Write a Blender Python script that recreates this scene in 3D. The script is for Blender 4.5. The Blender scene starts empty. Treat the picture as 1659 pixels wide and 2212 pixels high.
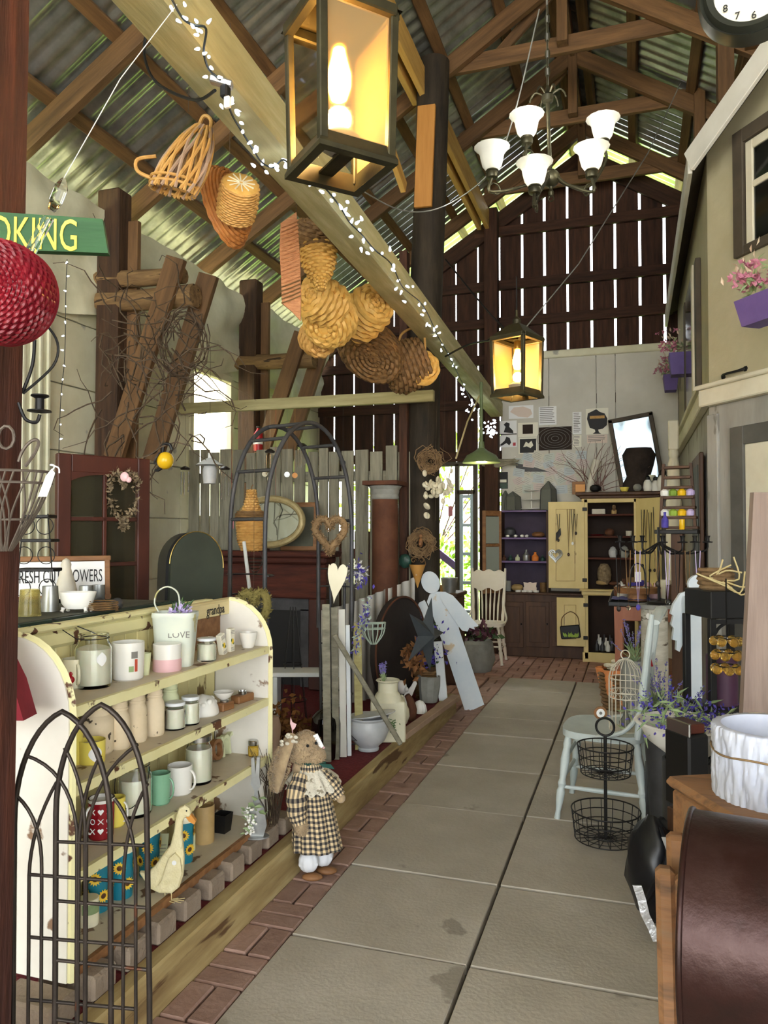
import bpy, bmesh, math, random
from mathutils import Vector, Matrix, Euler, noise
R = random.Random(7)
PI = math.pi
sin, cos = math.sin, math.cos
SC = bpy.context.scene
COL = SC.collection

# ---------------------------------------------------------------- camera, sky, sun, exposure
CAM_H, FPX, CXP, CYP = 1.5, 1660.0, 829.5, 1106.0
YAW, PITCH = math.radians(18.035), math.radians(1.449)
cam = bpy.data.objects.new('camera', bpy.data.cameras.new('camera'))
COL.objects.link(cam)
cam.location = (0, 0, CAM_H)
cam.rotation_euler = (PI / 2 + PITCH, 0, YAW)
cam.data.sensor_fit = 'VERTICAL'
cam.data.sensor_height = 24.0
cam.data.lens = 24.0 * FPX / 2212.0
cam.data.clip_start = 0.02
SC.camera = cam
world = bpy.data.worlds.new('sky')
SC.world = world
world.use_nodes = True
_bg = world.node_tree.nodes['Background']
_bg.inputs['Color'].default_value = (0.93, 0.97, 1.0, 1)
_bg.inputs['Strength'].default_value = 3.4
sun = bpy.data.objects.new('sun', bpy.data.lights.new('sun', 'SUN'))
COL.objects.link(sun)
sun.data.energy = 15.0
sun.data.angle = 0.02
sun.data.color = (1.0, 0.95, 0.85)
sun.rotation_euler = Vector((-0.75, 0.12, -1.0)).to_track_quat('-Z', 'Y').to_euler()
SC.view_settings.view_transform = 'Standard'
SC.view_settings.look = 'None'
SC.view_settings.gamma = 1
SC.view_settings.use_curve_mapping = False
SC.view_settings.exposure = 1.4

# ---------------------------------------------------------------- helpers
_cm = Matrix.Translation(cam.location) @ cam.rotation_euler.to_matrix().to_4x4()
def P(u, v, x=None, y=None, z=None, d=None):
    """world point behind photo pixel (u, v) on the plane X=x, Y=y, Z=z or at camera depth d"""
    r = _cm.to_3x3() @ Vector(((u - CXP) / FPX, -(v - CYP) / FPX, -1))
    if x is not None: t = x / r.x
    elif y is not None: t = y / r.y
    elif z is not None: t = (z - CAM_H) / r.z
    else: t = d
    return Vector((0, 0, CAM_H)) + r * t
def DEP(p):
    return -(_cm.inverted() @ Vector(p)).z
def V(*a): return Vector(a)
def frame(a, b, up=(0, 0, 1)):
    """matrix with local X from a to b, origin at a"""
    a, b = Vector(a), Vector(b)
    X = (b - a).normalized(); U = Vector(up)
    if abs(X.dot(U)) > .98: U = Vector((0, 1, 0))
    Y = U.cross(X).normalized(); Z = X.cross(Y)
    m = Matrix((X, Y, Z)).transposed().to_4x4(); m.translation = a
    return m
def rotT(loc=(0, 0, 0), rot=(0, 0, 0), s=(1, 1, 1)):
    return Matrix.Translation(loc) @ Euler(rot).to_matrix().to_4x4() @ Matrix.Diagonal((*s, 1))

class MB:
    def __init__(s): s.v = []; s.f = []
    def add(s, vs, fs, T=None):
        o = len(s.v)
        s.v += [tuple(T @ Vector(p)) if T else tuple(p) for p in vs]
        s.f += [[i + o for i in f] for f in fs]
        return s
    def box(s, c, d, b=0.0, T=None):
        x, y, z = d[0] / 2, d[1] / 2, d[2] / 2
        b = min(b, x * .9, y * .9, z * .9)
        vs, fs = [], []
        if b <= 0:
            for i in range(8): vs.append((c[0] + (x if i & 1 else -x), c[1] + (y if i & 2 else -y), c[2] + (z if i & 4 else -z)))
            fs = [(0, 2, 3, 1), (4, 5, 7, 6), (0, 1, 5, 4), (2, 6, 7, 3), (0, 4, 6, 2), (1, 3, 7, 5)]
            return s.add(vs, fs, T)
        for i in range(8):
            sx, sy, sz = (1 if i & 1 else -1), (1 if i & 2 else -1), (1 if i & 4 else -1)
            vs += [(c[0] + sx * x, c[1] + sy * (y - b), c[2] + sz * (z - b)), (c[0] + sx * (x - b), c[1] + sy * y, c[2] + sz * (z - b)), (c[0] + sx * (x - b), c[1] + sy * (y - b), c[2] + sz * z)]
        q = lambda ids, k: [i * 3 + k for i in ids]
        fs = [q((0, 4, 6, 2), 0), q((1, 3, 7, 5), 0), q((0, 1, 5, 4), 1), q((2, 6, 7, 3), 1), q((0, 2, 3, 1), 2), q((4, 5, 7, 6), 2)]
        for i in range(8):
            fs.append([i * 3, i * 3 + 1, i * 3 + 2] if (bin(i).count('1') % 2) else [i * 3, i * 3 + 2, i * 3 + 1])
            for ax in range(3):
                j = i | (1 << ax)
                if j != i:
                    k1, k2 = [(1, 2), (0, 2), (0, 1)][ax]
                    f = [i * 3 + k1, j * 3 + k1, j * 3 + k2, i * 3 + k2]
                    fs.append(f)
        return s.add(vs, fs, T)
    def beam(s, a, b, w, h, up=(0, 0, 1), bev=0.0):
        m = frame(a, b, up); L = (Vector(b) - Vector(a)).length
        return s.box((L / 2, 0, 0), (L, w, h), bev, m)
    def tube(s, pts, r, n=7, closed=False, T=None, sm=0, flat=1.0):
        pts = [Vector(p) for p in pts]
        rr = list(r) if isinstance(r, (list, tuple)) else [r] * len(pts)
        if sm:
            q, q2 = [], []
            N = len(pts)
            for i in range(N if closed else N - 1):
                p0 = pts[i - 1] if (i > 0 or closed) else pts[0]; p1 = pts[i]; p2 = pts[(i + 1) % N]; p3 = pts[(i + 2) % N] if (closed or i + 2 < N) else pts[-1]
                for k in range(sm):
                    t = k / sm
                    q.append(.5 * ((2 * p1) + (p2 - p0) * t + (2 * p0 - 5 * p1 + 4 * p2 - p3) * t * t + (3 * p1 - p0 - 3 * p2 + p3) * t ** 3))
                    q2.append(rr[i] * (1 - t) + rr[(i + 1) % N] * t)
            if not closed: q.append(pts[-1]); q2.append(rr[-1])
            pts, rr = q, q2
        N = len(pts); vs = []; fs = []; nrm = None
        for i, p in enumerate(pts):
            if closed: t = pts[(i + 1) % N] - pts[i - 1]
            else: t = pts[min(i + 1, N - 1)] - pts[max(i - 1, 0)]
            if t.length < 1e-9: t = Vector((0, 0, 1))
            t.normalize()
            if nrm is None:
                nrm = t.orthogonal().normalized() if flat == 1.0 else (Vector((0, 0, 1)).cross(t).normalized() if abs(t.z) < .95 else Vector((1, 0, 0)))
            nrm = (nrm - t * nrm.dot(t))
            if nrm.length < 1e-6: nrm = t.orthogonal()
            nrm.normalize(); bn = t.cross(nrm)
            for k in range(n):
                a = 2 * PI * k / n
                vs.append(p + nrm * (rr[i] * cos(a)) + bn * (rr[i] * flat * sin(a)))
        for i in range(N if closed else N - 1):
            j = (i + 1) % N
            for k in range(n):
                fs.append((i * n + k, i * n + (k + 1) % n, j * n + (k + 1) % n, j * n + k))
        if not closed:
            fs.append(tuple(reversed(range(n)))); fs.append(tuple((N - 1) * n + k for k in range(n)))
        return s.add(vs, fs, T)
    def lathe(s, prof, n=24, T=None, fn=None, arc=2 * PI, ph=0):
        """revolve (r, z) profile about Z; fn(r, z, a, i) may change r"""
        vs, fs = [], []; full = arc > 2 * PI - 1e-6; m = n if full else n + 1
        for i, (r, z) in enumerate(prof):
            for k in range(m):
                a = ph + arc * k / n; q = fn(r, z, a, i) if fn else r
                vs.append((q * cos(a), q * sin(a), z))
        for i in range(len(prof) - 1):
            for k in range(n):
                k2 = (k + 1) % m
                fs.append((i * m + k, i * m + k2, (i + 1) * m + k2, (i + 1) * m + k))
        if full:
            if prof[0][0] > 1e-4: fs.append(tuple(reversed(range(m))))
            if prof[-1][0] > 1e-4 and abs(prof[-1][1] - prof[0][1]) + abs(prof[-1][0] - prof[0][0]) > 1e-5: fs.append(tuple((len(prof) - 1) * m + k for k in range(m)))
        return s.add(vs, fs, T)
    def prism(s, poly, t, T=None, bev=0.0):
        """polygon in local XZ extruded along Y from -t/2 to t/2"""
        n = len(poly)
        A = sum(poly[i][0] * poly[(i + 1) % n][1] - poly[(i + 1) % n][0] * poly[i][1] for i in range(n))
        if A < 0: poly = poly[::-1]
        vs = [(x, -t / 2, z) for x, z in poly] + [(x, t / 2, z) for x, z in poly]
        fs = [tuple(range(n)), tuple(reversed(range(n, 2 * n)))] + [(i, i + n, (i + 1) % n + n, (i + 1) % n) for i in range(n)]
        return s.add(vs, fs, T)
    def ball(s, c, r, n=14, m=9, T=None, fn=None):
        if not isinstance(r, (tuple, list)): r = (r, r, r)
        vs, fs = [], []
        for i in range(m + 1):
            th = PI * i / m
            for k in range(n):
                a = 2 * PI * k / n; d = Vector((sin(th) * cos(a), sin(th) * sin(a), cos(th))); q = fn(d) if fn else 1
                vs.append((c[0] + r[0] * d.x * q, c[1] + r[1] * d.y * q, c[2] + r[2] * d.z * q))
        for i in range(m):
            for k in range(n):
                fs.append((i * n + k, (i + 1) * n + k, (i + 1) * n + (k + 1) % n, i * n + (k + 1) % n))
        return s.add(vs, fs, T)
    def quad(s, a, b, c, d): return s.add([a, b, c, d], [(0, 1, 2, 3)])
    def grid(s, fn, nu, nv, cu=False):
        vs = [fn(i / (nu if cu else nu), j / nv) for j in range(nv + 1) for i in range(nu + 1)]
        fs = [(j * (nu + 1) + i, j * (nu + 1) + i + 1, (j + 1) * (nu + 1) + i + 1, (j + 1) * (nu + 1) + i) for j in range(nv) for i in range(nu)]
        return s.add(vs, fs)
    def leaf(s, p, d, L, w, n=None, bend=.25):
        d = Vector(d).normalized(); p = Vector(p)
        sd = d.cross(Vector(n) if n else Vector((R.uniform(-1, 1), R.uniform(-1, 1), R.uniform(-1, 1))))
        if sd.length < 1e-4: sd = d.orthogonal()
        sd.normalize(); u = sd.cross(d)
        return s.add([p, p + d * L * .45 + sd * w / 2 + u * bend * L * .3, p + d * L - u * bend * L * .2, p + d * L * .45 - sd * w / 2 + u * bend * L * .3], [(0, 1, 2), (0, 2, 3)])

def emat(o): return o.matrix_basis if o else Matrix()
def root(o):
    m = Matrix()
    while o is not None: m = o.matrix_basis @ m; o = o.parent
    return m
def build(name, mb, mat, parent=None, world=False, smooth=30, loc=None, rot=None, mats=None):
    """mesh object; with world=True the builder holds world coordinates"""
    me = bpy.data.meshes.new(name)
    v = mb.v
    o = bpy.data.objects.new(name, me)
    if parent is not None:
        o.parent = parent
        if world:
            inv = root(parent).inverted(); v = [tuple(inv @ Vector(p)) for p in v]
    elif loc is None:
        xs, ys, zs = zip(*v)
        c = Vector(((min(xs) + max(xs)) / 2, (min(ys) + max(ys)) / 2, min(zs)))
        v = [(p[0] - c.x, p[1] - c.y, p[2] - c.z) for p in v]
        o.location = c
    if loc is not None: o.location = loc
    if rot is not None: o.rotation_euler = rot
    me.from_pydata(v, [], mb.f)
    me.validate()
    bm = bmesh.new(); bm.from_mesh(me); bmesh.ops.recalc_face_normals(bm, faces=bm.faces); bm.to_mesh(me); bm.free()
    if smooth:
        me.shade_smooth(); me.set_sharp_from_angle(angle=math.radians(smooth))
    me.materials.append(MAT[mat] if isinstance(mat, str) else mat)
    COL.objects.link(o)
    return o
def bar(name, a, b, w, h, mat, parent=None, up=(0, 0, 1), bev=.004):
    """a length of timber as its own object, local X along its grain"""
    m = frame(a, b, up); L = (Vector(b) - Vector(a)).length
    me = bpy.data.meshes.new(name)
    q = MB().box((L / 2, 0, 0), (L, w, h), bev)
    me.from_pydata(q.v, [], q.f); me.materials.append(MAT[mat])
    o = bpy.data.objects.new(name, me)
    if parent is not None:
        o.parent = parent; m = root(parent).inverted() @ m
    o.matrix_basis = m
    COL.objects.link(o)
    return o
def tag(o, label, cat, group=None, kind=None):
    if label: o['label'] = label
    if cat: o['category'] = cat
    if group: o['group'] = group
    if kind: o['kind'] = kind
    return o
def thing(name, label, cat, loc=(0, 0, 0), rot=(0, 0, 0), group=None):
    o = bpy.data.objects.new(name, None); COL.objects.link(o)
    o.location = loc; o.rotation_euler = rot; o.empty_display_size = .05
    return tag(o, label, cat, group)
def struct(name, label, loc=(0, 0, 0), mb=None, mat=None):
    o = build(name, mb, mat, loc=(0, 0, 0)) if mb else thing(name, None, None, loc)
    o['label'] = label; o['kind'] = 'structure'
    return o
def one(name, mb, mat, label, cat, group=None, smooth=30, loc=None, rot=None):
    return tag(build(name, mb, mat, smooth=smooth, loc=loc, rot=rot), label, cat, group)
def copy_tree(o, parent=None):
    c = o.copy(); COL.objects.link(c)
    if parent is not None: c.parent = parent
    for ch in o.children: copy_tree(ch, c)
    return c
def text(name, s, size, mat, parent, loc, rot, ext=.0008, align='CENTER', sx=1.0, world=True):
    cu = bpy.data.curves.new(name, 'FONT'); cu.body = s; cu.size = size; cu.extrude = ext; cu.align_x = align; cu.align_y = 'CENTER'; cu.resolution_u = 3
    t = bpy.data.objects.new(name, cu); COL.objects.link(t)
    dg = bpy.context.evaluated_depsgraph_get(); me = bpy.data.meshes.new_from_object(t.evaluated_get(dg))
    bpy.data.objects.remove(t); bpy.data.curves.remove(cu)
    o = bpy.data.objects.new(name, me); me.materials.clear(); me.materials.append(MAT[mat]); COL.objects.link(o)
    m = rotT(loc, rot, (sx, 1, 1))
    if parent is not None:
        o.parent = parent
        if world: m = root(parent).inverted() @ m
    o.matrix_basis = m
    return o

# ---------------------------------------------------------------- materials
MAT = {}
def L2(c):
    """sRGB 0-255 to linear"""
    return tuple((x / 255 / 12.92 if x / 255 <= .04045 else ((x / 255 + .055) / 1.055) ** 2.4) for x in c) + (1,)
def mat(name, c1, c2=None, rough=.6, metal=0.0, scale=6.0, st=(1, 1, 1), bump=0.0, bs=None, c3=None, chip=None, var=.0, trans=0.0, ior=1.45, emis=None, es=0.0, spec=.5, detail=4, alpha=1.0, sss=0, sheen=0):
    """c1/c2/c3: sRGB colours blended by stretched noise; chip = (colour, threshold, scale) worn patches"""
    m = bpy.data.materials.new(name); m.use_nodes = True; MAT[name] = m
    nt = m.node_tree; N = nt.nodes; Lk = nt.links.new; b = N['Principled BSDF']
    b.inputs['Roughness'].default_value = rough; b.inputs['Metallic'].default_value = metal; b.inputs['IOR'].default_value = ior
    b.inputs['Transmission Weight'].default_value = trans; b.inputs['Specular IOR Level'].default_value = spec; b.inputs['Alpha'].default_value = alpha
    if sheen: b.inputs['Sheen Weight'].default_value = sheen
    if sss: b.inputs['Subsurface Weight'].default_value = sss
    if emis: b.inputs['Emission Color'].default_value = L2(emis); b.inputs['Emission Strength'].default_value = es
    b.inputs['Base Color'].default_value = L2(c1)
    if c2 is None and not bump and not chip: return m
    tc = N.new('ShaderNodeTexCoord'); oi = N.new('ShaderNodeObjectInfo'); mp = N.new('ShaderNodeMapping')
    off = N.new('ShaderNodeVectorMath'); off.operation = 'SCALE'; off.inputs[0].default_value = (37, 51, 23); Lk(oi.outputs['Random'], off.inputs['Scale'])
    ad = N.new('ShaderNodeVectorMath'); Lk(tc.outputs['Object'], ad.inputs[0]); Lk(off.outputs[0], ad.inputs[1])
    mp.inputs['Scale'].default_value = st; Lk(ad.outputs[0], mp.inputs['Vector'])
    nz = N.new('ShaderNodeTexNoise'); nz.inputs['Scale'].default_value = scale; nz.inputs['Detail'].default_value = detail; nz.inputs['Roughness'].default_value = .62
    Lk(mp.outputs[0], nz.inputs['Vector'])
    out = None
    if c2 is not None:
        rp = N.new('ShaderNodeValToRGB'); rp.color_ramp.elements[0].position = .3; rp.color_ramp.elements[1].position = .7
        rp.color_ramp.elements[0].color = L2(c1); rp.color_ramp.elements[1].color = L2(c2)
        if c3: e = rp.color_ramp.elements.new(.5); e.color = L2(c3)
        Lk(nz.outputs['Fac'], rp.inputs['Fac']); out = rp.outputs['Color']
    if var:
        hs = N.new('ShaderNodeHueSaturation'); mr = N.new('ShaderNodeMapRange'); Lk(oi.outputs['Random'], mr.inputs[0])
        mr.inputs[3].default_value = 1 - var; mr.inputs[4].default_value = 1 + var; Lk(mr.outputs[0], hs.inputs['Value'])
        if out: Lk(out, hs.inputs['Color'])
        else: hs.inputs['Color'].default_value = L2(c1)
        out = hs.outputs['Color']
    if chip:
        n2 = N.new('ShaderNodeTexNoise'); n2.inputs['Scale'].default_value = chip[2]; n2.inputs['Detail'].default_value = 5; Lk(mp.outputs[0], n2.inputs['Vector'])
        r2 = N.new('ShaderNodeValToRGB'); r2.color_ramp.elements[0].position = chip[1]; r2.color_ramp.elements[1].position = chip[1] + .025
        Lk(n2.outputs['Fac'], r2.inputs['Fac'])
        mx = N.new('ShaderNodeMix'); mx.data_type = 'RGBA'; Lk(r2.outputs['Color'], mx.inputs['Factor'])
        if out: Lk(out, mx.inputs['A'])
        else: mx.inputs['A'].default_value = L2(c1)
        mx.inputs['B'].default_value = L2(chip[0]); out = mx.outputs['Result']
    if out: Lk(out, b.inputs['Base Color'])
    if bump:
        bp = N.new('ShaderNodeBump'); bp.inputs['Strength'].default_value = bump; bp.inputs['Distance'].default_value = .02
        if bs:
            n3 = N.new('ShaderNodeTexNoise'); n3.inputs['Scale'].default_value = bs; n3.inputs['Detail'].default_value = 3; Lk(mp.outputs[0], n3.inputs['Vector']); Lk(n3.outputs['Fac'], bp.inputs['Height'])
        else: Lk(nz.outputs['Fac'], bp.inputs['Height'])
        Lk(bp.outputs[0], b.inputs['Normal'])
    return m
G = (.9, 9, 9)     # grain along local X
mat('barn', (38, 22, 15), (74, 45, 30), .85, scale=3, st=G, bump=.4, var=.25)
mat('barn_red', (52, 20, 14), (88, 40, 24), .8, scale=3, st=G, bump=.5, var=.1)
mat('rafter', (84, 60, 36), (122, 90, 56), .75, scale=2.5, st=G, bump=.25, var=.2)
mat('pine', (186, 142, 68), (214, 176, 100), .65, scale=2.5, st=G, bump=.15, var=.1)
mat('pine_green', (150, 140, 92), (186, 178, 124), .7, scale=2.5, st=G, bump=.2, c3=(168, 158, 104), var=.06)
mat('orange_board', (166, 112, 48), (188, 134, 66), .6, scale=2, st=G, bump=.1)
mat('tar_post', (26, 20, 14), (58, 48, 34), .8, scale=4, st=(3, 3, .6), bump=.6)
mat('grey_plank', (108, 104, 88), (150, 146, 126), .85, scale=3, st=G, bump=.4, var=.16)
mat('treated', (128, 104, 66), (188, 170, 122), .8, scale=2.2, st=(.7, 5, 5), bump=.3, c3=(160, 138, 92), chip=((92, 66, 38), .6, 1.6))
mat('roof_metal', (150, 154, 150), (210, 214, 210), .3, .85, scale=5, st=(1, 1, 1), bump=.05, var=.16)
mat('wall_white', (208, 202, 170), (228, 224, 196), .75, scale=3, bump=.12, chip=((168, 164, 148), .68, 2.5))
mat('tarp', (210, 208, 176), (232, 230, 202), .45, scale=4, bump=.5, bs=5)
mat('plaster', (196, 192, 178), (214, 210, 198), .85, scale=2, bump=.15)
mat('house_cream', (168, 160, 130), (184, 177, 148), .8, scale=2, bump=.15, bs=20)
mat('house_grey', (136, 133, 126), (164, 161, 153), .85, scale=3, st=(2, 2, .5), bump=.2, chip=((120, 116, 108), .66, 4))
mat('house_trim', (204, 196, 172), (218, 212, 190), .7, scale=4, bump=.1)
mat('fascia', (196, 194, 182), (214, 212, 202), .6, scale=3, bump=.1, chip=((150, 96, 50), .72, 2))
mat('dark_trim', (66, 58, 48), (86, 76, 62), .7, scale=4, bump=.2)
mat('grey_trim', (74, 72, 68), (92, 90, 84), .7, scale=4, bump=.2)
mat('slab', (162, 154, 139), (184, 176, 161), .8, scale=2.2, c3=(172, 164, 149), bump=.12, bs=60, var=.05, chip=((146, 138, 124), .68, 3))
mat('brick', (142, 112, 98), (166, 136, 122), .85, scale=7, bump=.2, bs=50, var=.1)
mat('brick_back', (150, 112, 98), (176, 138, 122), .8, scale=6, bump=.15, bs=50, var=.07)
mat('grout', (60, 54, 48), (88, 80, 70), .95, scale=20, bump=.3)
mat('carpet_red', (96, 30, 36), (122, 44, 48), .95, scale=60, bump=.5)
mat('block', (128, 112, 96), (152, 136, 118), .9, scale=8, bump=.3, bs=70, var=.1)
# ================================================================= the barn itself
RX, RZ, RT = -.55, 6.42, .63            # ridge and pitch of the metal roof
def roofz(x): return RZ - RT * abs(x - RX)
SLA = math.atan(RT)
# --- floor
floor = struct('floor', 'aisle of square grey concrete slabs with red brick borders', mb=MB().box((0, 1.6, -.06), (9.4, 16.6, .08)), mat='grout')
JY = [-.5, .12, .74, 1.36, 1.99, 2.62, 3.245, 4.06, 4.79, 5.6, 6.13, 6.68, 7.25, 7.84]
for cx0, cx1 in ((-1.215, -.556), (-.548, .11), (.118, .77), (.778, 1.43), (1.44, 2.1)):
    for a, b in zip(JY, JY[1:]):
        q = MB().box((0, 0, 0), (cx1 - cx0 - .006, b - a - .014, .045), .003)
        build('slab', q, 'slab', floor, smooth=0, loc=((cx0 + cx1) / 2, (a + b) / 2, -.003 + R.uniform(-.003, .002)), rot=(R.uniform(-.003, .003), R.uniform(-.003, .003), 0))
def brick_mesh(lx, ly):
    me = bpy.data.meshes.new('brick'); q = MB().box((0, 0, 0), (lx, ly, .04), .006); me.from_pydata(q.v, [], q.f); return me
def brickset(meL, meC, m, x, y, cross, parent=floor, z=.018):
    o = bpy.data.objects.new('brick', meC if cross else meL); COL.objects.link(o); o.parent = parent
    o.location = (x, y, z + R.uniform(-.002, .002)); o.rotation_euler = (R.uniform(-.006, .006), R.uniform(-.006, .006), 0)
bL, bC = brick_mesh(.088, .186), brick_mesh(.186, .088)
cL, cC = brick_mesh(.092, .19), brick_mesh(.19, .092)
for me in (bL, bC): me.materials.append(MAT['brick'])
for me in (cL, cC): me.materials.append(MAT['brick_back'])
y, k = .9, 0
while y < 7.8:                                       # border strip beside the timber
    if k % 2: [brickset(bL, bC, 0, -1.31, y + .048 + .096 * j, True, z=-.002) for j in (0, 1)]
    else: [brickset(bL, bC, 0, -1.358 + .096 * j, y + .096, False, z=-.002) for j in (0, 1)]
    y += .194; k += 1
for i in range(-7, 9):                                # basket-weave floor at the far end
    for j in range(9):
        x0, y0 = -.9 + i * .2, 7.86 + j * .2
        if -2.35 < x0 < .6:
            for q in (0, 1):
                if (i + j) % 2: brickset(cL, cC, 0, x0 + .1, y0 + .05 + .1 * q, True, z=-.003)
                else: brickset(cL, cC, 0, x0 + .05 + .1 * q, y0 + .1, False, z=-.003)
for i in range(3):
    for j in range(8):
        x0, y0 = -1.62 - i * .2, 6.25 + j * .2
        for q in (0, 1):
            if (i + j) % 2: brickset(cL, cC, 0, x0 + .1, y0 + .05 + .1 * q, True, z=-.003)
            else: brickset(cL, cC, 0, x0 + .05 + .1 * q, y0 + .1, False, z=-.003)
# --- roof
roof = struct('ceiling', 'pitched corrugated metal barn roof on wooden rafters', (RX, 3, RZ))
Y0, Y1, EL, ER = -6.36, 10.15, -4.6, 4.0
pw = .134
def sheet(xe, sgn, y0, w):
    n = int(round(w / pw)) * 6; q = MB(); vs = []
    for k in range(n + 1):
        yy = y0 + w * k / n; ph = (k % 6) / 6; h = (0, .004, .024, .03, .024, .004)[k % 6]
        vs += [(xe, yy, roofz(xe) + h), (RX + sgn * .0, yy, RZ + h)]
    q.add(vs, [(2 * k, 2 * k + 1, 2 * k + 3, 2 * k + 2) for k in range(n)])
    build('roof_sheet', q, 'roof_metal', roof, world=True, smooth=60)
y = Y0
while y < Y1 - .01:
    w = .67; sheet(EL, -1, y, w); sheet(ER, 1, y, w); y += w
RAF = [-5.4, -4.2, -3.0, -1.8, -.6, .6, 1.8, 3.0, 4.17, 5.33, 6.61, 7.8, 9.26]
for yy in RAF:
    for xe in (EL + .15, ER - .15):
        o = .15
        bar('rafter', (xe, yy, roofz(xe) - o), (RX, yy, RZ - o), .07, .15, 'rafter', roof, up=(0, 1, 0) if 0 else (0, 0, 1), bev=.005)
for xx in (-4.25, -3.7, -3.18, -2.65, -2.1, -1.6, -1.08, -.68, -.42, .02, .55, 1.08, 1.6, 2.2, 2.8, 3.4):
    bar('purlin', (xx, Y0 + .02, roofz(xx) - .035), (xx, Y1 - .1, roofz(xx) - .035), .095, .05, 'rafter', roof, up=(sin(SLA) * (1 if xx > RX else -1), 0, cos(SLA)))
bar('ridge_board', (RX, Y0, RZ - .1), (RX, Y1 - .05, RZ - .1), .04, .18, 'rafter', roof)
for yy in (1.8, 4.17, 6.61, 7.8, 9.2):               # upper trusses
    e = .12
    bar('collar_tie', (-1.72, yy + .07, 5.68), (.85, yy + .07, 5.70), .05, .15, 'rafter', roof)
    bar('king_post', (RX, yy + .0, 5.66), (RX, yy + .0, RZ - .05), .09, .11, 'rafter', roof, up=(0, 1, 0))
    bar('truss_web', (-1.15, yy + .12, 5.72), (RX - .1, yy + .12, 6.2), .04, .09, 'rafter', roof) if yy > 5 else None
for a, b in ((-2.5, 6.42), (6.55, 9.35)):            # doubled plate carried by the posts
    bar('wall_plate', (-1.80, a, 5.36), (-1.80, b, 5.36), .05, .24, 'pine', roof)
    bar('wall_plate', (-1.70, a, 5.36), (-1.70, b, 5.36), .05, .24, 'pine', roof)
bar('brace', (-1.86, 4.2, 5.3), (-1.84, 6.2, 4.42), .045, .11, 'pine', roof)
bar('wall_plate', (.9, -2.5, 5.4), (.9, 9.35, 5.4), .08, .2, 'rafter', roof)
bar('stud', (.62, 7.8, 4.2), (.62, 7.8, 5.75), .1, .14, 'rafter', roof, up=(0, 1, 0))
bar('stud', (.72, 6.61, 4.3), (.72, 6.61, 5.75), .12, .16, 'rafter', roof, up=(0, 1, 0))
bar('stud', (1.1, 6.4, 4.2), (1.1, 6.4, 5.9), .12, .2, 'pine', roof, up=(0, 1, 0))
# --- back wall of upright boards with daylight gaps
wb = struct('wall_back', 'dark upright barn boards with bright daylight gaps', (-1.5, 9.6, 0))
YB = 9.62
gi = 0
bx = -1.314 - .28 * 12
while bx < 3.4:
    g = (.032, .024, .034, .03, .022)[gi % 5] if bx > -1.5 else (.022, .012, .026, .02)[gi % 4]
    x0, x1 = bx + g / 2, bx + .28 - g / 2
    top = roofz((x0 + x1) / 2) - .36
    z0 = 0.0
    if x1 > -2.55 and x0 < -1.9: z0 = 2.37
    if -4.3 < x0 < -2.5:
        bar('board', ((x0 + x1) / 2, YB, 0), ((x0 + x1) / 2, YB, 1.5), x1 - x0, .022, 'barn', wb, up=(0, 1, 0), bev=.002); z0 = 2.2
    if x1 > -4.7: bar('board', ((x0 + x1) / 2, YB + R.uniform(-.006, .006), z0), ((x0 + x1) / 2, YB, top), x1 - x0, .022, 'barn', wb, up=(0, 1, 0), bev=.002)
    bx += .28; gi += 1
for z in (5.27, 4.59, 4.12, 3.66, 3.1, 2.45):
    hw = (RZ - .3 - z) / RT
    bar('girt', (max(-4.4, RX - hw), YB - .05, z), (min(2.5, RX + hw), YB - .05, z), .06, .12, 'barn', wb)
for s, xe in ((-1, -4.4), (1, 2.8)):
    bar('gable_rafter', (xe, YB - .05, roofz(xe) - .36), (RX, YB - .05, RZ - .36), .05, .2, 'barn', wb)
bar('corner_post', (-1.66, 9.42, 0), (-1.66, 9.42, 5.5), .16, .16, 'barn', wb, up=(0, 1, 0))
# plastered poster wall in front of it
tr = struct('wall_poster', 'pale plastered wall panels covered with posters and notes', (-.5, 9.52, 0))
build('backing', MB().box((-.53, 9.56, 1.82), (2.06, .02, 3.64)), 'plaster', tr, world=True, smooth=0)  # hidden plate added to block daylight leaking through the panel seams
xs = [-1.56, -.98, -.42, -.2, .5]
for a, b in zip(xs, xs[1:]):
    build('wall_panel', MB().box(((a + b) / 2, 9.53, 1.82), (b - a - .006, .03, 3.64), .003), 'plaster', tr, world=True, smooth=0)
build('cornice', MB().box((-.53, 9.51, 3.66), (2.06, .06, .09), .01), 'wall_white', tr, world=True, smooth=0)
# --- left wall: painted boards, draped sheeting, a window opening
wl = struct('wall_left', 'whitewashed board wall with draped sheeting along the eaves', (-4.05, 4, 0))
XL = -4.06
WY0, WY1, WZ0, WZ1 = 6.42, 7.2, 1.62, 3.1
zz = 0.0
rows = [0, .54, 1.08, WZ0, 2.1, 2.6, WZ1, 3.6]
for z0, z1 in zip(rows, rows[1:]):
    yy = -6.4
    while yy < 9.6:
        ln = R.choice((.9, 1.15, 1.4)); y1 = min(9.6, yy + ln)
        segs = [(yy, y1)]
        if z0 >= WZ0 - .01 and z1 <= WZ1 + .01: segs = [(a, b) for a, b in ((yy, min(y1, WY0)), (max(yy, WY1), y1)) if b - a > .02]
        for a, b in segs:
            t = .022 + R.uniform(0, .012)
            build('board', MB().box((XL - .01 + t / 2, (a + b) / 2, (z0 + z1) / 2), (t, b - a - .008, z1 - z0 - .008), .004), 'wall_white', wl, world=True, smooth=0)
        yy = y1
build('backing', MB().box((XL - .04, .02, 1.8), (.03, 12.78, 3.6)).box((XL - .04, 8.4, 1.8), (.03, 2.38, 3.6)).box((XL - .04, 6.81, .8), (.03, .8, 1.6)).box((XL - .04, 6.81, 3.36), (.03, .8, .5)), 'wall_white', wl, world=True, smooth=0)
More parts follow.
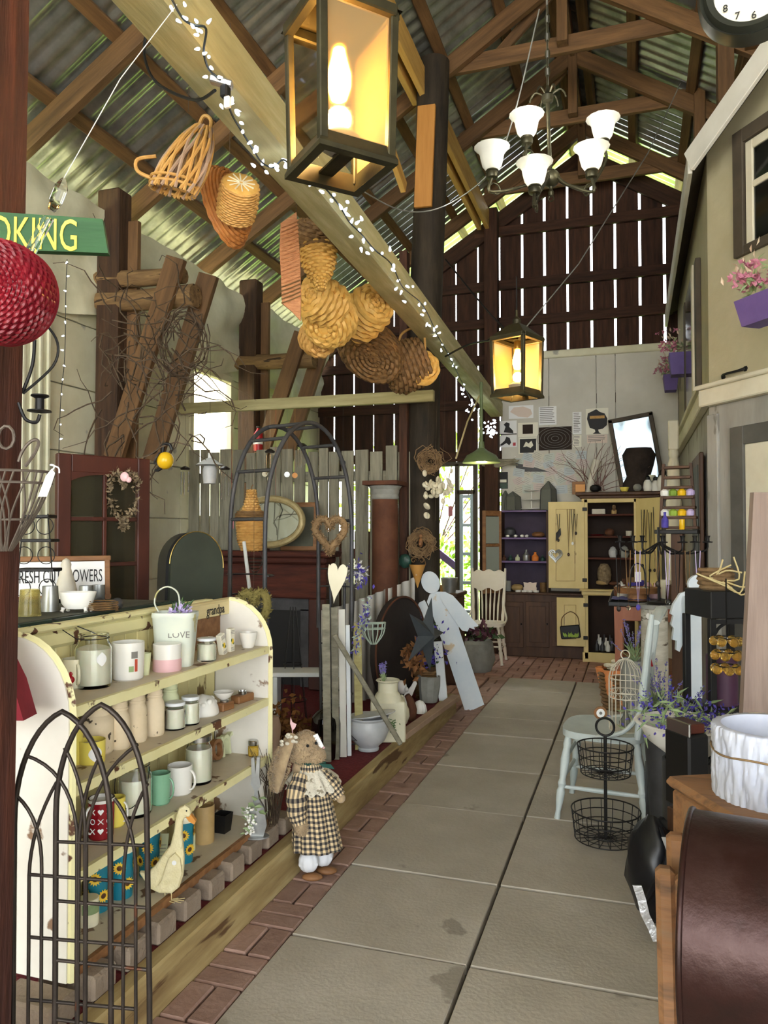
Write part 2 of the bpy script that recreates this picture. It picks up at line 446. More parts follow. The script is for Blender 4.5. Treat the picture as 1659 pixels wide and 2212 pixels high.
def tarp(u, v):
    yy = -2.5 + 12.0 * u
    sag = .10 * abs(sin(yy * 1.27)) + .05 * sin(yy * 3.1)
    z = 3.98 - v * (.78 + sag)
    x = XL + .09 + .09 * noise.noise(Vector((yy * 1.5, v * 3, 0))) + .05 * noise.noise(Vector((yy * 4, v * 6, 3))) + .10 * (1 - v) ** 2
    return (x, yy, z)
build('sheeting', MB().grid(tarp, 150, 14), 'tarp', wl, world=True, smooth=80)
q = MB().box((XL + .03, 4.36, 1.95), (.06, .3, 3.55), .006)
for k in range(4): q.box((XL + .065, 4.24 + .08 * k, 1.95), (.02, .035, 3.5), .008)
struct('trim_1', 'wide white fluted casing board on the whitewashed wall', mb=q, mat='tarp')
w1 = struct('window_1', 'bright window opening high in the whitewashed wall', (XL, 6.8, WZ0))
fr = MB()
for a, b in (((XL, WY0, WZ0), (XL, WY0, WZ1)), ((XL, WY1, WZ0), (XL, WY1, WZ1)), ((XL, WY0, WZ1), (XL, WY1, WZ1)), ((XL, WY0, WZ0), (XL, WY1, WZ0))):
    fr.beam(a, b, .07, .07, up=(1, 0, 0), bev=.004)
build('window_frame', fr, 'wall_white', w1, world=True, smooth=0)
build('pane', MB().box((XL - .01, 6.81, 2.36), (.006, .74, 1.42)), mat('window_glass', (255, 255, 255), rough=.05, trans=1.0, ior=1.02, spec=.1), w1, world=True, smooth=0)
# pale wall of the lean-to beyond that window
q = MB()
one('outbuilding_wall', MB().box((-5.9, 6.8, 1.9), (.1, 7, 3.8), .01), 'wall_white', 'white board siding of the neighbouring building outside the window', 'siding')
# --- timber posts and knee braces on the left
def bent(yy, lab, tilt=0):
    t = thing('barn_post', lab, 'post', (-3.84, yy, 0))
    bar('post', (-3.86, yy, .17), (-3.84, yy, roofz(-3.84) - .2), .2, .17, 'barn_mid', t, up=(0, 1, 0), bev=.012)
    bar('post_plank', (-3.72, yy + .06, .17), (-3.70, yy + .06, roofz(-3.72) - .5), .09, .05, 'rafter', t, up=(0, 1, 0))
    lg = MB().tube([(-4.0, yy - .02, 3.3), (-3.6, yy - .02, 3.27), (-3.1, yy - .02, 3.26)], [.085, .08, .088], 10)
    build('log_tie', lg, 'log', t, world=True, smooth=50)
    if yy < 6: build('log_tie', MB().tube([(-4.0, yy - .02, 3.46), (-3.6, yy - .02, 3.44), (-3.2, yy - .02, 3.42)], [.07, .065, .06], 10), 'log', t, world=True, smooth=50)
    bar('knee_brace', (-3.74, yy - .12, 2.05), (-3.2, yy - .12, 3.52), .05, .16, 'rafter', t, up=(0, 1, 0) if 0 else (0, 0, 1))
    bar('knee_brace', (-3.55, yy + .10, 2.05), (-3.06, yy + .10, 3.45), .05, .16, 'rafter', t)
    return t
mat('log', (96, 72, 46), (150, 120, 78), .85, scale=3, st=(1.2, 8, 8), bump=.6, chip=((60, 44, 28), .6, 3))
mat('barn_mid', (48, 32, 20), (80, 56, 36), .8, scale=3, st=G, bump=.5)
bent(5.0, 'dark barn post with two pale knee braces and a double log tie')
bent(7.25, 'far barn post with knee brace and single log tie beside the window')
# tall tarred pole in the middle, with the nailed-on scab board
tp = thing('barn_post', 'tall dark tarred round pole rising to the roof beside the aisle', 'post', (-1.7, 6.4, 0))
build('pole', MB().tube([(-1.73, 6.42, 0), (-1.74, 6.42, 1.5), (-1.72, 6.4, 3), (-1.66, 6.4, 4.5), (-1.63, 6.4, 5.58)], [.155, .15, .145, .14, .14], 18, sm=3), 'tar_post', tp, world=True, smooth=60)
bar('scab_board', P(922, 228, y=6.22), P(914, 448, y=6.22), .155, .035, 'orange_board', tp, up=(0, 1, 0))
bar('side_plank', (-1.86, 6.28, 1.0), (-1.86, 6.28, 3.9), .07, .09, 'barn', tp, up=(0, 1, 0))
# long pale beam carrying the string lights
lb = one('ceiling_beam', MB().beam((-1.07, -2.6, 3.03), (-1.585, 9.3, 2.98), .15, .17, bev=.008), mat('pale_beam', (158, 150, 104), (192, 186, 142), .75, scale=2.5, st=(9, .9, 9), bump=.25, c3=(174, 166, 118)), 'long pale timber beam running the length of the aisle', 'beam')
rx = one('cross_beam', MB().beam((-4.0, 6.08, 2.62), (-1.55, 6.08, 2.61), .05, .095, bev=.004), mat('pale_beam_x', (150, 142, 98), (184, 176, 130), .75, scale=2.5, st=(.9, 9, 9), bump=.25), 'weathered pale cross beam tied from the wall to the tarred pole', 'beam')
# near left post and partition
mat('red_post', (46, 20, 13), (84, 42, 26), .75, scale=3, st=(8, 8, .8), bump=.5, c3=(62, 30, 19))
_pa, _pb = P(-10, 2500, d=1.72), P(44, -500, d=1.72); _pb = _pa + (_pb - _pa) * 1.12
one('barn_post', MB().beam(_pa + V(-.098, 0, 0), _pb + V(-.098, 0, 0), .15, .15, up=(0, 1, 0), bev=.012), 'red_post', 'reddish brown square post at the near left edge', 'post')
# --- plank screen between the tarred pole and the wall
fn = thing('plank_fence', 'screen of grey upright planks with gaps behind the fireplace', 'fence', (-2.9, 6.3, 0))
x = -3.98
while x < -1.9:
    w = R.uniform(.085, .12); top = 2.26 + R.uniform(-.03, .03) - .05 * (x + 4) / 2.1
    bar('plank', (x + w / 2, 6.3 + R.uniform(-.006, .006), .16), (x + w / 2, 6.3, top), w, .02, 'grey_plank', fn, up=(0, 1, 0), bev=.002)
    x += w + R.choice((.01, .018, .028, .034))
bar('rail', (-4.0, 6.335, 2.0), (-1.85, 6.335, 1.98), .04, .09, 'grey_plank', fn)
bar('rail', (-4.0, 6.335, 1.32), (-1.85, 6.335, 1.3), .04, .09, 'barn_red', fn)
# --- raised display platform on the left
pf = thing('display_platform', 'low platform with red carpet and rough timber edging', 'platform', (-2.7, 3.2, 0))
build('carpet', MB().box((-2.72, 3.2, .08), (2.6, 6.1, .16), .01), 'carpet_red', pf, world=True, smooth=0)
for a, b in ((.0, 3.42), (3.43, 6.22)):
    o = bar('edge_timber', (-1.435, a, .085), (-1.435, b, .083), .07, .17, 'treated', pf, bev=.008)
# --- door at the far end
d1 = struct('door_1', 'far doorway with a glazed light blue side panel', (-2.2, 9.6, 0))
DX0, DXM, DX1, DZ = -2.52, -2.145, -1.91, 2.36
q = MB()
for a, b in (((DX0, YB, 0), (DX0, YB, DZ)), ((DXM, YB, 0), (DXM, YB, DZ)), ((DX1, YB, 0), (DX1, YB, DZ)), ((DX0, YB, DZ), (DX1, YB, DZ)), ((DXM, YB, 2.0), (DX1, YB, 2.0))):
    q.beam(a, b, .055, .07, up=(0, 1, 0), bev=.004)
build('door_frame', q, 'dark_trim', d1, world=True, smooth=0)
q = MB()
for k in range(6): q.beam((DXM + .04, YB, .12 + k * .365), (DX1 - .03, YB, .12 + k * .365), .03, .04, bev=.003)
for xx in (DXM + .05, DX1 - .045): q.beam((xx, YB, .1), (xx, YB, 1.97), .045, .035, up=(0, 1, 0), bev=.003)
build('sash', q, mat('pale_blue', (176, 196, 206), (190, 208, 214), .5), d1, world=True, smooth=0)
for k in range(5): build('pane', MB().box(((DXM + DX1) / 2, YB, .3 + k * .365), (.15, .005, .33)), 'window_glass', d1, world=True, smooth=0)
bar('threshold', (DX0, YB, .03), (DX1, YB, .03), .12, .04, 'barn', d1)
# --- outside: grass, shrubs, hand rail
mat('grass', (96, 124, 50), (130, 156, 70), .95, scale=3)
one('lawn', MB().box((0, 14, -.16), (60, 60, .1)), 'grass', 'sunlit green lawn outside the barn', 'lawn')
mat('leaf', (108, 140, 44), (156, 184, 70), .6, scale=3, var=.1)
def shrub(name, c, r, n, L, m, label, cat='shrub'):
    q = MB(); c = Vector(c)
    for i in range(n):
        d = Vector((R.gauss(0, 1), R.gauss(0, 1), R.gauss(0, 1))).normalized()
        p = c + Vector((d.x * r[0], d.y * r[1], d.z * r[2])) * R.uniform(.55, 1)
        q.leaf(p, d + Vector((0, 0, .3)), L * R.uniform(.7, 1.2), L * .5)
    t = thing(name, label, cat, (c.x, c.y, 0))
    build('foliage', q, m, t, world=True, smooth=0)
    s = MB()
    for k in range(6): s.tube([(c.x, c.y, -.1), (c.x + R.uniform(-.2, .2), c.y + R.uniform(-.2, .2), c.z * .5), (c.x + R.uniform(-.8, .8) * r[0], c.y + R.uniform(-.8, .8) * r[1], c.z + r[2] * .5)], [.03, .02, .01], 5)
    build('stems', s, 'barn', t, world=True)
    return t
shrub('garden_shrub', (-3.2, 12.2, .75), (1.0, .6, .75), 900, .12, 'leaf', 'sunlit yellow-green shrub seen through the far doorway')
shrub('garden_tree', (-4.2, 17, 2.2), (2.4, 1.5, 1.9), 1400, .22, 'leaf', 'bright leafy tree beyond the far doorway', 'tree')
hr = thing('hand_rail', 'purple hand rail sloping down outside the far doorway', 'railing', (-2.4, 9.9, 0))
mat('purple_paint', (98, 78, 120), (120, 98, 140), .6, scale=5, bump=.1)
bar('rail', P(930, 1180, y=9.95), P(990, 1228, y=9.95), .05, .09, 'purple_paint', hr)
bar('newel', P(935, 1195, y=9.95), V(P(935, 1195, y=9.95).x, 9.95, -.1), .08, .08, 'purple_paint', hr, up=(0, 1, 0))
# --- little house front on the right
HX, HY = .5, 5.73
hd = Vector((.5736, -.8192, 0)); hn = Vector((-.8192, -.5736, 0))
wr = struct('wall_right', 'cream and grey indoor house front with an angled bay', (HX, HY, 0))
build('lower_side', MB().box((HX + .05, (HY + 9.5) / 2, 1.18), (.1, 9.5 - HY, 2.36), .004), 'house_grey', wr, world=True, smooth=0)
build('upper_side', MB().box((HX + .05, (HY + 9.5) / 2, 3.25), (.1, 9.5 - HY, 1.78), .004), 'house_cream', wr, world=True, smooth=0)
HM = Matrix(((hd.x, -hn.x, 0, HX), (hd.y, -hn.y, 0, HY), (0, 0, 1, 0), (0, 0, 0, 1)))   # local x along the bay wall, -y out of it
build('lower_bay', MB().box((1.7, .05, 1.18), (3.4, .1, 2.36), .004, T=HM), 'house_grey', wr, world=True, smooth=0)
build('upper_bay', MB().prism([(0, 2.36), (3.4, 2.36), (3.4, 5.7), (0, 4.14)], .1, T=HM @ Matrix.Translation((0, .05, 0))), 'house_cream', wr, world=True, smooth=0)
build('belt_trim', MB().box((1.68, -.03, 2.42), (3.44, .06, .12), .008, T=HM).box((1.68, -.045, 2.49), (3.46, .09, .03), .006, T=HM), 'house_trim', wr, world=True, smooth=0)
build('belt_trim', MB().box((HX - .03, 7.63, 2.42), (.06, 3.84, .12), .008).box((HX - .045, 7.63, 2.49), (.09, 3.86, .03), .006), 'house_trim', wr, world=True, smooth=0)
build('corner_board', MB().box((.05, -.012, 1.15), (.1, .024, 2.3), .004, T=HM), 'house_grey', wr, world=True, smooth=0)
FC = Vector((.375, 5.48, 4.0))
ra = FC + hd * 2.6 + V(0, 0, 1.28)
build('roof_deck', MB().add([FC + V(0, 0, .07), (.375, 9.58, 4.07), (2.6, 9.58, 5.15), ra + V(0, 0, .07), FC + V(0, 0, .02), (.375, 9.58, 4.02), (2.6, 9.58, 5.1), ra + V(0, 0, .02)], [(0, 1, 2, 3), (7, 6, 5, 4), (0, 4, 5, 1), (1, 5, 6, 2), (2, 6, 7, 3), (3, 7, 4, 0)]), 'dark_trim', wr, world=True, smooth=0)
bar('fascia_board', FC + V(0, 0, -.02), V(.375, 9.56, 3.98), .03, .16, 'fascia', wr)
bar('fascia_board', FC + V(0, 0, -.02) + hd * -.01, ra + V(0, 0, -.02), .03, .16, 'fascia', wr)
# far right closure of the barn
struct('wall_side', 'plain dark barn boards closing the far right side', mb=MB().box((3.9, 4.3, 1.8), (.05, 10.6, 3.6)), mat='barn')
mat('gravel', (196, 190, 178), (220, 214, 202), .95, scale=30, bump=.2)
one('bounce_yard', MB().box((0, -14, -.055), (30, 15, .1)).box((9.5, -3, -.055), (11, 6, .1)), 'gravel', 'unseen pale gravel added in front of the barn to bounce sunlight inside', 'yard')  # out-of-view ground, added to bounce sunlight up onto the roof
# ================================================================= helpers for placed things
def on(u, vb, z, hw=0):
    """base centre of a thing whose lowest pixel is (u, vb) and which stands on height z; also metres per pixel there"""
    p = P(u, vb, z=z); s = DEP(p) / FPX
    b = Vector((p.x, p.y, 0)).normalized() * (hw * s)
    return Vector((p.x + b.x, p.y + b.y, z)), s
def prof(s, vb, pr): return [(hw * s, (vb - v) * s) for hw, v in pr]
def turn(q, p, pr, n=24, fn=None, rot=(0, 0, 0)):
    return q.lathe(pr, n, T=rotT(p, rot), fn=fn)
CR = Vector((cos(YAW), sin(YAW), 0)); CFW = Vector((-sin(YAW), cos(YAW), 0))
# ----------------------------------------------------------------- materials for the wares
mat('shelf_yellow', (222, 214, 158), (234, 228, 178), .55, scale=4, bump=.08, chip=((92, 58, 38), .615, 11))
mat('shelf_white', (216, 212, 200), (230, 226, 216), .55, scale=4, bump=.15, chip=((132, 104, 80), .63, 7))
mat('beadboard', (206, 196, 138), (224, 214, 158), .6, scale=4, st=(1, 1, .6), bump=.12, chip=((112, 92, 52), .61, 6), var=.05)
mat('iron', (44, 38, 34), (66, 58, 52), .45, .6, scale=12, bump=.1, chip=((84, 52, 36), .68, 6))
mat('black_iron', (20, 19, 19), (34, 32, 31), .5, .4, scale=20, bump=.1)
mat('black', (14, 14, 15), rough=.5)
mat('dark_grey_metal', (62, 62, 64), (82, 82, 84), .55, .5, scale=8, bump=.05)
mat('white_glaze', (226, 224, 216), rough=.18)
mat('cream_glaze', (226, 220, 186), (234, 230, 204), .3, scale=6)
mat('wax', (232, 228, 210), rough=.45, sss=.1)
mat('glass', (250, 252, 248), rough=.03, trans=1.0, ior=1.25)
mat('green_mug', (120, 168, 136), (134, 180, 148), .25, scale=6)
mat('red_mug', (132, 20, 28), rough=.25)
mat('red', (170, 24, 34), rough=.35)
mat('yellow_glaze', (226, 206, 84), (234, 218, 110), .3, scale=5)
mat('pink_wax', (222, 180, 182), rough=.45)
mat('chalk_jar', (212, 194, 160), (228, 212, 182), .75, scale=9, bump=.1, chip=((70, 58, 44), .65, 26))
mat('chalk_green', (200, 206, 162), (216, 220, 182), .7, scale=8, chip=((70, 66, 54), .72, 24))
mat('lid_white', (226, 230, 232), rough=.35)
mat('steel', (190, 190, 188), rough=.22, metal=.95)
mat('galv', (150, 152, 150), (186, 188, 186), .4, .8, scale=9, bump=.1)
mat('walnut', (116, 78, 46), (150, 106, 66), .6, scale=5, st=(1, 6, 6), bump=.15)
mat('plaster_white', (230, 228, 220), rough=.5)
mat('gold_grain', (150, 120, 24), (196, 160, 44), .35, scale=120, bump=.3)
mat('tin_can', (26, 112, 132), (28, 132, 152), .35, scale=5, c3=(30, 122, 142))
mat('sunflower', (226, 178, 40), (240, 204, 70), .5, scale=20)
mat('seed_brown', (70, 40, 18), (96, 60, 28), .7, scale=40)
mat('paper', (236, 232, 214), rough=.7)
mat('paper_w', (238, 238, 236), rough=.7)
mat('print_black', (28, 26, 26), rough=.6)
mat('print_grey', (120, 118, 112), rough=.6)
mat('lemon', (228, 196, 58), rough=.5)
mat('leaf_dark', (52, 78, 44), (84, 112, 62), .6, scale=8, var=.1)
mat('leaf_pale', (120, 142, 96), (158, 176, 128), .6, scale=8, var=.1)
mat('lilac', (176, 158, 206), (206, 192, 226), .6, scale=12)
mat('lavender', (104, 88, 176), (146, 128, 206), .7, scale=14)
mat('violet', (62, 52, 140), (92, 80, 176), .7, scale=14)
mat('pot_grey', (128, 128, 122), (158, 158, 150), .85, scale=7, bump=.3)
mat('log_candle', (150, 122, 76), (186, 158, 106), .6, scale=6, chip=((96, 68, 40), .62, 7))
mat('duck_cream', (216, 204, 156), (228, 218, 176), .75, scale=40, bump=.4)
mat('orange', (206, 140, 62), rough=.5)
mat('straw', (196, 178, 124), (216, 200, 150), .8, scale=30)
mat('fur', (150, 128, 98), (184, 160, 124), .95, scale=30, sheen=.3)
mat('lace', (222, 216, 198), (200, 192, 172), .85, scale=60, bump=.5, chip=((150, 140, 118), .62, 40))
mat('cotton', (226, 228, 230), (212, 214, 218), .9, scale=8, bump=.4)
mat('green_cloth', (18, 62, 54), (26, 78, 68), .8, scale=12, bump=.2)
mat('green_paint', (22, 46, 40), (34, 60, 52), .5, scale=5, bump=.1)
mat('dark_green', (38, 44, 34), (52, 58, 46), .6, scale=4, bump=.05)
mat('red_wood', (50, 19, 10), (74, 31, 17), .5, scale=3, st=(3, 3, .6), bump=.12)
mat('old_glass', (84, 80, 64), rough=.08, trans=.72, ior=1.2)
mat('twig', (58, 46, 34), (90, 74, 56), .85, scale=20, bump=.3)
mat('vine', (108, 84, 56), (146, 118, 82), .85, scale=20, bump=.4)
mat('wicker', (176, 130, 66), (208, 164, 94), .6, scale=25, bump=.2)
mat('wicker_gold', (196, 150, 70), (222, 180, 100), .55, scale=22, bump=.15)
mat('wicker_dark', (94, 68, 38), (132, 100, 60), .7, scale=22, bump=.3)
mat('wicker_red', (92, 10, 22), (128, 20, 34), .4, scale=18, bump=.2)
mat('rust', (74, 44, 29), (106, 66, 44), .8, scale=5, bump=.3, c3=(88, 52, 34))
mat('white_paint', (206, 212, 214), (222, 226, 226), .5, scale=5, bump=.08, chip=((120, 110, 98), .7, 7))
def plaid():
    m = mat('plaid', (214, 190, 148), rough=.9); nt = m.node_tree; N = nt.nodes; Lk = nt.links.new; b = N['Principled BSDF']
    uv = N.new('ShaderNodeTexCoord'); sp = N.new('ShaderNodeSeparateXYZ'); Lk(uv.outputs['UV'], sp.inputs[0])
    cols = []
    for ax, fq in ((0, 13.0), (1, 13.0)):
        m1 = N.new('ShaderNodeMath'); m1.operation = 'MULTIPLY'; m1.inputs[1].default_value = fq; Lk(sp.outputs[ax], m1.inputs[0])
        m2 = N.new('ShaderNodeMath'); m2.operation = 'FRACT'; Lk(m1.outputs[0], m2.inputs[0])
        m3 = N.new('ShaderNodeMath'); m3.operation = 'GREATER_THAN'; m3.inputs[1].default_value = .5; Lk(m2.outputs[0], m3.inputs[0]); cols.append(m3)
    ad = N.new('ShaderNodeMath'); Lk(cols[0].outputs[0], ad.inputs[0]); Lk(cols[1].outputs[0], ad.inputs[1])
    mr = N.new('ShaderNodeMath'); mr.operation = 'MULTIPLY'; mr.inputs[1].default_value = .5; Lk(ad.outputs[0], mr.inputs[0])
    rp = N.new('ShaderNodeValToRGB'); rp.color_ramp.interpolation = 'CONSTANT'
    rp.color_ramp.elements[0].color = L2((220, 196, 152)); rp.color_ramp.elements[1].position = .9; rp.color_ramp.elements[1].color = L2((44, 42, 44))
    e = rp.color_ramp.elements.new(.4); e.color = L2((128, 116, 98)); Lk(mr.outputs[0], rp.inputs['Fac']); Lk(rp.outputs['Color'], b.inputs['Base Color'])
plaid()
def gridobj(name, fn, nu, nv, m, parent, us=1.0, vs=1.0, smooth=60):
    """parametric surface with UVs, world coordinates"""
    q = MB().grid(fn, nu, nv); o = build(name, q, m, parent, world=True, smooth=smooth)
    me = o.data; uv = me.uv_layers.new(name='UVMap')
    for l in me.loops:
        i = l.vertex_index; uv.data[l.index].uv = ((i % (nu + 1)) / nu * us, (i // (nu + 1)) / nv * vs)
    return o
# ================================================================= yellow display shelf
SX, SB, SY0, SY1 = -1.52, -1.78, 1.81, 3.05
SZ = [.255, .525, .775, 1.0]
sh = thing('display_shelf', 'chipped yellow painted bookshelf with rounded ends beside the aisle', 'shelf', (-1.65, 2.43, .235))
def sidepoly():
    p = [(SB, .235), (SX, .235), (SX, .98)]
    for k in range(1, 9): a = PI / 2 * k / 8; p.append((SX - .20 + .20 * cos(a), .98 + .215 * sin(a)))
    return p + [(SB, 1.195)]
for yy in (SY0, SY1):
    q = MB().prism(sidepoly(), .024, T=Matrix.Translation((0, yy, 0)))
    build('side_panel', q, 'shelf_white', sh, world=True, smooth=25)
    e = [(x + .003, yy, z) for x, z in sidepoly()[1:-1]]
    build('edge_strip', MB().tube(e, .014, 6, flat=.6), 'shelf_yellow', sh, world=True, smooth=40)
def lip(k, a, b, n=70):
    """wavy-worn front lip of a shelf board"""
    q = MB(); vs = []
    for i in range(n + 1):
        yy = a + (b - a) * i / n; w = .0022 * noise.noise(Vector((yy * 22, k, 0))) + .001 * noise.noise(Vector((yy * 70, k, 5)))
        vs += [(SX + .004, yy, SZ[k] + w + .001), (SX + .004, yy, SZ[k] - .03 + w * .6), (SX - .012, yy, SZ[k] - .03), (SX - .012, yy, SZ[k] + .001)]
    fs = [(4 * i + j, 4 * i + (j + 1) % 4, 4 * i + 4 + (j + 1) % 4, 4 * i + 4 + j) for i in range(n) for j in range(4)]
    return q.add(vs, fs)
mat('shelf_top', (196, 184, 160), (212, 200, 176), .55, scale=5, bump=.05, chip=((110, 82, 58), .64, 9))
for k in range(4):
    b = build('shelf_board', MB().box(((SX + SB) / 2, (SY0 + SY1) / 2, SZ[k] - .012), (SX - SB - .012, SY1 - SY0 - .02, .024), .002), 'shelf_top', sh, world=True, smooth=0)
    build('front_lip', lip(k, SY0 + .012, SY1 - .012), 'shelf_yellow' if k else 'walnut', b, world=True, smooth=0)
n = 17
for k in range(n):
    w = (SY1 - SY0 - .03) / n; yy = SY0 + .015 + w * (k + .5)
    build('back_board', MB().box((SB - .006, yy, .70), (.016, w - .004, .93), .003), 'beadboard', sh, world=True, smooth=0)
build('crown_rail', MB().box((SB + .012, (SY0 + SY1) / 2 - .05, 1.195), (.05, SY1 - SY0 - .06, .022), .008).box((SB + .004, (SY0 + SY1) / 2 - .05, 1.155), (.03, SY1 - SY0 - .06, .06), .012), 'shelf_yellow', sh, world=True, smooth=0)
# concrete blocks it stands on
k = 0
for i in range(10):
    yy = 1.74 + i * .158
    ob = one('paver_block', MB().box((-1.565 + R.uniform(-.008, .008), yy, .197), (.2, .105, .074), .008), 'block', ('first', 'second', 'third', 'fourth', 'fifth', 'sixth', 'seventh', 'eighth', 'ninth', 'tenth')[i] + ' concrete paver block from the near end under the yellow shelf', 'block', 'paver blocks propping the yellow shelf', smooth=0)
# ---- wares on the shelf
def mug(name, label, u, vb, z, w, h, m, ha=0.3, hm=None, taper=.95, deco=None):
    p, s = on(u, vb, z, w / 2); r, H = w / 2 * s, h * s
    t = thing(name, label, 'mug', p)
    build('body', MB().lathe([(0, .003), (r * taper * .9, 0), (r * taper, H * .04), (r, H * .6), (r, H), (r - .004, H), (r - .005, H * .1), (0, H * .08)], 28), m, t)
    a = ha; q = MB(); pts = []
    for k in range(9):
        th = -PI / 2 + PI * k / 8
        pts.append(((r * .96 + .42 * r * 1.1 * max(0, cos(th))) * cos(a), (r * .96 + .42 * r * 1.1 * max(0, cos(th))) * sin(a), H * .5 + H * .33 * sin(th)))
    build('handle', q.tube(pts, r * .13, 8, flat=.7), hm or m, t)
    return t, p, s, r, H
def pot(name, label, u, vb, z, w, h, m, pr, cat='jar', n=28, group=None):
    """turned vessel; pr = list of (radius factor of w/2, height factor of h)"""
    p, s = on(u, vb, z, w / 2); r, H = w / 2 * s, h * s
    t = thing(name, label, cat, p, group=group)
    build('body', MB().lathe([(a * r, b * H) for a, b in pr], n), m, t)
    return t, p, s, r, H
JAR = [(0, 0), (.92, 0), (1, .04), (1, .68), (.94, .76), (.76, .84), (.76, .97), (.78, 1), (.72, 1), (.70, .84), (.9, .73), (.95, .65), (.95, .06), (0, .05)]
BOWL = [(0, 0), (.55, 0), (.62, .03), (.9, .6), (1, 1), (.95, 1), (.84, .6), (.55, .1), (0, .08)]
CUP = [(0, 0), (.9, 0), (.97, .05), (1, 1), (.94, 1), (.9, .1), (0, .08)]
Z1, Z2, Z3, Z4 = SZ[3], SZ[2], SZ[1], SZ[0]
# top board
mug('mug', 'white mug with a glossy red heart at the near end of the top shelf', 160, 1490, Z1, 52, 64, 'cream_glaze', ha=-.6, hm='cream_glaze')
p, s = on(152, 1488, Z1, 8)
q = MB(); q.ball((0, 0, 0), (.012, .018, .014), 12, 8)
hp = p + CR * .012 + V(0, 0, .02) - CFW * .02
one('heart_ornament', MB().ball((0, .0, .012), (.012, .014, .014), 14, 9, T=Matrix.Translation(hp)).ball((0, .0, .03), (.008, .01, .012), 14, 9, T=Matrix.Translation(hp)), 'red', 'shiny red ornament tucked against the white mug', 'ornament')
def glassjar(name, label, u, vb, z, w, h, fill, wire=None, lid=None, m='wax', sticker=True):
    t, p, s, r, H = pot(name, label, u, vb, z, w, h, 'glass', [(0, 0), (.94, 0), (1, .05), (1, .74), (.86, .84), (.8, .88), (.8, .96), (.84, .97), (.84, 1), (.76, 1), (.74, .88), (.95, .74), (.95, .06), (0, .05)])
    build('candle_wax', MB().lathe([(0, H * .055), (r * .93, H * .06), (r * .93, H * fill), (0, H * fill - .004)], 24), m, t)
    if wire:
        q = MB(); pts = [(-r * .92, 0, H * .9)]
        if wire == 'down': pts = [(-r * .98, -r * .3, H * .9), (-r * .9, -r * .95, H * .5), (0, -r * 1.25, H * .22), (r * .9, -r * .95, H * .5), (r * .98, -r * .3, H * .92)]
        else: pts = [(-r * .7, -r * .45, H * .9), (-r * 1.9, -r * .1, H * 1.12), (-r * 2.6, r * .6, H * 1.25), (-r * 1.6, r * .8, H * 1.15), (-r * .1, r * .85, H * .95)]
        a = math.atan2(CR.y, CR.x)
        hw = build('wire_handle', q.tube(pts, .0016, 6, sm=6, T=rotT(rot=(0, 0, a))), 'black_iron', t)
        build('wire_ring', MB().tube([(r * .86 * cos(x * PI / 12), r * .86 * sin(x * PI / 12), H * .92) for x in range(24)], .0014, 5, closed=True), 'black_iron', t)
    if lid: build('lid', MB().lathe([(0, H * .95), (r * .98, H * .95), (r * .98, H * 1.06), (r * .9, H * 1.08), (0, H * 1.08)], 24), lid, t)
    if sticker:
        a = math.atan2(CR.y, CR.x) - .75; q = MB()
        q.grid(lambda i, j: ((r + .0008) * cos(a + (i - .5) * .6 * sin(PI * (j * .96 + .02))), (r + .0008) * sin(a + (i - .5) * .6 * sin(PI * (j * .96 + .02))), H * (.42 + .26 * j)), 8, 10)
        build('round_sticker', q, 'paper_w', t, smooth=60)
    return t
glassjar('candle_jar', 'large glass candle jar with wire handle on the top shelf', 201, 1490, Z1, 78, 116, .72, wire='up')
t, p, s, r, H = mug('mug', 'big white mug printed with a lighthouse on the top shelf', 276, 1473, Z1, 70, 82, 'white_glaze', ha=2.6)
a0 = math.atan2(CR.y, CR.x) - .75
def cyl(q, r, a, w, z0, z1, off=.001, n=6): return q.grid(lambda i, j: ((r + off) * cos(a + (i - .5) * w / r), (r + off) * sin(a + (i - .5) * w / r), z0 + (z1 - z0) * j), n, 2)
build('lighthouse_print', cyl(MB(), r, a0, .010, H * .25, H * .58), mat('brick_red', (178, 74, 52)), t, smooth=60)
build('cloud_print', cyl(MB(), r, a0 - .1, .022, H * .6, H * .78), 'print_grey', t, smooth=60)
build('tree_print', cyl(MB(), r, a0 - .3, .016, H * .25, H * .40), 'leaf_pale', t, smooth=60)
pot('cup', 'small pale green tapered cup behind the lighthouse mug', 314, 1460, Z1, 24, 48, 'chalk_green', [(0, 0), (.7, 0), (1, 1), (.92, 1), (.62, .05), (0, .05)], 'cup')
t, p, s, r, H = pot('candle', 'round candle half white and half pink on the top shelf', 361, 1453, Z1, 62, 59, 'white_glaze', [(0, .45), (1, .45), (1, .98), (.97, 1), (0, .99)], 'candle')
build('pink_base', MB().lathe([(0, 0), (r * .98, 0), (r, .003), (r, H * .45), (0, H * .45)], 28), 'pink_wax', t)
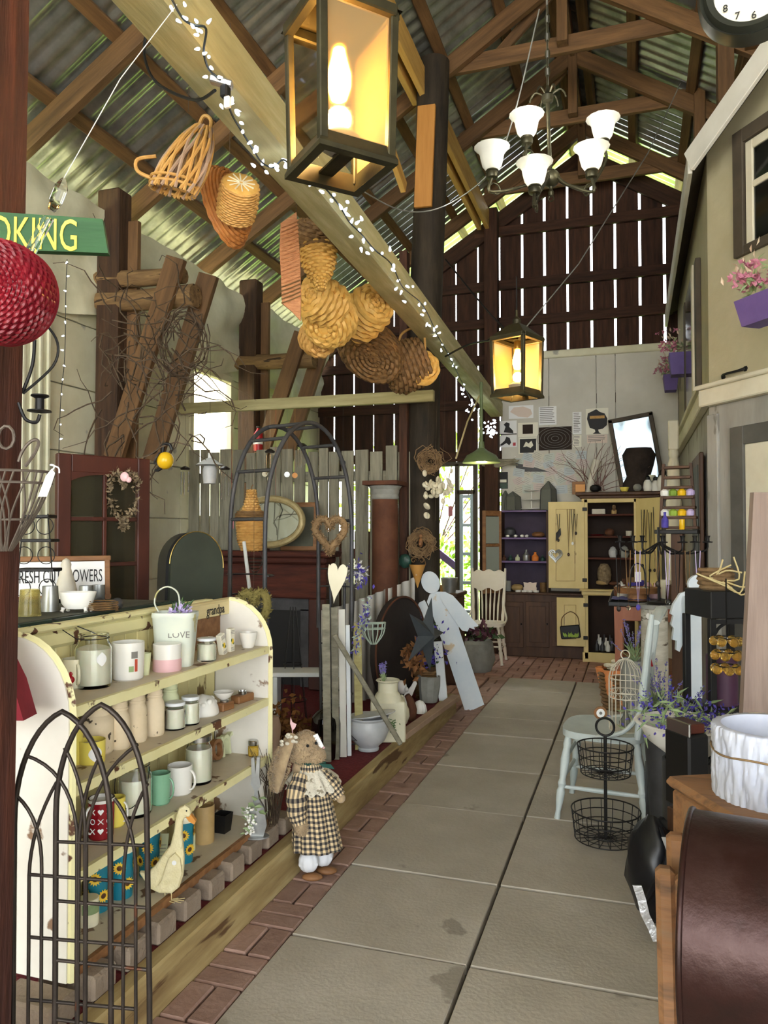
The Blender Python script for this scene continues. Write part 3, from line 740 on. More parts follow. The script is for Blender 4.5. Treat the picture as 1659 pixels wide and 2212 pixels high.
# bucket
p, s = on(378, 1440, Z1, 20)
bk = thing('metal_bucket', 'white metal bucket embossed love holding lilac flowers on the top shelf', 'bucket', p, (0, 0, math.atan2(CR.y, CR.x)))
w0, w1, hh = 38 * s, 48 * s, 116 * s
def bucket(r, z, a, i): return r
sq = lambda r, a: r / (abs(cos(a)) ** 4 + abs(sin(a)) ** 4) ** .25
build('body', MB().lathe([(0, 0), (w0, 0), (w1 * .97, hh * .9), (w1, hh * .91), (w1, hh), (w1 - .004, hh), (w0 - .004, .006), (0, .006)], 40, fn=lambda r, z, a, i: sq(r, a) * (.78 if abs(sin(a)) > 2 else 1), T=Matrix.Diagonal((1, .72, 1, 1))), mat('pale_tin', (206, 214, 204), (222, 226, 208), .45, scale=8, chip=((196, 190, 130), .62, 12)), bk, smooth=50)
pts = [(-w1 * .75, 0, hh), (-w1 * .95, .0, hh + 20 * s), (-w1 * .8, 0, hh + 44 * s), (-w1 * .35, 0, hh + 55 * s), (0.1 * w1, 0, hh + 42 * s), (.2 * w1, 0, hh + 12 * s), (.12 * w1, .02, hh - .01)]
build('bail_handle', MB().tube(pts, .006, 8, sm=5, flat=.5), 'pale_tin', bk)
text('lettering', 'LOVE', .034, 'print_grey', bk, (w0 * .42, -.72 * (w0 + w1) / 2 - .001, hh * .6), (PI / 2 - .10, 0, 0), world=False)
q, q2 = MB(), MB()
for k in range(16):
    c = Vector((R.uniform(-.01, .045), R.uniform(-.02, .02), hh + R.uniform(-.005, .02)))
    for j in range(6): q.leaf(c, (R.uniform(-1, 1), R.uniform(-1, 1), R.uniform(-.2, 1)), .022, .014)
    q2.leaf(c, (R.uniform(-.5, 1), R.uniform(-.6, .4), .8), .04, .014)
build('blossoms', q, 'lilac', bk, smooth=0); build('leaves', q2, 'leaf_dark', bk, smooth=0)
glassjar('candle_jar', 'small glass jar with white lid beside the bucket on the top shelf', 446, 1430, Z1, 42, 46, .8, lid='lid_white', sticker=False)
# grandpa box
a, b = P(400, 1395, x=-1.735), P(508, 1375, x=-1.735)
gz = Z1
gb = thing('wooden_box', 'shallow wooden box lettered grandpa standing on its edge', 'box', V(-1.74, (a.y + b.y) / 2, gz))
L = b.y - a.y
mat('box_wood', (206, 190, 140), (222, 208, 160), .6, scale=4, st=(5, .7, 5), bump=.1)
build('back_panel', MB().box((-.02, 0, .085), (.008, L, .17)), 'walnut', gb, smooth=0)
build('top_rail', MB().box((.0, 0, .195), (.05, L, .012), .002).box((.024, 0, .165), (.01, L, .058), .002), 'box_wood', gb, smooth=0)
build('end_rail', MB().box((.0, L / 2, .1), (.05, .012, .2), .002), 'box_wood', gb, smooth=0)
build('end_rail', MB().box((.0, -L / 2, .1), (.05, .012, .2), .002), 'box_wood', gb, smooth=0)
text('lettering', 'grandpa', .058, 'print_black', gb, (.0305, -.01, .163), (PI / 2, 0, PI / 2), sx=.8, world=False)
for i, (u, vb, tilt, lab) in enumerate(((462, 1424, -.28, 'soap box leaning behind the small jar'), (487, 1414, -.30, 'soap box with a lemon print tilted against the grandpa box'), (502, 1408, 0, 'upright soap box with a lemon print beside the white bowl'))):
    p, s = on(u, vb, Z1, 4); w, h = .034, .088 if i < 2 else .096
    o = thing('soap_box', 'slim paper ' + lab, 'box', p + V(-.01, 0, 0), (tilt, 0, PI / 2))
    o.rotation_euler = (0, 0, PI / 2)
    T = rotT(rot=(0, tilt, 0))
    build('carton', MB().box((0, 0, h / 2), (w, .022, h), .001, T=T), 'paper', o, smooth=0)
    q = MB()
    for k in range(3): q.box((0, -.0115, h * (.9 - k * .06)), (w * .8, .0008, .0018), T=T)
    for k in range(3): q.box((0, -.0115, h * (.08 + k * .05)), (w * .8, .0008, .0014), T=T)
    build('print_lines', q, 'print_grey', o, smooth=0)
    build('lemon_print', MB().ball((0, -.0112, h * .45), (.010, .0014, .012), 12, 6, T=T), 'lemon', o)
    build('leaf_print', MB().ball((-.009, -.0112, h * .5), (.005, .0013, .007), 8, 5, T=T).ball((.008, -.0112, h * .36), (.005, .0013, .006), 8, 5, T=T), 'leaf_dark', o)
pot('bowl', 'small white bowl at the far end of the top shelf', 536, 1402, Z1, 40, 34, 'white_glaze', BOWL, 'bowl')
# second board
jr = [(0, 0), (.9, 0), (1, .05), (1, .58), (.94, .68), (.77, .75), (.77, .79), (.83, .8), (.83, .84), (.77, .85), (.77, .97), (.81, .98), (.81, 1), (.7, 1), (.7, .76), (.88, .64), (.9, .06), (0, .05)]
pot('mason_jar', 'wide cream painted jar behind the wire trellis on the second shelf', 208, 1634, Z2, 74, 98, 'chalk_jar', JAR)
for u, vb, w, h, m, lab in ((257, 1621, 46, 112, 'chalk_jar', 'cream chalk-painted mason jar, nearest of the row of three'), (295, 1606, 45, 114, 'chalk_jar', 'cream chalk-painted mason jar, middle of the row of three'), (333, 1592, 44, 112, 'chalk_jar', 'cream chalk-painted mason jar, farthest of the row of three'), (367, 1570, 40, 100, 'chalk_green', 'pale green mason jar behind the lidded candles')):
    pot('mason_jar', lab, u, vb, Z2, w, h - 8, m, jr, group='mason jars on the second shelf')
pot('bottle', 'pale yellow glazed bottle at the near end of the second shelf', 160, 1655, Z2, 36, 118, 'yellow_glaze', [(0, 0), (.9, 0), (1, .05), (1, .6), (.6, .78), (.4, .85), (.4, 1), (0, 1)], 'bottle')
t, p, s, r, H = pot('candle', 'yellow bowl candle with a round label on the second shelf', 198, 1655, Z2, 58, 50, 'yellow_glaze', CUP, 'candle')
build('wax', MB().lathe([(0, H * .8), (r * .92, H * .8), (0, H * .82)], 20), 'wax', t)
q = MB(); a = math.atan2(CR.y, CR.x) - .95
q.grid(lambda i, j: ((r + .001) * cos(a + (i - .5) * 1.0 * sin(PI * (j * .96 + .02))), (r + .001) * sin(a + (i - .5) * 1.0 * sin(PI * (j * .96 + .02))), H * (.15 + .7 * j)), 8, 10)
build('round_label', q, 'paper_w', t, smooth=60)
glassjar('candle_jar', 'small lidded candle jar at the front edge of the second shelf', 378, 1579, Z2, 44, 54, .82, lid='lid_white', sticker=False)
glassjar('candle_jar', 'small lidded candle jar beside the plaster dome on the second shelf', 411, 1568, Z2, 40, 56, .82, lid='lid_white', sticker=False)
p, s = on(437, 1550, Z2, 30)
q = MB(); q.lathe([(0, .0), (.062, 0), (.066, .006), (.062, .03), (.05, .055), (.03, .072), (0, .08)], 32, T=Matrix.Translation(p))
for k in range(9): q.ball(tuple(p + V(.045 * cos(k * .55 - 2.6), .045 * sin(k * .55 - 2.6), .045 + .012 * sin(k * 2.1))), (.014, .014, .012), 9, 6)
q.tube([p + V(.055 * cos(-2.4 + .2 * k), .055 * sin(-2.4 + .2 * k), .022) for k in range(10)], .005, 6)
one('plaster_dome', q, 'plaster_white', 'white plaster dome moulded with leaves on the second shelf', 'ornament', smooth=60)
for u, vb, w, lab in ((485, 1536, 36, 'wooden tealight block under the small porcelain bowl'), (524, 1518, 50, 'long wooden tealight block at the far end of the second shelf')):
    p, s = on(u, vb, Z2, 12)
    t = thing('tealight_holder', lab, 'candle holder', p, (0, 0, PI / 2 - .15))
    build('block', MB().box((0, 0, .016), (w * s * 1.1, .045, .032), .004), 'walnut', t, smooth=0)
    if w > 40: build('tealight', MB().lathe([(0, .032), (.018, .032), (.019, .046), (.017, .046), (.016, .04), (0, .04)], 18), 'steel', t)
    else: build('tealight', MB().lathe([(0, .03), (.018, .03), (.019, .04), (0, .04)], 18), 'steel', t)
pb = Vector(on(483, 1536, Z2, 14)[0]) + V(0, -.0, .041)
one('porcelain_bowl', MB().lathe([(0, 0), (.012, 0), (.03, .012), (.042, .032), (.04, .032), (.027, .015), (0, .006)], 24, T=Matrix.Translation(pb)), 'white_glaze', 'small porcelain bowl standing on a wooden tealight block', 'bowl')
# third board
t, p, s, r, H = mug('mug', 'red mug with white hearts and crosses on the third shelf', 218, 1818, Z3, 56, 86, 'red_mug', ha=math.atan2(CR.y, CR.x) - 2.2, hm='white_glaze')
build('white_rim', MB().lathe([(r, H * .92), (r + .0008, H * .93), (r + .0006, H), (r - .005, H), (r - .006, H * .3), (0, H * .25)], 28), 'white_glaze', t)
q = MB(); a = math.atan2(CR.y, CR.x) - 1.25
for i in range(-1, 2):
    for j in range(3):
        aa = a + i * .62; z = H * (.25 + .24 * j); rr = r + .001
        c = Vector((rr * cos(aa), rr * sin(aa), z)); tx = Vector((-sin(aa), cos(aa), 0)); uz = V(0, 0, 1); k = .008
        if (i + j) % 2:
            for sg in (-1, 1): q.tube([c - tx * k - uz * k * sg, c + tx * k + uz * k * sg], .0014, 4)
        elif i == 0: q.add([c + tx * x * k * 1.2 + uz * y * k * 1.2 + Vector((cos(aa), sin(aa), 0)) * .0012 for x, y in ((0, -1), (.9, .1), (.9, .6), (.45, .9), (0, .55), (-.45, .9), (-.9, .6), (-.9, .1))], [tuple(range(8))])
        else: q.tube([c + tx * k * cos(x * PI / 5) + uz * k * sin(x * PI / 5) for x in range(10)], .0013, 4, closed=True)
build('printed_marks', q, 'paper_w', t, smooth=0)
mug('mug', 'yellow mug hidden behind the red heart mug', 250, 1790, Z3, 40, 62, 'yellow_glaze', ha=.1, hm='white_glaze')
glassjar('candle_jar', 'tall glass candle jar with hanging wire on the third shelf', 291, 1770, Z3, 72, 116, .68, wire='down', sticker=False)
mug('mug', 'mint green mug on the third shelf', 346, 1742, Z3, 44, 66, 'green_mug', ha=math.atan2(CR.y, CR.x) - .2)
mug('mug', 'plain white mug beside the mint green one', 388, 1722, Z3, 54, 62, 'white_glaze', ha=math.atan2(CR.y, CR.x) - .3)
t = glassjar('candle_jar', 'cream filled mason jar with silver lid on the third shelf', 429, 1698, Z3, 58, 96, .78, lid='steel', sticker=False)
for i, (ch, u, m) in enumerate((('o', 466, 'walnut'), ('m', 490, 'chalk_green'), ('e', 512, 'green_letters'))):
    if ch == 'e': mat('green_letters', (128, 134, 84), (150, 154, 104), .6, scale=8)
    p = P(u, 1652 - i * 14, x=-1.70); p.z = Z3
    t = thing('wooden_letter', 'wooden block letter %s leaning at the back of the third shelf' % ch, 'letter', p, (0, 0, PI / 2))
    text('letter_front', ch, .19, m, t, (0, 0, .062), (PI / 2 - .12, 0, 0), ext=.012, world=False)
p, s = on(547, 1637, Z3, 12)
t = thing('spice_jar', 'square glass jar of golden grains at the end of the third shelf', 'jar', p, (0, 0, .5))
build('grains', MB().box((0, 0, .025), (.044, .044, .044), .005), 'gold_grain', t, smooth=0)
build('lid', MB().lathe([(0, .05), (.021, .05), (.022, .054), (.022, .066), (.019, .07), (0, .07)], 20), 'steel', t)
# bottom board
def tumbler(u, vb, w, h, lab):
    t, p, s, r, H = pot('tin_tumbler', lab, u, vb, Z4, w, h, 'tin_can', [(0, 0), (.9, 0), (.92, .03), (1, .88), (1, .88), (.95, .88), (.85, .05), (0, .05)], 'tumbler', group='sunflower tumblers')
    build('lid', MB().lathe([(0, H * .87), (r * 1.03, H * .87), (r * 1.03, H * .97), (r * .97, H), (r * .3, H * .98), (0, H * .98)], 24), 'cream_glaze', t)
    q, q2 = MB(), MB()
    for a, z in ((-2.7, .62), (-1.9, .35), (-1.1, .62), (-.4, .3), (.4, .65)):
        c = Vector((r * .97 * cos(a), r * .97 * sin(a), H * z)); nn = Vector((cos(a), sin(a), 0)); tx = Vector((-sin(a), cos(a), 0))
        for k in range(14):
            x = k * 2 * PI / 14; d = tx * cos(x) + V(0, 0, 1) * sin(x); q.leaf(c + nn * .001 + d * .006, d + nn * .1, .017, .008, n=nn, bend=.05)
        q2.lathe([(0, .003), (.006, .0028), (.0095, .0008)], 12, T=Matrix.Translation(c) @ nn.to_track_quat('Z', 'Y').to_matrix().to_4x4())
    build('sunflower_petals', q, 'sunflower', t, smooth=0)['kind'] = 'stuff'; build('sunflower_centres', q2, 'seed_brown', t)['kind'] = 'stuff'
tumbler(210, 1976, 52, 122, 'sunflower tumbler nearest the camera on the bottom shelf')
tumbler(262, 1946, 52, 112, 'second sunflower tumbler on the bottom shelf')
tumbler(322, 1898, 46, 105, 'third sunflower tumbler, behind the cream duck')
tumbler(398, 1868, 40, 100, 'sunflower tumbler farthest along the bottom shelf')
t, p, s, r, H = pot('candle', 'cream candle jar with a leafy label on the bottom shelf', 192, 2006, Z4, 42, 58, 'cream_glaze', [(0, 0), (.96, 0), (1, .04), (1, .97), (.95, 1), (0, 1)], 'candle')
build('leafy_label', cyl(MB(), r, math.atan2(CR.y, CR.x) - 1.0, r * 1.9, H * .48, H * .85, n=12), 'leaf_pale', t, smooth=60)
p = P(345, 1850, x=-1.68); p.z = Z4
t = thing('greeting_card', 'pale printed card propped behind the duck', 'card', p, (0, 0, PI / 2))
build('card', MB().box((0, 0, .06), (.075, .003, .115), T=rotT(rot=(-.1, .35, 0))), 'chalk_green', t, smooth=0)
q = MB(); [q.box((0, -.002, .03 + k * .012), (.05, .001, .002), T=rotT(rot=(-.1, .35, 0))) for k in range(5)]
build('printed_lines', q, 'print_grey', t, smooth=0)
pot('candle', 'brown mottled pillar candle on the bottom shelf', 441, 1826, Z4, 44, 80, 'log_candle', [(0, 0), (.98, 0), (1, .02), (1, .97), (.96, 1), (.8, .99), (.7, .95), (0, .95)], 'candle')
pot('egg_cup', 'tiny pale glass beside the brown pillar candle', 413, 1840, Z4, 18, 36, 'chalk_green', CUP, 'glass')
p, s = on(481, 1802, Z4, 16)
t = thing('square_pot', 'small black square pot on the bottom shelf', 'pot', p, (0, 0, .75))
build('walls', MB().lathe([(0, 0), (.034, 0), (.044, .075), (.04, .075), (.031, .006), (0, .006)], 4), 'black', t, smooth=0)
# tin rabbit beyond the end of the shelf
p, s = on(553, 1812, .236, 10)
t = thing('tin_bunny', 'grey metal rabbit with white flowers on an oval base at the shelf end', 'figurine', p, (0, 0, math.atan2(CR.y, CR.x)))
build('base', MB().lathe([(0, 0), (.055, 0), (.055, .006), (0, .008)], 24, T=Matrix.Diagonal((1, .6, 1, 1))), 'galv', t)
build('body', MB().prism([(-.025, .0), (.03, .0), (.045, .05), (.035, .12), (.012, .16), (.008, .19), (.02, .215), (.014, .25), (.016, .33), (.004, .33), (-.002, .26), (-.008, .33), (-.02, .325), (-.018, .25), (-.022, .22), (-.005, .19), (-.008, .16), (-.03, .1)], .02), 'galv', t, smooth=0)
q, q2 = MB(), MB()
for k in range(46):
    c = Vector((-.02 + R.gauss(0, .014), -.03 + R.gauss(0, .008), R.uniform(.02, .13))); q.ball(tuple(c), .0055, 6, 4)
    if k % 2: q2.leaf(c, (R.uniform(-1, 1), -.5, R.uniform(0, 1)), .03, .012)
for k in range(7): q2.leaf((R.uniform(-.0, .04), -.025, R.uniform(.10, .17)), (R.uniform(-1, 1), -.6, R.uniform(-.2, .6)), .05, .02)
build('flowers', q, 'plaster_white', t); build('leaves', q2, 'leaf_pale', t, smooth=0)
p, s = on(587, 1780, .236, 6)
q = MB()
for k in range(60):
    a = Vector(p) + V(R.gauss(0, .014), R.gauss(0, .014), 0)
    q.tube([a, a + V(R.gauss(0, .02), R.gauss(0, .02), .16), a + V(R.gauss(0, .05), R.gauss(0, .05), R.uniform(.24, .36))], [.002, .0016, .001], 4)
one('twig_bundle', q, 'twig', 'bundle of dry twigs beside the end of the yellow shelf', 'twigs')
# cream duck on the blocks
p, s = on(372, 1946, .236, 0)
dk = thing('duck_ornament', 'cream duck ornament with wire legs in front of the yellow shelf', 'ornament', p, (0, 0, math.atan2(CR.y, CR.x)))
def dpx(u, v): return ((u - 372) * s, 0, (1946 - v) * s)
q = MB()
ol = [(300, 1882), (318, 1884), (336, 1868), (352, 1846), (368, 1825), (376, 1795), (379, 1768), (386, 1745), (398, 1739), (408, 1744), (412, 1755), (411, 1766), (400, 1764), (394, 1775), (393, 1800), (396, 1830), (398, 1855), (396, 1890), (388, 1915), (372, 1928), (345, 1927), (326, 1918), (314, 1902)]
q.prism([(dpx(u, v)[0], dpx(u, v)[2]) for u, v in ol], .028)
o = build('body', q, 'duck_cream', dk, smooth=0)
md = o.modifiers.new('round', 'BEVEL'); md.width = .011; md.segments = 3; md.limit_method = 'ANGLE'; md.angle_limit = 1.0
build('wing', MB().prism([(dpx(u, v)[0], dpx(u, v)[2]) for u, v in ((381, 1838), (392, 1850), (396, 1880), (388, 1908), (370, 1920), (352, 1914), (346, 1906), (354, 1895), (362, 1868), (370, 1848))], .012, T=Matrix.Translation((0, -.019, 0))), 'duck_cream', dk, smooth=0)
build('bill', MB().prism([(dpx(u, v)[0], dpx(u, v)[2]) for u, v in ((408, 1756), (414, 1762), (423, 1774), (420, 1781), (408, 1774), (402, 1766))], .018), 'orange', dk, smooth=0)
build('eye', MB().ball((dpx(404, 1750)[0], -.015, dpx(404, 1750)[2]), .0028, 8, 6), 'black', dk)
build('price_sticker', MB().lathe([(0, 0), (.008, 0), (.008, .001), (0, .001)], 14, T=rotT((dpx(380, 1858)[0], -.0255, dpx(380, 1858)[2]), (PI / 2, 0, 0))), 'paper_w', dk)
for u in (356, 370):
    x, _, z = dpx(u, 1924); q = MB().tube([(x, 0, z), (x, 0, .003)], .0022, 6)
    for a in (-.5, -.1, .3): q.tube([(x, 0, .003), (x + .045 * cos(a), .045 * sin(a), .003)], [.002, .0014], 5)
    build('leg', q, 'straw', dk)
# ================================================================= wire trellis in the foreground
A, B = P(30, 2000, d=1.84), P(322, 2000, d=1.78)
A.z = B.z = 0
tx = (B - A).normalized(); TWL = (B - A).length
tre = thing('garden_trellis', 'black iron garden trellis of two interlaced pointed arches in the near left corner', 'trellis', (A + B) / 2)
def tp_(u, v):
    """photo pixel to a point of the trellis plane"""
    f = (u - 30) / 292; d = 1.84 + (1.78 - 1.84) * f
    return P(u, v, d=d)
def leg(u, v): q = tp_(u, v); return Vector((q.x, q.y, .0))
def iron(name, pts, r, base=None):
    w = [tp_(*p) for p in pts]
    if base: w = [leg(*base[0])] + w if base[0] else w
    if base and len(base) > 1 and base[1]: w = w + [leg(*base[1])]
    build(name, MB().tube(w, r, 8, sm=0), 'iron', tre, world=True, smooth=60)
def arch(ul, ur, vt, vs):
    """pointed arch outline from springing height vs to the tip vt"""
    um = (ul + ur) / 2; L, Rr = [], []
    for k in range(11):
        a = PI / 2 * k / 10 * .86; x = (1 - cos(a)) / (1 - cos(PI / 2 * .86)); z = sin(a) / sin(PI / 2 * .86)
        L.append((ul + (um - ul) * x, vs - (vs - vt) * z)); Rr.append((ur - (ur - um) * x, vs - (vs - vt) * z))
    return L + Rr[::-1][1:]
rb = .0066
iron('arch_frame', [(28, 2150)] + arch(31, 238, 1537, 1780) + [(240, 2150)], rb, base=((26, 2300), (242, 2300)))
iron('arch_frame', [(119, 2150)] + arch(121, 317, 1522, 1760) + [(323, 2150)], rb, base=((118, 2300), (326, 2300)))
def curve(a, b, c, n=8): return [((1 - t) ** 2 * a[0] + 2 * t * (1 - t) * b[0] + t * t * c[0], (1 - t) ** 2 * a[1] + 2 * t * (1 - t) * b[1] + t * t * c[1]) for t in [k / n for k in range(n + 1)]]
for pts, bb in ((curve((53, 1631), (150, 1660), (166, 1790)), (167, 2300)), (curve((37, 1720), (92, 1770), (90, 1880)), (90, 2300)), (curve((122, 1690), (66, 1790), (63, 1890)), (61, 2300)), (curve((139, 1615), (184, 1690), (184, 1810)), (184, 2300)), (curve((217, 1633), (182, 1690), (171, 1810)), (168, 2300)), (curve((297, 1608), (205, 1670), (187, 1800)), (186, 2300)), (curve((247, 1725), (292, 1780), (293, 1880)), (296, 2300)), (curve((319, 1693), (272, 1770), (267, 1890)), (266, 2300))):
    iron('tracery_bar', pts, .0042, base=(None, bb))
for k in range(4):
    for (u0, v0, u1, v1) in ((62, 1889 + k * 135, 294, 1906 + k * 137), (123, 1818 + k * 128, 320, 1827 + k * 134)):
        iron('cross_bar', [(u0, v0), (u1, v1)], .0042)
# ================================================================= plush rabbit on the brick border
p0, s0 = on(684, 1902, .02, 14)
rb_ = thing('plush_rabbit', 'plush rabbit doll in a checked dress with lace collar standing by the platform', 'doll', p0)
def rp(u, v, dy=0.0): return p0 + CR * ((u - 684) * s0) + V(0, 0, (1902 - v) * s0) + CFW * dy
def fuzz(q, pts_n, L, w=.0016, g=(0, 0, -.5)):
    for c, n in pts_n:
        d = (Vector(n) + Vector(g) * .6 + Vector((R.gauss(0, .35), R.gauss(0, .35), R.gauss(0, .35)))).normalized()
        sd = d.cross(Vector((R.gauss(0, 1), R.gauss(0, 1), R.gauss(0, 1)))).normalized() * w
        c = Vector(c) - Vector(n) * .002; q.add([c - sd, c + sd, c + d * L], [(0, 1, 2)])
def ell_pts(c, r, n, M=None):
    out = []
    for _ in range(n):
        d = Vector((R.gauss(0, 1), R.gauss(0, 1), R.gauss(0, 1))).normalized()
        p = Vector((d.x * r[0], d.y * r[1], d.z * r[2])); nn = Vector((d.x / r[0], d.y / r[1], d.z / r[2])).normalized()
        if M: p = M @ p; nn = M @ nn
        out.append((Vector(c) + p, nn))
    return out
M3 = Matrix((CR, CFW, V(0, 0, 1))).transposed()
body = MB()
hd_c = rp(658, 1625); hr_ = (.066, .062, .072)
MT = M3.to_4x4()
def eli(q, c, r, n=18, m=12, rot=None):
    T = Matrix.Translation(c) @ MT
    if rot: T = T @ Euler(rot).to_matrix().to_4x4()
    q.ball((0, 0, 0), r, n, m, T=T)
eli(body, hd_c, hr_); eli(body, rp(680, 1636, -.015), (.045, .042, .040)); eli(body, rp(650, 1668), (.04, .04, .05)); eli(body, rp(672, 1740), (.062, .052, .13))
build('body', body, 'fur', rb_, world=True, smooth=80)
fz = MB(); fuzz(fz, ell_pts(hd_c, hr_, 2600, M3), .014); fuzz(fz, ell_pts(rp(680, 1636, -.015), (.045, .042, .04), 1300, M3), .010)
f = build('head_fur', fz, 'fur', rb_, world=True, smooth=0); f['kind'] = 'stuff'
for du, vv, dyy in ((0, 0, -.055), (22, -6, .06)):
    q = MB(); path = [rp(634 + du, 1588 + vv, dyy * .5), rp(618 + du, 1620, dyy), rp(604 + du, 1665, dyy * 1.1), rp(598 + du, 1708, dyy)]
    if du: path = [rp(660, 1590, .03), rp(668, 1610, .06), rp(672, 1650, .075), rp(668, 1690, .075)]
    q.tube(path, [.022, .038, .042, .016], 14, sm=5, flat=.45)
    e = build('ear', q, 'fur', rb_, world=True, smooth=80)
    pn = []
    for i in range(2400):
        t = R.random() * 2.99; k = int(t); a = path[k].lerp(path[k + 1], t - k); rr = (.022, .038, .042, .016); w = rr[k] + (rr[k + 1] - rr[k]) * (t - k)
        an = R.uniform(0, 2 * PI); n = CR * cos(an) + CFW * sin(an); pn.append((a + CR * (w * cos(an)) + CFW * (w * .5 * sin(an)), n))
    fq = MB(); fuzz(fq, pn, .012); ff = build('ear_fur', fq, 'fur', e, world=True, smooth=0); ff['kind'] = 'stuff'
for u, v, dy in ((667, 1608, -.058), (684, 1606, -.03)): build('eye', MB().ball(tuple(rp(u, v, dy - .008)), .0065, 10, 8), 'black', rb_, world=True)
build('nose', MB().ball(tuple(rp(700, 1617, -.03)), (.006, .006, .005), 10, 7), 'pink_wax', rb_, world=True)
tg = build('price_tag', MB().add([rp(u, v, d) for d in (-.02, -.017) for u, v in ((676, 1592), (686, 1588), (700, 1616), (692, 1620))], [(0, 1, 2, 3), (7, 6, 5, 4), (0, 4, 5, 1), (1, 5, 6, 2), (2, 6, 7, 3), (3, 7, 4, 0)]), 'paper_w', rb_, world=True, smooth=0)
bw = MB()
for k in range(11): bw.ball(tuple(rp(624 + R.uniform(-14, 18), 1594 + R.uniform(-9, 12), -.06 + R.uniform(-.02, .02))), (.011, .006, .008), 8, 6)
build('hair_bow', bw, 'lace', rb_, world=True, smooth=60)
build('leaf_ornament', MB().add([rp(u, v, -.03) for u, v in ((632, 1580), (627, 1565), (628, 1551), (632, 1562), (641, 1566), (638, 1574))], [tuple(range(6))]).tube([rp(633, 1590, -.03), rp(631, 1572, -.03)], .0015, 4), 'pink_wax', rb_, world=True, smooth=0)
def dress(u, v):
    a = 2 * PI * u; pl = sin(a * 9 + 1.3 * sin(a * 3)) * .006 * v + .003 * sin(a * 17) * v
    cu = 668 + 16 * v; vv = 1652 + 188 * v + 6 * sin(a) * v
    rx = .050 + .055 * v ** .7 + pl; ry = .046 + .052 * v ** .7 + pl
    return rp(cu, vv) + CR * (rx * cos(a)) + CFW * (ry * sin(a))
gridobj('dress', dress, 84, 26, 'plaid', rb_, us=2.2, vs=1.3)
def sleeve(name, pts, rr, m='plaid', us=1.0, vs=.5):
    def f(u, v):
        t = v * (len(pts) - 1); k = min(int(t), len(pts) - 2); fr = t - k; c = pts[k].lerp(pts[k + 1], fr); r = rr[k] + (rr[k + 1] - rr[k]) * fr + .003 * sin(2 * PI * v * 5)
        tn = (pts[k + 1] - pts[k]).normalized(); n1 = tn.cross(CFW).normalized(); n2 = tn.cross(n1)
        return c + n1 * (r * cos(2 * PI * u)) + n2 * (r * sin(2 * PI * u))
    return gridobj(name, f, 28, 16, m, rb_, us=us, vs=vs)
sleeve('sleeve', [rp(652, 1672, -.05), rp(644, 1705, -.085), rp(646, 1745, -.09), rp(652, 1768, -.095)], [.03, .044, .042, .03])
sleeve('sleeve', [rp(690, 1675, -.01), rp(716, 1700, -.02), rp(734, 1722, -.025)], [.03, .04, .03])
pw_ = MB(); eli(pw_, rp(655, 1775, -.095), (.027, .026, .034)); build('paw', pw_, 'fur', rb_, world=True, smooth=80)
fz = MB(); fuzz(fz, ell_pts(rp(655, 1775, -.095), (.027, .026, .034), 900, M3), .009); f = build('paw_fur', fz, 'fur', rb_, world=True, smooth=0); f['kind'] = 'stuff'
pw_ = MB(); eli(pw_, rp(737, 1726, -.026), (.02, .02, .02)); build('paw', pw_, 'fur', rb_, world=True, smooth=80)
def collar(u, v):
    a = 2 * PI * u; w = .034 + .078 * v + .008 * v * sin(a * 16)
    return rp(668 + 6 * v, 1650 + (22 + 24 * (1 - .5 * sin(a)) + 3 * sin(a * 16 + 1)) * v) + CR * (w * cos(a)) * 1.05 + CFW * (w * sin(a)) * .98
gridobj('lace_collar', collar, 110, 8, 'lace', rb_)
q = MB(); q.tube([rp(640 + 9 * k, 1648 + (3 if k % 2 else 0), -.045 + .006 * abs(k - 3)) for k in range(8)], .011, 8, flat=.5)
q.add([rp(u, v, -.05) for u, v in ((690, 1648), (716, 1650), (724, 1660), (700, 1656))] + [rp(u, v, -.042) for u, v in ((690, 1648), (716, 1650), (724, 1660), (700, 1656))], [(0, 1, 2, 3), (7, 6, 5, 4), (0, 4, 5, 1), (1, 5, 6, 2), (2, 6, 7, 3), (3, 7, 4, 0)])
build('neck_ribbon', q, 'green_cloth', rb_, world=True, smooth=40)
for u, dy in ((668, -.03), (697, .03)):
    q = MB(); q.ball((0, 0, 0), (.042, .036, .046), 26, 16, T=Matrix.Translation(rp(u, 1860, dy)) @ MT, fn=lambda d: 1 + .1 * sin(9 * math.atan2(d.y, d.x)) * (1 - d.z * d.z) + .06 * noise.noise(d * 4)); build('bloomer_leg', q, 'cotton', rb_, world=True, smooth=80)
    q = MB(); eli(q, rp(u + 8, 1892, dy) - V(0, 0, .003), (.045, .026, .016)); build('wooden_foot', q, 'walnut', rb_, world=True, smooth=80)
# ================================================================= green cabinet behind the shelf and what stands on it
gc = thing('green_cabinet', 'dark green painted cabinet with a grey worn top behind the yellow shelf', 'cabinet', (-2.2, 2.45, .16))
build('carcass', MB().box((-2.2, 2.42, .66), (.58, .8, 1.0), .01), 'green_paint', gc, world=True, smooth=0)
build('top_board', MB().box((-2.2, 2.42, 1.185), (.68, .9, .035), .006).box((-2.2, 2.42, 1.155), (.64, .86, .03), .01), 'green_paint', gc, world=True, smooth=0)
build('top_surface', MB().box((-2.2, 2.42, 1.2035), (.62, .84, .003)), mat('worn_top', (62, 64, 54), (90, 90, 76), .8, scale=6, bump=.2), gc, world=True, smooth=0)
ZG = 1.206
tumble = [(0, 0), (1, 0), (1, .04), (.84, 1), (.8, 1), (.95, .05), (0, .05)]
mat('amber_glass', (210, 200, 140), rough=.08, trans=.85, ior=1.25)
pot('glass_tumbler', 'yellowish glass tumbler upside down at the near end of the green cabinet', 64, 1333, ZG, 48, 58, 'amber_glass', tumble, 'glass')
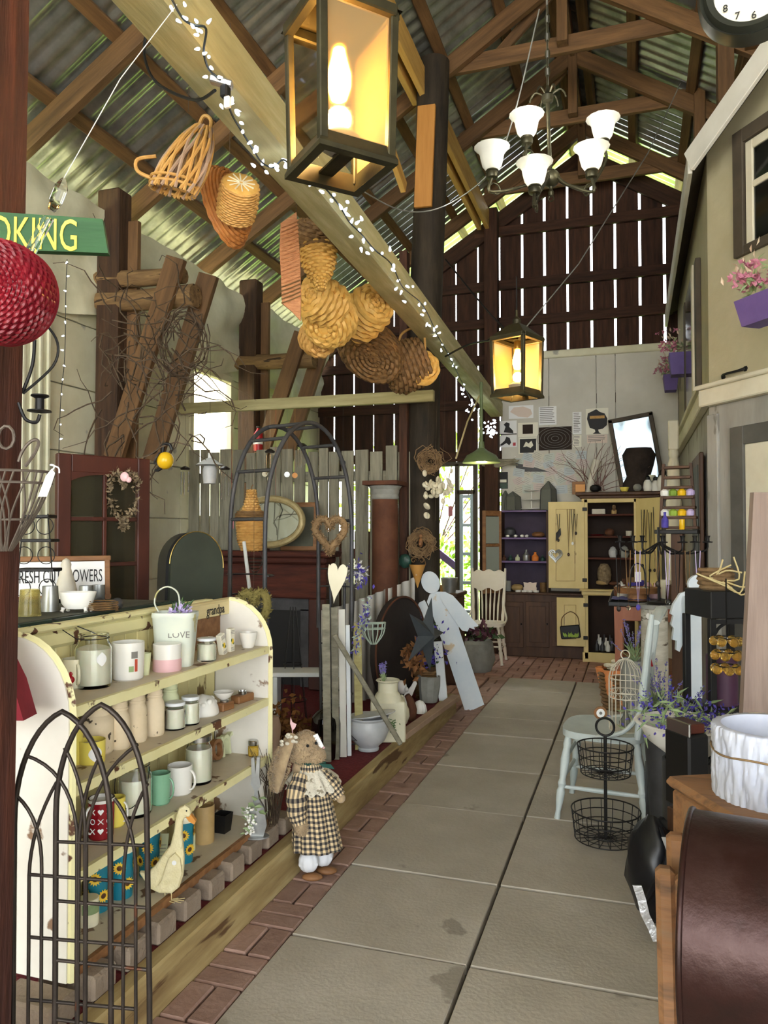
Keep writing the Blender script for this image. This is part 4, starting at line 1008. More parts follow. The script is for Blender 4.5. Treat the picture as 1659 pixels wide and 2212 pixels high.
pot('silver_cup', 'dull silver cup left of the bathtub planter', 108, 1322, ZG, 38, 55, 'galv', tumble, 'cup')
pot('silver_cup', 'dull silver cup behind the bathtub planter', 186, 1304, ZG, 34, 38, 'galv', tumble, 'cup')
pot('silver_cup', 'small pewter pitcher beside the flowers sign', 213, 1298, ZG, 26, 34, 'galv', CUP, 'pitcher')
p, s = on(166, 1324, ZG, 22)
t = thing('bathtub_planter', 'white ceramic bathtub planter with clawed feet on the green cabinet', 'planter', p, (0, 0, math.atan2(CR.y, CR.x)))
w, h = 40 * s, 44 * s
build('tub', MB().lathe([(0, .012), (.6 * w, .012), (.85 * w, h * .45), (1 * w, h), (.95 * w, h), (.8 * w, h * .45), (.5 * w, .02), (0, .02)], 36, T=Matrix.Diagonal((1, .62, 1, 1)), fn=lambda r, z, a, i: r * (1 + .06 * cos(a) * (z > h * .9))), 'plaster_white', t)
for x, y in ((-.6, -.35), (.6, -.35), (-.6, .35), (.6, .35)): build('claw_foot', MB().tube([(x * w, y * w, .018), (x * w * 1.05, y * w * 1.1, .008), (x * w * 1.1, y * w * 1.2, .003)], [.008, .006, .008], 8), 'plaster_white', t)
p, s = on(142, 1302, ZG, 12)
one('pear_ornament', MB().lathe([(0, 0), (18 * s, 0), (23 * s, 12 * s), (24 * s, 26 * s), (20 * s, 44 * s), (14 * s, 62 * s), (10 * s, 74 * s), (11 * s, 82 * s), (7 * s, 92 * s), (0, 96 * s)], 24, fn=lambda r, z, a, i: r * (1 + .06 * cos(a * 2 + z * 20)), T=Matrix.Translation(p)), mat('stone_white', (196, 190, 172), (212, 206, 190), .8, scale=9, bump=.3), 'pale stone pear ornament behind the bathtub planter', 'ornament')
for u, vb in ((214, 1318), (253, 1318)):
    p, s = on(u, vb, ZG, 10)
    one('tin_ball', MB().ball(tuple(p + V(0, 0, 13 * s)), 13 * s, 14, 10), 'dark_grey_metal', 'dark tin ball %s on the green cabinet' % ('nearer the planter' if u < 220 else 'farther from the planter'), 'ornament')
p, s = on(222, 1322, ZG, 10)
one('wire_coil', MB().tube([p + V(.055 * cos(k * .5) * (1 + .1 * sin(k)), .045 * sin(k * .5), .004 + k * .0006) for k in range(60)], .0018, 5), 'wicker_dark', 'loose coil of thin wire on the green cabinet', 'wire')
# flowers sign
a, b = P(18, 1300, d=3.18), P(232, 1300, d=3.36)
a.z = b.z = ZG; sg = thing('flower_sign', 'framed white sign lettered fresh cut flowers leaning on the green cabinet', 'sign', a.lerp(b, .5), (-.12, 0, math.atan2((b - a).y, (b - a).x)))
L = (b - a).length
build('panel', MB().box((0, 0, .09), (L, .008, .15), .001), 'paper_w', sg, smooth=0)
q = MB()
for c, d in (((0, 0, .178), (L + .03, .02, .022)), ((0, 0, .011), (L + .03, .02, .022)), ((-L / 2, 0, .09), (.022, .02, .19)), ((L / 2, 0, .09), (.022, .02, .19))): q.box(c, d, .003)
build('frame', q, 'walnut', sg, smooth=0)
text('lettering', 'FRESH CUT FLOWERS', .078, 'print_black', sg, (0.0, -.006, .1), (PI / 2, 0, 0), sx=.46, world=False)
# black tiered rack
bp = P(85, 1305, d=2.9); bp.z = ZG
t = thing('plant_stand', 'black wire tiered rack with ring sides on the green cabinet', 'rack', bp, (0, 0, math.atan2(CR.y, CR.x)))
for k, zz in enumerate((.03, .15, .26, .35)):
    w = .16 - k * .022
    build('shelf', MB().box((0, 0, zz), (w, .08, .012), .002), 'black_iron', t, smooth=0)
    for x in (-.3, .3):
        if k < 3: build('ring', MB().tube([(x * w + .032 * cos(j * PI / 8), -.04, zz + .055 + .032 * sin(j * PI / 8)) for j in range(16)], .0018, 5, closed=True), 'black_iron', t)
for x in (-1, 1): build('upright', MB().tube([(x * .075, -.038, 0), (x * .045, -.038, .36)], .0025, 6), 'black_iron', t)
# red-brown glazed sash door leaning behind
a, b = P(118, 1390, d=3.32), P(318, 1390, d=3.62); a.z = b.z = .17
t = thing('sash_door', 'tall red-brown glazed door with arched top panes leaning behind the cabinet', 'door', a.lerp(b, .5), (0, 0, math.atan2((b - a).y, (b - a).x)))
L = (b - a).length; H = P(215, 985, d=3.47).z - .17
for x in (-L / 2 + .03, L / 2 - .03): build('stile', MB().box((x, 0, H / 2), (.06, .035, H), .004), 'red_wood', t, smooth=0)
build('rail', MB().box((0, 0, H - .04), (L - .12, .034, .08), .004), 'red_wood', t, smooth=0); build('rail', MB().box((0, 0, .06), (L - .12, .034, .12), .004), 'red_wood', t, smooth=0)
q = MB(); q.prism([(-L / 2 + .05, H - .07)] + [(L / 2 * .88 * cos(PI - PI * k / 14), H - .16 + .075 * sin(PI * k / 14)) for k in range(15)] + [(L / 2 - .05, H - .07)], .03)
build('arched_head', q, 'red_wood', t, smooth=0)
for k in range(1, 5): build('muntin', MB().box((0, 0, H - .08 - k * .205), (L - .12, .025, .018), .002), 'red_wood', t, smooth=0)
build('muntin', MB().box((0, 0, (H - .9) / 1 + .4), (.016, .025, .98), .002), 'red_wood', t, smooth=0)
for k in range(5):
    for x in (-1, 1): build('pane', MB().box((x * (L / 4 - .03), .004, H - .18 - k * .205), (L / 2 - .07, .004, .19)), 'old_glass', t, smooth=0)
build('lower_panel', MB().box((0, 0, .33), (L - .12, .015, .44), .002), 'red_wood', t, smooth=0)
# dried flower heart on the door
q = MB()
for k in range(420):
    a_ = R.uniform(0, 2 * PI); x = .065 * (16 * sin(a_) ** 3) / 16; z = .065 * (13 * cos(a_) - 5 * cos(2 * a_) - 2 * cos(3 * a_) - cos(4 * a_)) / 13
    z = z * 1.5 - (.03 if z < 0 else 0); c = P(270, 1065, d=3.5) + CR * (x + R.gauss(0, .008)) + V(0, 0, z + R.gauss(0, .008)) - CFW * R.uniform(0, .03)
    q.leaf(c, (R.gauss(0, 1), R.gauss(0, 1), R.gauss(0, 1)), .022, .012)
t = thing('dried_wreath', 'heart of dried brown flowers hanging on the red-brown door', 'wreath', P(270, 1065, d=3.5))
o = build('dried_flowers', q, mat('dried', (92, 76, 54), (150, 132, 104), .9, scale=30, var=.1), t, world=True, smooth=0); o['kind'] = 'stuff'
build('paper_rose', MB().ball(tuple(P(269, 1030, d=3.45)), (.022, .012, .022), 10, 7).ball(tuple(P(278, 1036, d=3.45)), (.014, .01, .014), 8, 6), 'pink_wax', t, world=True)
# tombstone shaped case
a, b = P(345, 1330, d=3.55), P(463, 1330, d=3.75); zt = P(410, 1147, d=3.65).z
hw = (b - a).length / 2; base = a.lerp(b, .5); base.z = .17
ol = [(-hw * 1.02, 0), (hw * .72, 0), (hw, zt - .17 - hw * 1.2)] + [(hw * .02 + hw * .98 * cos(PI * k / 16), zt - .17 - hw * 1.1 + hw * 1.1 * sin(PI * k / 16)) for k in range(17)]
t = thing('instrument_case', 'dark green case with rounded top standing beside the yellow shelf', 'case', base, (-.06, .05, math.atan2((b - a).y, (b - a).x) - .1))
build('shell', MB().prism(ol, .10, T=Matrix.Translation((0, .05, 0))), 'black', t, smooth=40)
build('lid', MB().prism([(x * .97, z) for x, z in ol], .03, T=Matrix.Translation((0.01, -.01, 0))), 'dark_green', t, smooth=40)
build('edge_piping', MB().tube([(x * .98 + .004, -.027, z) for x, z in ol[2:]], .0025, 5), 'brass', t) if mat('brass', (176, 148, 82), rough=.35, metal=.9) else None
for x, z in ((-.04, .83), (.02, .83), (-.01, .79), (-hw * .9, .86), (hw * .93, .83)): build('stud', MB().ball((x, -.028, z), .005, 8, 6), 'steel', t)
# ================================================================= steel garden arch
A1 = V(-2.02, 3.78, .17); B1 = V(-1.79, 4.5, .17); dirL = (B1 - A1); dirL.z = 0; dirL.normalize()
prp = V(dirL.y, -dirL.x, 0)          # towards the aisle
ga = thing('garden_arch', 'grey steel garden arch with ladder top and basket legs on the platform', 'arch', (A1 + B1) / 2)
half = .135; Wd = (B1 - A1).length
def archpt(t, side):
    """t 0..1 from foot of left leg over the top to foot of right leg"""
    zt = 2.13; zs = 1.45
    if t < .25: f = t / .25; return A1 + prp * (side * half) + V(0, 0, (zs - .17) * f)
    if t > .75: f = (1 - t) / .25; return B1 + prp * (side * half) + V(0, 0, (zs - .17) * f)
    a = PI * (1 - (t - .25) / .5); c = (A1 + B1) / 2
    return c + dirL * (Wd / 2 * cos(a)) + prp * (side * half) + V(0, 0, zs - .17 + (zt - zs) * (sin(a) ** .85))
for side in (-1, 1):
    build('hoop', MB().tube([archpt(.14 + .72 * k / 40, side) for k in range(41)], .013, 8), 'dark_grey_metal', ga, world=True, smooth=60)
for k in range(8):
    t = .27 + .46 * k / 7; build('rung', MB().tube([archpt(t, -1), archpt(t, 1)], .0105, 7), 'dark_grey_metal', ga, world=True, smooth=60)
for foot in (A1, B1):
    for k in range(5):
        a = PI * (k / 4) ; o = prp * (half * cos(a)) + dirL * (.10 * sin(a)) * (1 if foot is A1 else 1)
        build('leg_bar', MB().tube([foot + o * .8, foot + o * .86 + V(0, 0, .5), foot + o + V(0, 0, 1.0)], .010, 7), 'dark_grey_metal', ga, world=True, smooth=60)
    for z, f in ((.32, .84), (.62, .88), (.98, 1.0), (1.09, 1.12)):
        pts = [foot + (prp * (half * cos(PI * k / 10)) + dirL * (.10 * sin(PI * k / 10))) * f + V(0, 0, z) for k in range(11)]
        build('band', MB().tube(pts, .016, 6, flat=.3), 'dark_grey_metal', ga, world=True, smooth=60)
# ================================================================= fireplace, mirror and friends against the planks
mt = thing('fireplace_mantel', 'dark red wooden fireplace mantel with black opening against the planks', 'fireplace', (-2.98, 6.0, .17))
build('mantel_shelf', MB().box((-2.98, 5.98, 1.31), (1.22, .3, .05), .01).box((-2.98, 6.0, 1.26), (1.12, .24, .06), .015), 'barn_red', mt, world=True, smooth=0)
build('header', MB().box((-2.98, 6.05, 1.08), (1.04, .14, .3), .01), 'barn_red', mt, world=True, smooth=0)
for x in (-3.42, -2.54): build('pilaster', MB().box((x, 6.05, .55), (.16, .14, .77), .01), 'red_wood', mt, world=True, smooth=0)
build('surround', MB().box((-2.98, 6.10, .88), (.74, .06, .12)).box((-3.29, 6.1, .5), (.12, .06, .66)).box((-2.67, 6.1, .5), (.12, .06, .66)), 'dark_grey_metal', mt, world=True, smooth=0)
build('firebox', MB().box((-2.98, 6.14, .5), (.5, .04, .66)), 'black', mt, world=True, smooth=0)
def ovalframe(c, rx, rz, th, dpt, tilt, name, label, m, mir='mirror'):
    t = thing(name, label, 'mirror', c, (tilt[0], 0, tilt[1]))
    build('frame', MB().tube([(rx * cos(2 * PI * k / 48), 0, rz * sin(2 * PI * k / 48)) for k in range(48)], th, 10, closed=True), m, t)
    for k in range(32): pass
    build('bead_rim', MB().tube([((rx + th * .6) * cos(2 * PI * k / 96), -.008, (rz + th * .6) * sin(2 * PI * k / 96)) for k in range(96)], [.007 if k % 2 else .004 for k in range(96)], 6, closed=True), m, t)
    build('mirror_glass', MB().lathe([(0, 0), (1, 0), (1, .004), (0, .004)], 40, T=rotT((0, .004, 0), (PI / 2, 0, 0), (rx, rz, 1))), mir, t)
    return t
mat('mirror', (168, 174, 172), rough=.03, metal=1.0)
mat('gilt', (150, 134, 92), (178, 162, 116), .5, .3, scale=20, bump=.3)
ovalframe(P(583, 1127, y=5.85), .29, .195, .03, .03, (-.12, .05), 'oval_mirror', 'oval gilt framed mirror standing on the mantel', 'gilt')
t = thing('picture_frame', 'plain brown frame leaning behind the oval mirror', 'frame', P(645, 1190, y=6.08), (-.08, 0, .05))
build('frame', MB().box((0, 0, .21), (.34, .03, .42), .01), 'walnut', t, smooth=0); build('picture', MB().box((0, -.017, .21), (.27, .004, .34)), 'worn_top', t, smooth=0)
pc, s = P(543, 1187, d=4.7), 4.7 / FPX
def weave(q, pr, nv, amp, T, rows=None, n=None):
    """woven vessel: stakes and weavers read as a checker of small bulges"""
    rows = rows or 26; q.lathe(pr, 36, T=T); L = [0]
    for a, b in zip(pr, pr[1:]): L.append(L[-1] + math.hypot(b[0] - a[0], b[1] - a[1]))
    nv += nv % 2; N = nv * 4; th = L[-1] / rows * .52
    for i in range(rows):
        d = L[-1] * (i + .5) / rows; k = max(j for j in range(len(pr) - 1) if L[j] <= d); w = (d - L[k]) / max(L[k + 1] - L[k], 1e-6); a, b = pr[k], pr[k + 1]
        r, z = a[0] + (b[0] - a[0]) * w, a[1] + (b[1] - a[1]) * w; e = max(L[k + 1] - L[k], 1e-6); nr, nz = (b[1] - a[1]) / e, -(b[0] - a[0]) / e
        if r > .015: q.tube([((r + amp * cos(nv * x / 2 + PI * i) * nr) * cos(x), (r + amp * cos(nv * x / 2 + PI * i) * nr) * sin(x), z + amp * cos(nv * x / 2 + PI * i) * nz) for x in [2 * PI * j / N for j in range(N)]], th, 5, closed=True, T=T)
    return q
t = thing('gourd_basket', 'tall gourd-shaped wicker basket hung in front of the oval mirror', 'basket', pc)
build('body', weave(MB(), [(0, 0), (20 * s, 0), (28 * s, 20 * s), (30 * s, 50 * s), (29 * s, 62 * s), (16 * s, 90 * s), (8 * s, 118 * s), (9 * s, 126 * s), (0, 128 * s)], 18, .004, None, 28), 'wicker', t, smooth=60)
build('rim_band', weave(MB(), [(30 * s, 62 * s), (33 * s, 66 * s), (32 * s, 78 * s), (27 * s, 82 * s)], 18, .003, None, 4), 'wicker_dark', t, smooth=60)
build('hook', MB().tube([(0, 0, 126 * s), (0, 0, 136 * s), (.01, 0, 140 * s)], .004, 6), 'wicker_dark', t)
build('string', MB().tube([(.005, 0, 138 * s), (0, 0, P(543, 985, d=4.7).z - pc.z)], .001, 4), 'twig', t)
pc = P(551, 1235, d=4.7)
t = thing('hanging_basket', 'small dark net basket hanging inside the arch leg', 'basket', pc)
for k in range(5): build('net_ring', MB().tube([(.05 * sin(PI * (k + 1) / 10 * 1.0) * cos(j * PI / 8), .05 * sin(PI * (k + 1) / 10) * sin(j * PI / 8), .02 * k) for j in range(16)], .003, 5, closed=True), 'iron', t)
build('net_wires', MB().tube([(.05 * sin(PI * k / 10), 0, .02 * (k - 1)) for k in range(6)], .003, 5).tube([(-.05 * sin(PI * k / 10), 0, .02 * (k - 1)) for k in range(6)], .003, 5).tube([(-.05, 0, .08), (-.03, 0, .13), (0, 0, .15), (.03, 0, .13), (.05, 0, .08)], .002, 5), 'iron', t); t.children[-1]['kind'] = 'stuff'
one('white_rod', MB().tube([P(527, 1170, d=4.55), P(540, 1280, d=4.5), P(548, 1340, d=4.45)], .011, 8), 'white_paint', 'slim white rod leaning inside the arch', 'rod')
def heart(c, w, h, th, m, name, label, cat, rot=0, long=1.0):
    ol = []
    for k in range(36):
        a_ = 2 * PI * k / 36; ol.append((w / 2 * sin(a_) ** 3, h / 2 * (13 * cos(a_) - 5 * cos(2 * a_) - 2 * cos(3 * a_) - cos(4 * a_)) / 14.5))
    return one(name, MB().prism(ol, th, T=rotT(c, (0, 0, YAW + rot))), m, label, cat, smooth=40)
def heartwreath(c, w, h, m, label, fuzzn=700, th=.022):
    pts = []
    for k in range(40):
        a_ = 2 * PI * k / 40; pts.append(c + CR * (w / 2 * sin(a_) ** 3) + V(0, 0, h / 2 * (13 * cos(a_) - 5 * cos(2 * a_) - 2 * cos(3 * a_) - cos(4 * a_)) / 14.5))
    t = thing('heart_wreath', label, 'wreath', c - V(0, 0, h / 2))
    build('ring', MB().tube(pts, th, 8, closed=True), m, t, world=True, smooth=60); build('string', MB().tube([c + V(0, 0, h * .3), c + V(0, 0, 2.0 - c.z)], .001, 4), 'twig', t, world=True)
    q = MB()
    for _ in range(fuzzn):
        p = R.choice(pts); d = Vector((R.gauss(0, 1), R.gauss(0, 1), R.gauss(0, 1))).normalized(); q.leaf(p + d * th * .8, d + Vector((R.gauss(0, .6),) * 3), .022, .008)
    o = build('moss', q, m, t, world=True, smooth=0); o['kind'] = 'stuff'
mat('moss', (112, 102, 54), (140, 128, 72), .95, scale=30, bump=.4)
heartwreath(P(548, 1318, d=3.95), .14, .22, 'moss', 'mossy heart wreath beside the end of the yellow shelf')
heartwreath(P(713, 1150, d=4.7), .18, .20, 'vine', 'brown twig heart wreath hanging in the arch')
mat('cream_wood', (222, 214, 184), (230, 224, 198), .6, scale=6)
hc = P(728, 1245, d=4.35)
hv = thing('wooden_heart', 'long cream wooden heart hanging from the garden arch', 'ornament', hc, (0, .12, YAW))
build('heart', MB().prism([(.055 * sin(2 * PI * k / 40) ** 3 * (1 if 1 else 0), (.06 * (13 * cos(2 * PI * k / 40) - 5 * cos(4 * PI * k / 40) - 2 * cos(6 * PI * k / 40) - cos(8 * PI * k / 40)) / 13) * (2.0 if cos(2 * PI * k / 40) < .2 else 1.3)) for k in range(40)], .012), 'cream_wood', hv, smooth=40)
build('string', MB().tube([(0, 0, .05), (.01, 0, .13)], .0012, 4), 'twig', hv)
# column
c0 = P(832, 1040, d=6.38); cz = c0.z; zb = .17; r0 = 28 * 6.38 / FPX
t = thing('rusted_column', 'rust brown round column with a square capital by the tarred pole', 'column', (c0.x, c0.y, zb))
build('shaft', MB().lathe([(r0 * 1.06, 0), (r0 * 1.04, .2), (r0, cz - zb - .14), (r0 * .98, cz - zb - .13)], 32), 'rust', t)
build('capital', MB().lathe([(r0, cz - zb - .15), (r0 * 1.08, cz - zb - .14), (r0 * 1.02, cz - zb - .11), (r0 * 1.1, cz - zb - .09), (r0 * 1.1, cz - zb - .07), (r0 * 1.3, cz - zb - .04)], 32), 'pot_grey', t)
build('abacus', MB().box((0, 0, cz - zb - .018), (r0 * 2.8, r0 * 2.8, .036), .004), 'rust', t, smooth=0)
# corrugated sheet
a, b = P(694, 1318, d=5.7), P(896, 1260, d=6.42); zl = .17
def corr(u, v):
    q = a.lerp(b, u); n = (b - a).cross(V(0, 0, 1)).normalized(); top = a.z + (b.z + .05 - a.z) * (u ** 1.6)
    return V(q.x, q.y, zl + (top - zl) * v) + n * (.014 * sin(2 * PI * 11 * u)) + n * (-.05 * sin(PI * u))
mat('white_tin', (158, 154, 144), (182, 178, 168), .5, .2, scale=4, st=(1, 1, .3), bump=.1, chip=((140, 130, 116), .66, 3))
t = thing('corrugated_sheet', 'white corrugated metal sheet with a curved top edge', 'sheet', a.lerp(b, .5))
t.location.z = zl; build('sheet', MB().grid(corr, 132, 4), 'white_tin', t, world=True, smooth=60)
# upright boards bundle
for i, (u, vt, vb_, d, w, m, lab) in enumerate(((704, 1305, 1580, 4.5, .045, 'grey_plank', 'tall grey board standing at the left of the bundle by the jug'), (722, 1312, 1590, 4.55, .04, 'grey_plank', 'second grey board of the bundle by the jug'), (738, 1316, 1600, 4.6, .04, 'fascia', 'pale board of the bundle by the jug'), (751, 1350, 1560, 4.62, .025, 'white_paint', 'narrow white board of the bundle by the jug'), (772, 1345, 1520, 4.75, .05, 'pine_green', 'mossy yellow board of the bundle behind the milk can'))):
    pt = P(u, vt, d=d); pb_ = V(pt.x + .02, pt.y - .02, .165)
    one('board', MB().beam(pb_, pt, w, .02, up=(CFW.x, CFW.y, 0), bev=.002), m, lab, 'board', 'boards standing by the jug', smooth=0)
one('axe_handle', MB().beam(P(866, 1608, d=4.45), P(722, 1372, d=4.45), .035, .028, bev=.006), 'grey_plank', 'weathered wooden handle leaning diagonally across the bundle of boards', 'handle')
# chamber pot
t, p, s, r, H = pot('chamber_pot', 'grey-white enamel chamber pot with tilted lid on the red carpet', 796, 1632, .165, 92, 74, 'enamel' if mat('enamel', (176, 180, 182), (206, 208, 208), .35, scale=6, bump=.1, chip=((110, 108, 104), .68, 6)) else 0, [(0, .02), (.5, 0), (.52, .06), (.46, .1), (.8, .3), (.97, .55), (.98, .75), (.88, .9), (.98, .97), (.98, 1), (.86, .98), (.84, .7), (.4, .15), (0, .14)], 'pot')
build('lid', MB().lathe([(0, .012), (r * .5, .010), (r * .98, 0), (r * 1.1, .006), (r * 1.1, .012), (r * .5, .02), (0, .024)], 32, T=rotT((.03, 0, H * 1.02), (-.05, -.18, 0))), 'enamel', t)
# dark glass jug
t, p, s, r, H = pot('glass_jug', 'large black glass jug beside the chamber pot', 704, 1644, .165, 66, 118, mat('black_glass', (10, 7, 5), rough=.04, spec=.8), [(0, 0), (.95, 0), (1, .03), (1, .62), (.93, .74), (.6, .84), (.26, .9), (.22, .97), (.28, .98), (.28, 1), (0, 1)], 'jug')
build('stopper', MB().ball((0, 0, H * 1.04), (.02, .02, .022), 10, 8).ball((.018, 0, H * 1.03), (.012, .012, .012), 8, 6), 'glass', t)
# milk can with lavender
p, s = on(838, 1606, .165, 30)
t = thing('milk_can', 'cream tin milk can with a painted tree holding lavender', 'can', p, (0, 0, YAW))
build('body', MB().box((0, 0, 44 * s), (76 * s, 52 * s, 88 * s), .008), mat('cream_tin', (204, 200, 170), (220, 216, 190), .55, scale=6, bump=.1, chip=((96, 86, 60), .70, 9)), t, smooth=0)
build('neck', MB().lathe([(34 * s, 86 * s), (27 * s, 100 * s), (22 * s, 106 * s), (22 * s, 126 * s), (27 * s, 130 * s), (25 * s, 132 * s), (19 * s, 128 * s), (19 * s, 100 * s)], 28), 'cream_tin', t)
q = MB()
for k in range(130): q.leaf((R.gauss(.012, .022), -26.6 * s, 38 * s + R.gauss(0, .018)), (R.gauss(0, 1), -.1, R.gauss(0, 1)), .016, .007, n=(0, -1, 0), bend=.02)
o = build('painted_tree', q, 'leaf_dark', t, smooth=0); o['kind'] = 'stuff'
def lavender(t, c, n, h, sp, m='lavender', world=False):
    q, q2 = MB(), MB()
    for k in range(n):
        d = Vector((R.gauss(0, sp), R.gauss(0, sp), 1)).normalized(); e = Vector(c) + d * h * R.uniform(.8, 1.1)
        q2.tube([c, e], .0014, 4)
        for j in range(34):
            f = R.uniform(.5, 1.0); pp = Vector(c) + (e - Vector(c)) * f; q.leaf(pp, d + Vector((R.gauss(0, 1), R.gauss(0, 1), R.gauss(0, .5))) * 1.0, .013, .008)
        for j in range(3): q2.leaf(Vector(c) + d * h * .3 * R.random(), d + Vector((R.gauss(0, .5), R.gauss(0, .5), 0)), h * .3, .006)
    build('lavender_blooms', q, m, t, world=world, smooth=0); build('stems', q2, 'leaf_pale', t, world=world, smooth=0)
    for o in t.children[-2:]: o['kind'] = 'stuff'
lavender(t, Vector((-.03, 0, 122 * s)), 7, .14, .18)
# small things along the platform edge
p, s = on(886, 1522, .17, 6)
t = thing('cherub_head', 'white plaster cherub face with a wing leaning on the dark disc', 'ornament', p, (0, -.25, YAW))
build('face', MB().ball((-.03, 0, .14), (.04, .03, .055), 14, 10).ball((.0, -.02, .12), (.018, .014, .02), 10, 7), 'plaster_white', t)
build('wing', MB().prism([(-.03, .0), (.0, .02), (.09, .14), (.085, .18), (.04, .13), (-.02, .09), (-.05, .05)], .02), 'plaster_white', t, smooth=30)
p, s = on(907, 1543, .17, 12)
one('shell', MB().lathe([(0, 0), (.055, 0), (.06, .02), (.05, .06), (.03, .085), (0, .095)], 36, fn=lambda r, z, a, i: r * (1 + .07 * cos(12 * a)), T=rotT(p, (0, 0, 0), (.85, .6, 1))), 'plaster_white', 'white plaster shell at the platform edge', 'ornament', smooth=60)
p, s = on(868, 1565, .17, 10)
one('birdhouse_gourd', MB().lathe([(0, 0), (.035, 0), (.055, .05), (.05, .1), (.025, .15), (.012, .19), (0, .2)], 24, T=Matrix.Translation(p)), 'cream_tin', 'cream gourd with a hole beside the milk can', 'ornament')
p, s = on(888, 1556, .17, 8)
one('driftwood', MB().tube([p, p + V(.01, 0, .07), p + V(-.01, .01, .13), p + V(-.03, 0, .17)], [.03, .032, .026, .02], 10, sm=3), 'rust', 'stub of reddish driftwood beside the plaster shell', 'wood')
p, s = on(926, 1518, .17, 14)
one('stone_pot', MB().lathe([(0, 0), (.07, 0), (.085, .12), (.09, .2), (.08, .2), (.06, .02), (0, .02)], 10, fn=lambda r, z, a, i: r * (1 + .05 * sin(a * 3 + z * 20)), T=rotT(p, (0, .03, .4))), 'pot_grey', 'rough grey stone pot on the platform edge', 'pot')
p, s = on(958, 1515, .17, 5)
one('white_stake', MB().beam(p, p + V(-.05, .02, .46), .07, .016, up=(0, 1, 0), bev=.003), 'white_paint', 'white pointed garden stake beside the stone pot', 'stake')
one('loose_plank', MB().beam(P(868, 1590, z=.185), P(985, 1506, z=.185), .07, .04, bev=.004), mat('pinkish_wood', (150, 124, 104), (176, 150, 128), .8, scale=4, bump=.2), 'short pinkish plank lying along the platform edge', 'plank')
# dark disc (barrel lid) and star
dc = P(862, 1412, d=6.0)
t = thing('barrel_lid', 'large dark wooden disc standing on edge behind the star', 'lid', V(dc.x, dc.y, .17), (0, 0, 0))
rad = .41
build('disc', MB().lathe([(0, -.03), (rad * .96, -.03), (rad, -.02), (rad, .02), (rad * .96, .03), (0, .03)], 48, T=rotT((0, 0, rad), (PI / 2, 0, YAW + 1.05))), mat('black_wood', (30, 24, 22), (52, 44, 40), .7, scale=3, bump=.2), t)
build('iron_rim', MB().tube([Euler((0, 0, YAW + 1.05)).to_matrix() @ V(rad * cos(2 * PI * k / 48), -.03, rad * sin(2 * PI * k / 48)) + V(0, 0, rad) for k in range(48)], .008, 6, closed=True), 'rust', t)
sc_, R1, R2 = P(918, 1372, d=5.3), .27, .10
t = thing('barn_star', 'dark grey folded metal star leaning by the white angel', 'star', sc_, (0, 0, YAW + 1.0))
vs = [(0, -.075, 0), (0, .01, 0)]
for k in range(10):
    a_ = PI / 2 + .9 + PI * k / 5; r = R1 if k % 2 == 0 else R2; vs.append((r * cos(a_), 0, r * sin(a_)))
build('star', MB().add(vs, [(0, 2 + k, 2 + (k + 1) % 10) for k in range(10)] + [(1, 2 + (k + 1) % 10, 2 + k) for k in range(10)]), mat('star_metal', (62, 68, 72), (78, 84, 88), .5, .5, scale=5), t, smooth=0)
p, s = on(925, 1455, .17, 0); p = P(922, 1450, d=6.15); p.z = .17
t = thing('flower_pot', 'dark basket of purple flowers behind the star', 'flowers', p)
build('pot', weave(MB(), [(0, 0), (.08, 0), (.10, .22), (.09, .22)], 14, .004, None, 16), 'wicker_dark', t, smooth=60)
q, q2 = MB(), MB()
for k in range(300):
    c = Vector((R.gauss(.02, .07), R.gauss(-.03, .06), .27 + abs(R.gauss(0, .13))))
    (q if k % 5 else q2).leaf(c, (R.gauss(0, 1), R.gauss(0, 1), R.gauss(.4, 1)), .04, .018)
build('leaves', q2, 'leaf_dark', t, smooth=0); build('blossoms', q, 'violet', t, smooth=0)
for o in t.children[-2:]: o['kind'] = 'stuff'
q = MB()
for k in range(120): q.leaf(P(895, 1420, d=5.45) + V(R.gauss(0, .04), R.gauss(0, .04), R.gauss(0, .05)), (R.gauss(0, 1), R.gauss(0, 1), R.gauss(0, 1)), .06, .035)
o = one('dried_leaves', q, mat('dry_leaf', (112, 72, 40), (146, 100, 58), .9, scale=20), 'clump of curled brown leaves beside the dark disc', 'leaves', smooth=0); o['kind'] = 'stuff'
# white wooden angel
ab, d0 = P(1010, 1532, z=.02), 0
dA = DEP(ab); an = thing('wooden_angel', 'tall whitewashed wooden angel cut-out leaning by the tarred pole', 'angel', ab, (0, 0, 0))
mat('angel_white', (196, 208, 216), (216, 222, 224), .6, scale=4, bump=.08, chip=((204, 184, 152), .66, 4))
def ap(u, v, off=0): return P(u, v, d=dA - .0 + .06 * (1535 - v) / 290 + off)
def slab(name, ol, th=.03, off=0, m='angel_white'):
    f = [ap(u, v, off) for u, v in ol]; g = [ap(u, v, off + th) for u, v in ol]; n = len(ol)
    # back face keeps its true size: shift along the view direction only
    g = [p + (ap(1000, 1400, off + th) - ap(1000, 1400, off)) for p in f]
    return build(name, MB().add(f + g, [tuple(range(n)), tuple(reversed(range(n, 2 * n)))] + [(i, (i + 1) % n, (i + 1) % n + n, i + n) for i in range(n)]), m, an, world=True, smooth=0)
slab('robe', [(928, 1284), (945, 1278), (962, 1278), (975, 1290), (988, 1335), (992, 1360), (1046, 1522), (1006, 1541), (960, 1400), (935, 1330), (922, 1300)])
slab('head', [(930 + 20 * cos(2 * PI * k / 22) - 3 * sin(2 * PI * k / 22), 1258 - 24 * sin(2 * PI * k / 22)) for k in range(22)], off=-.01)
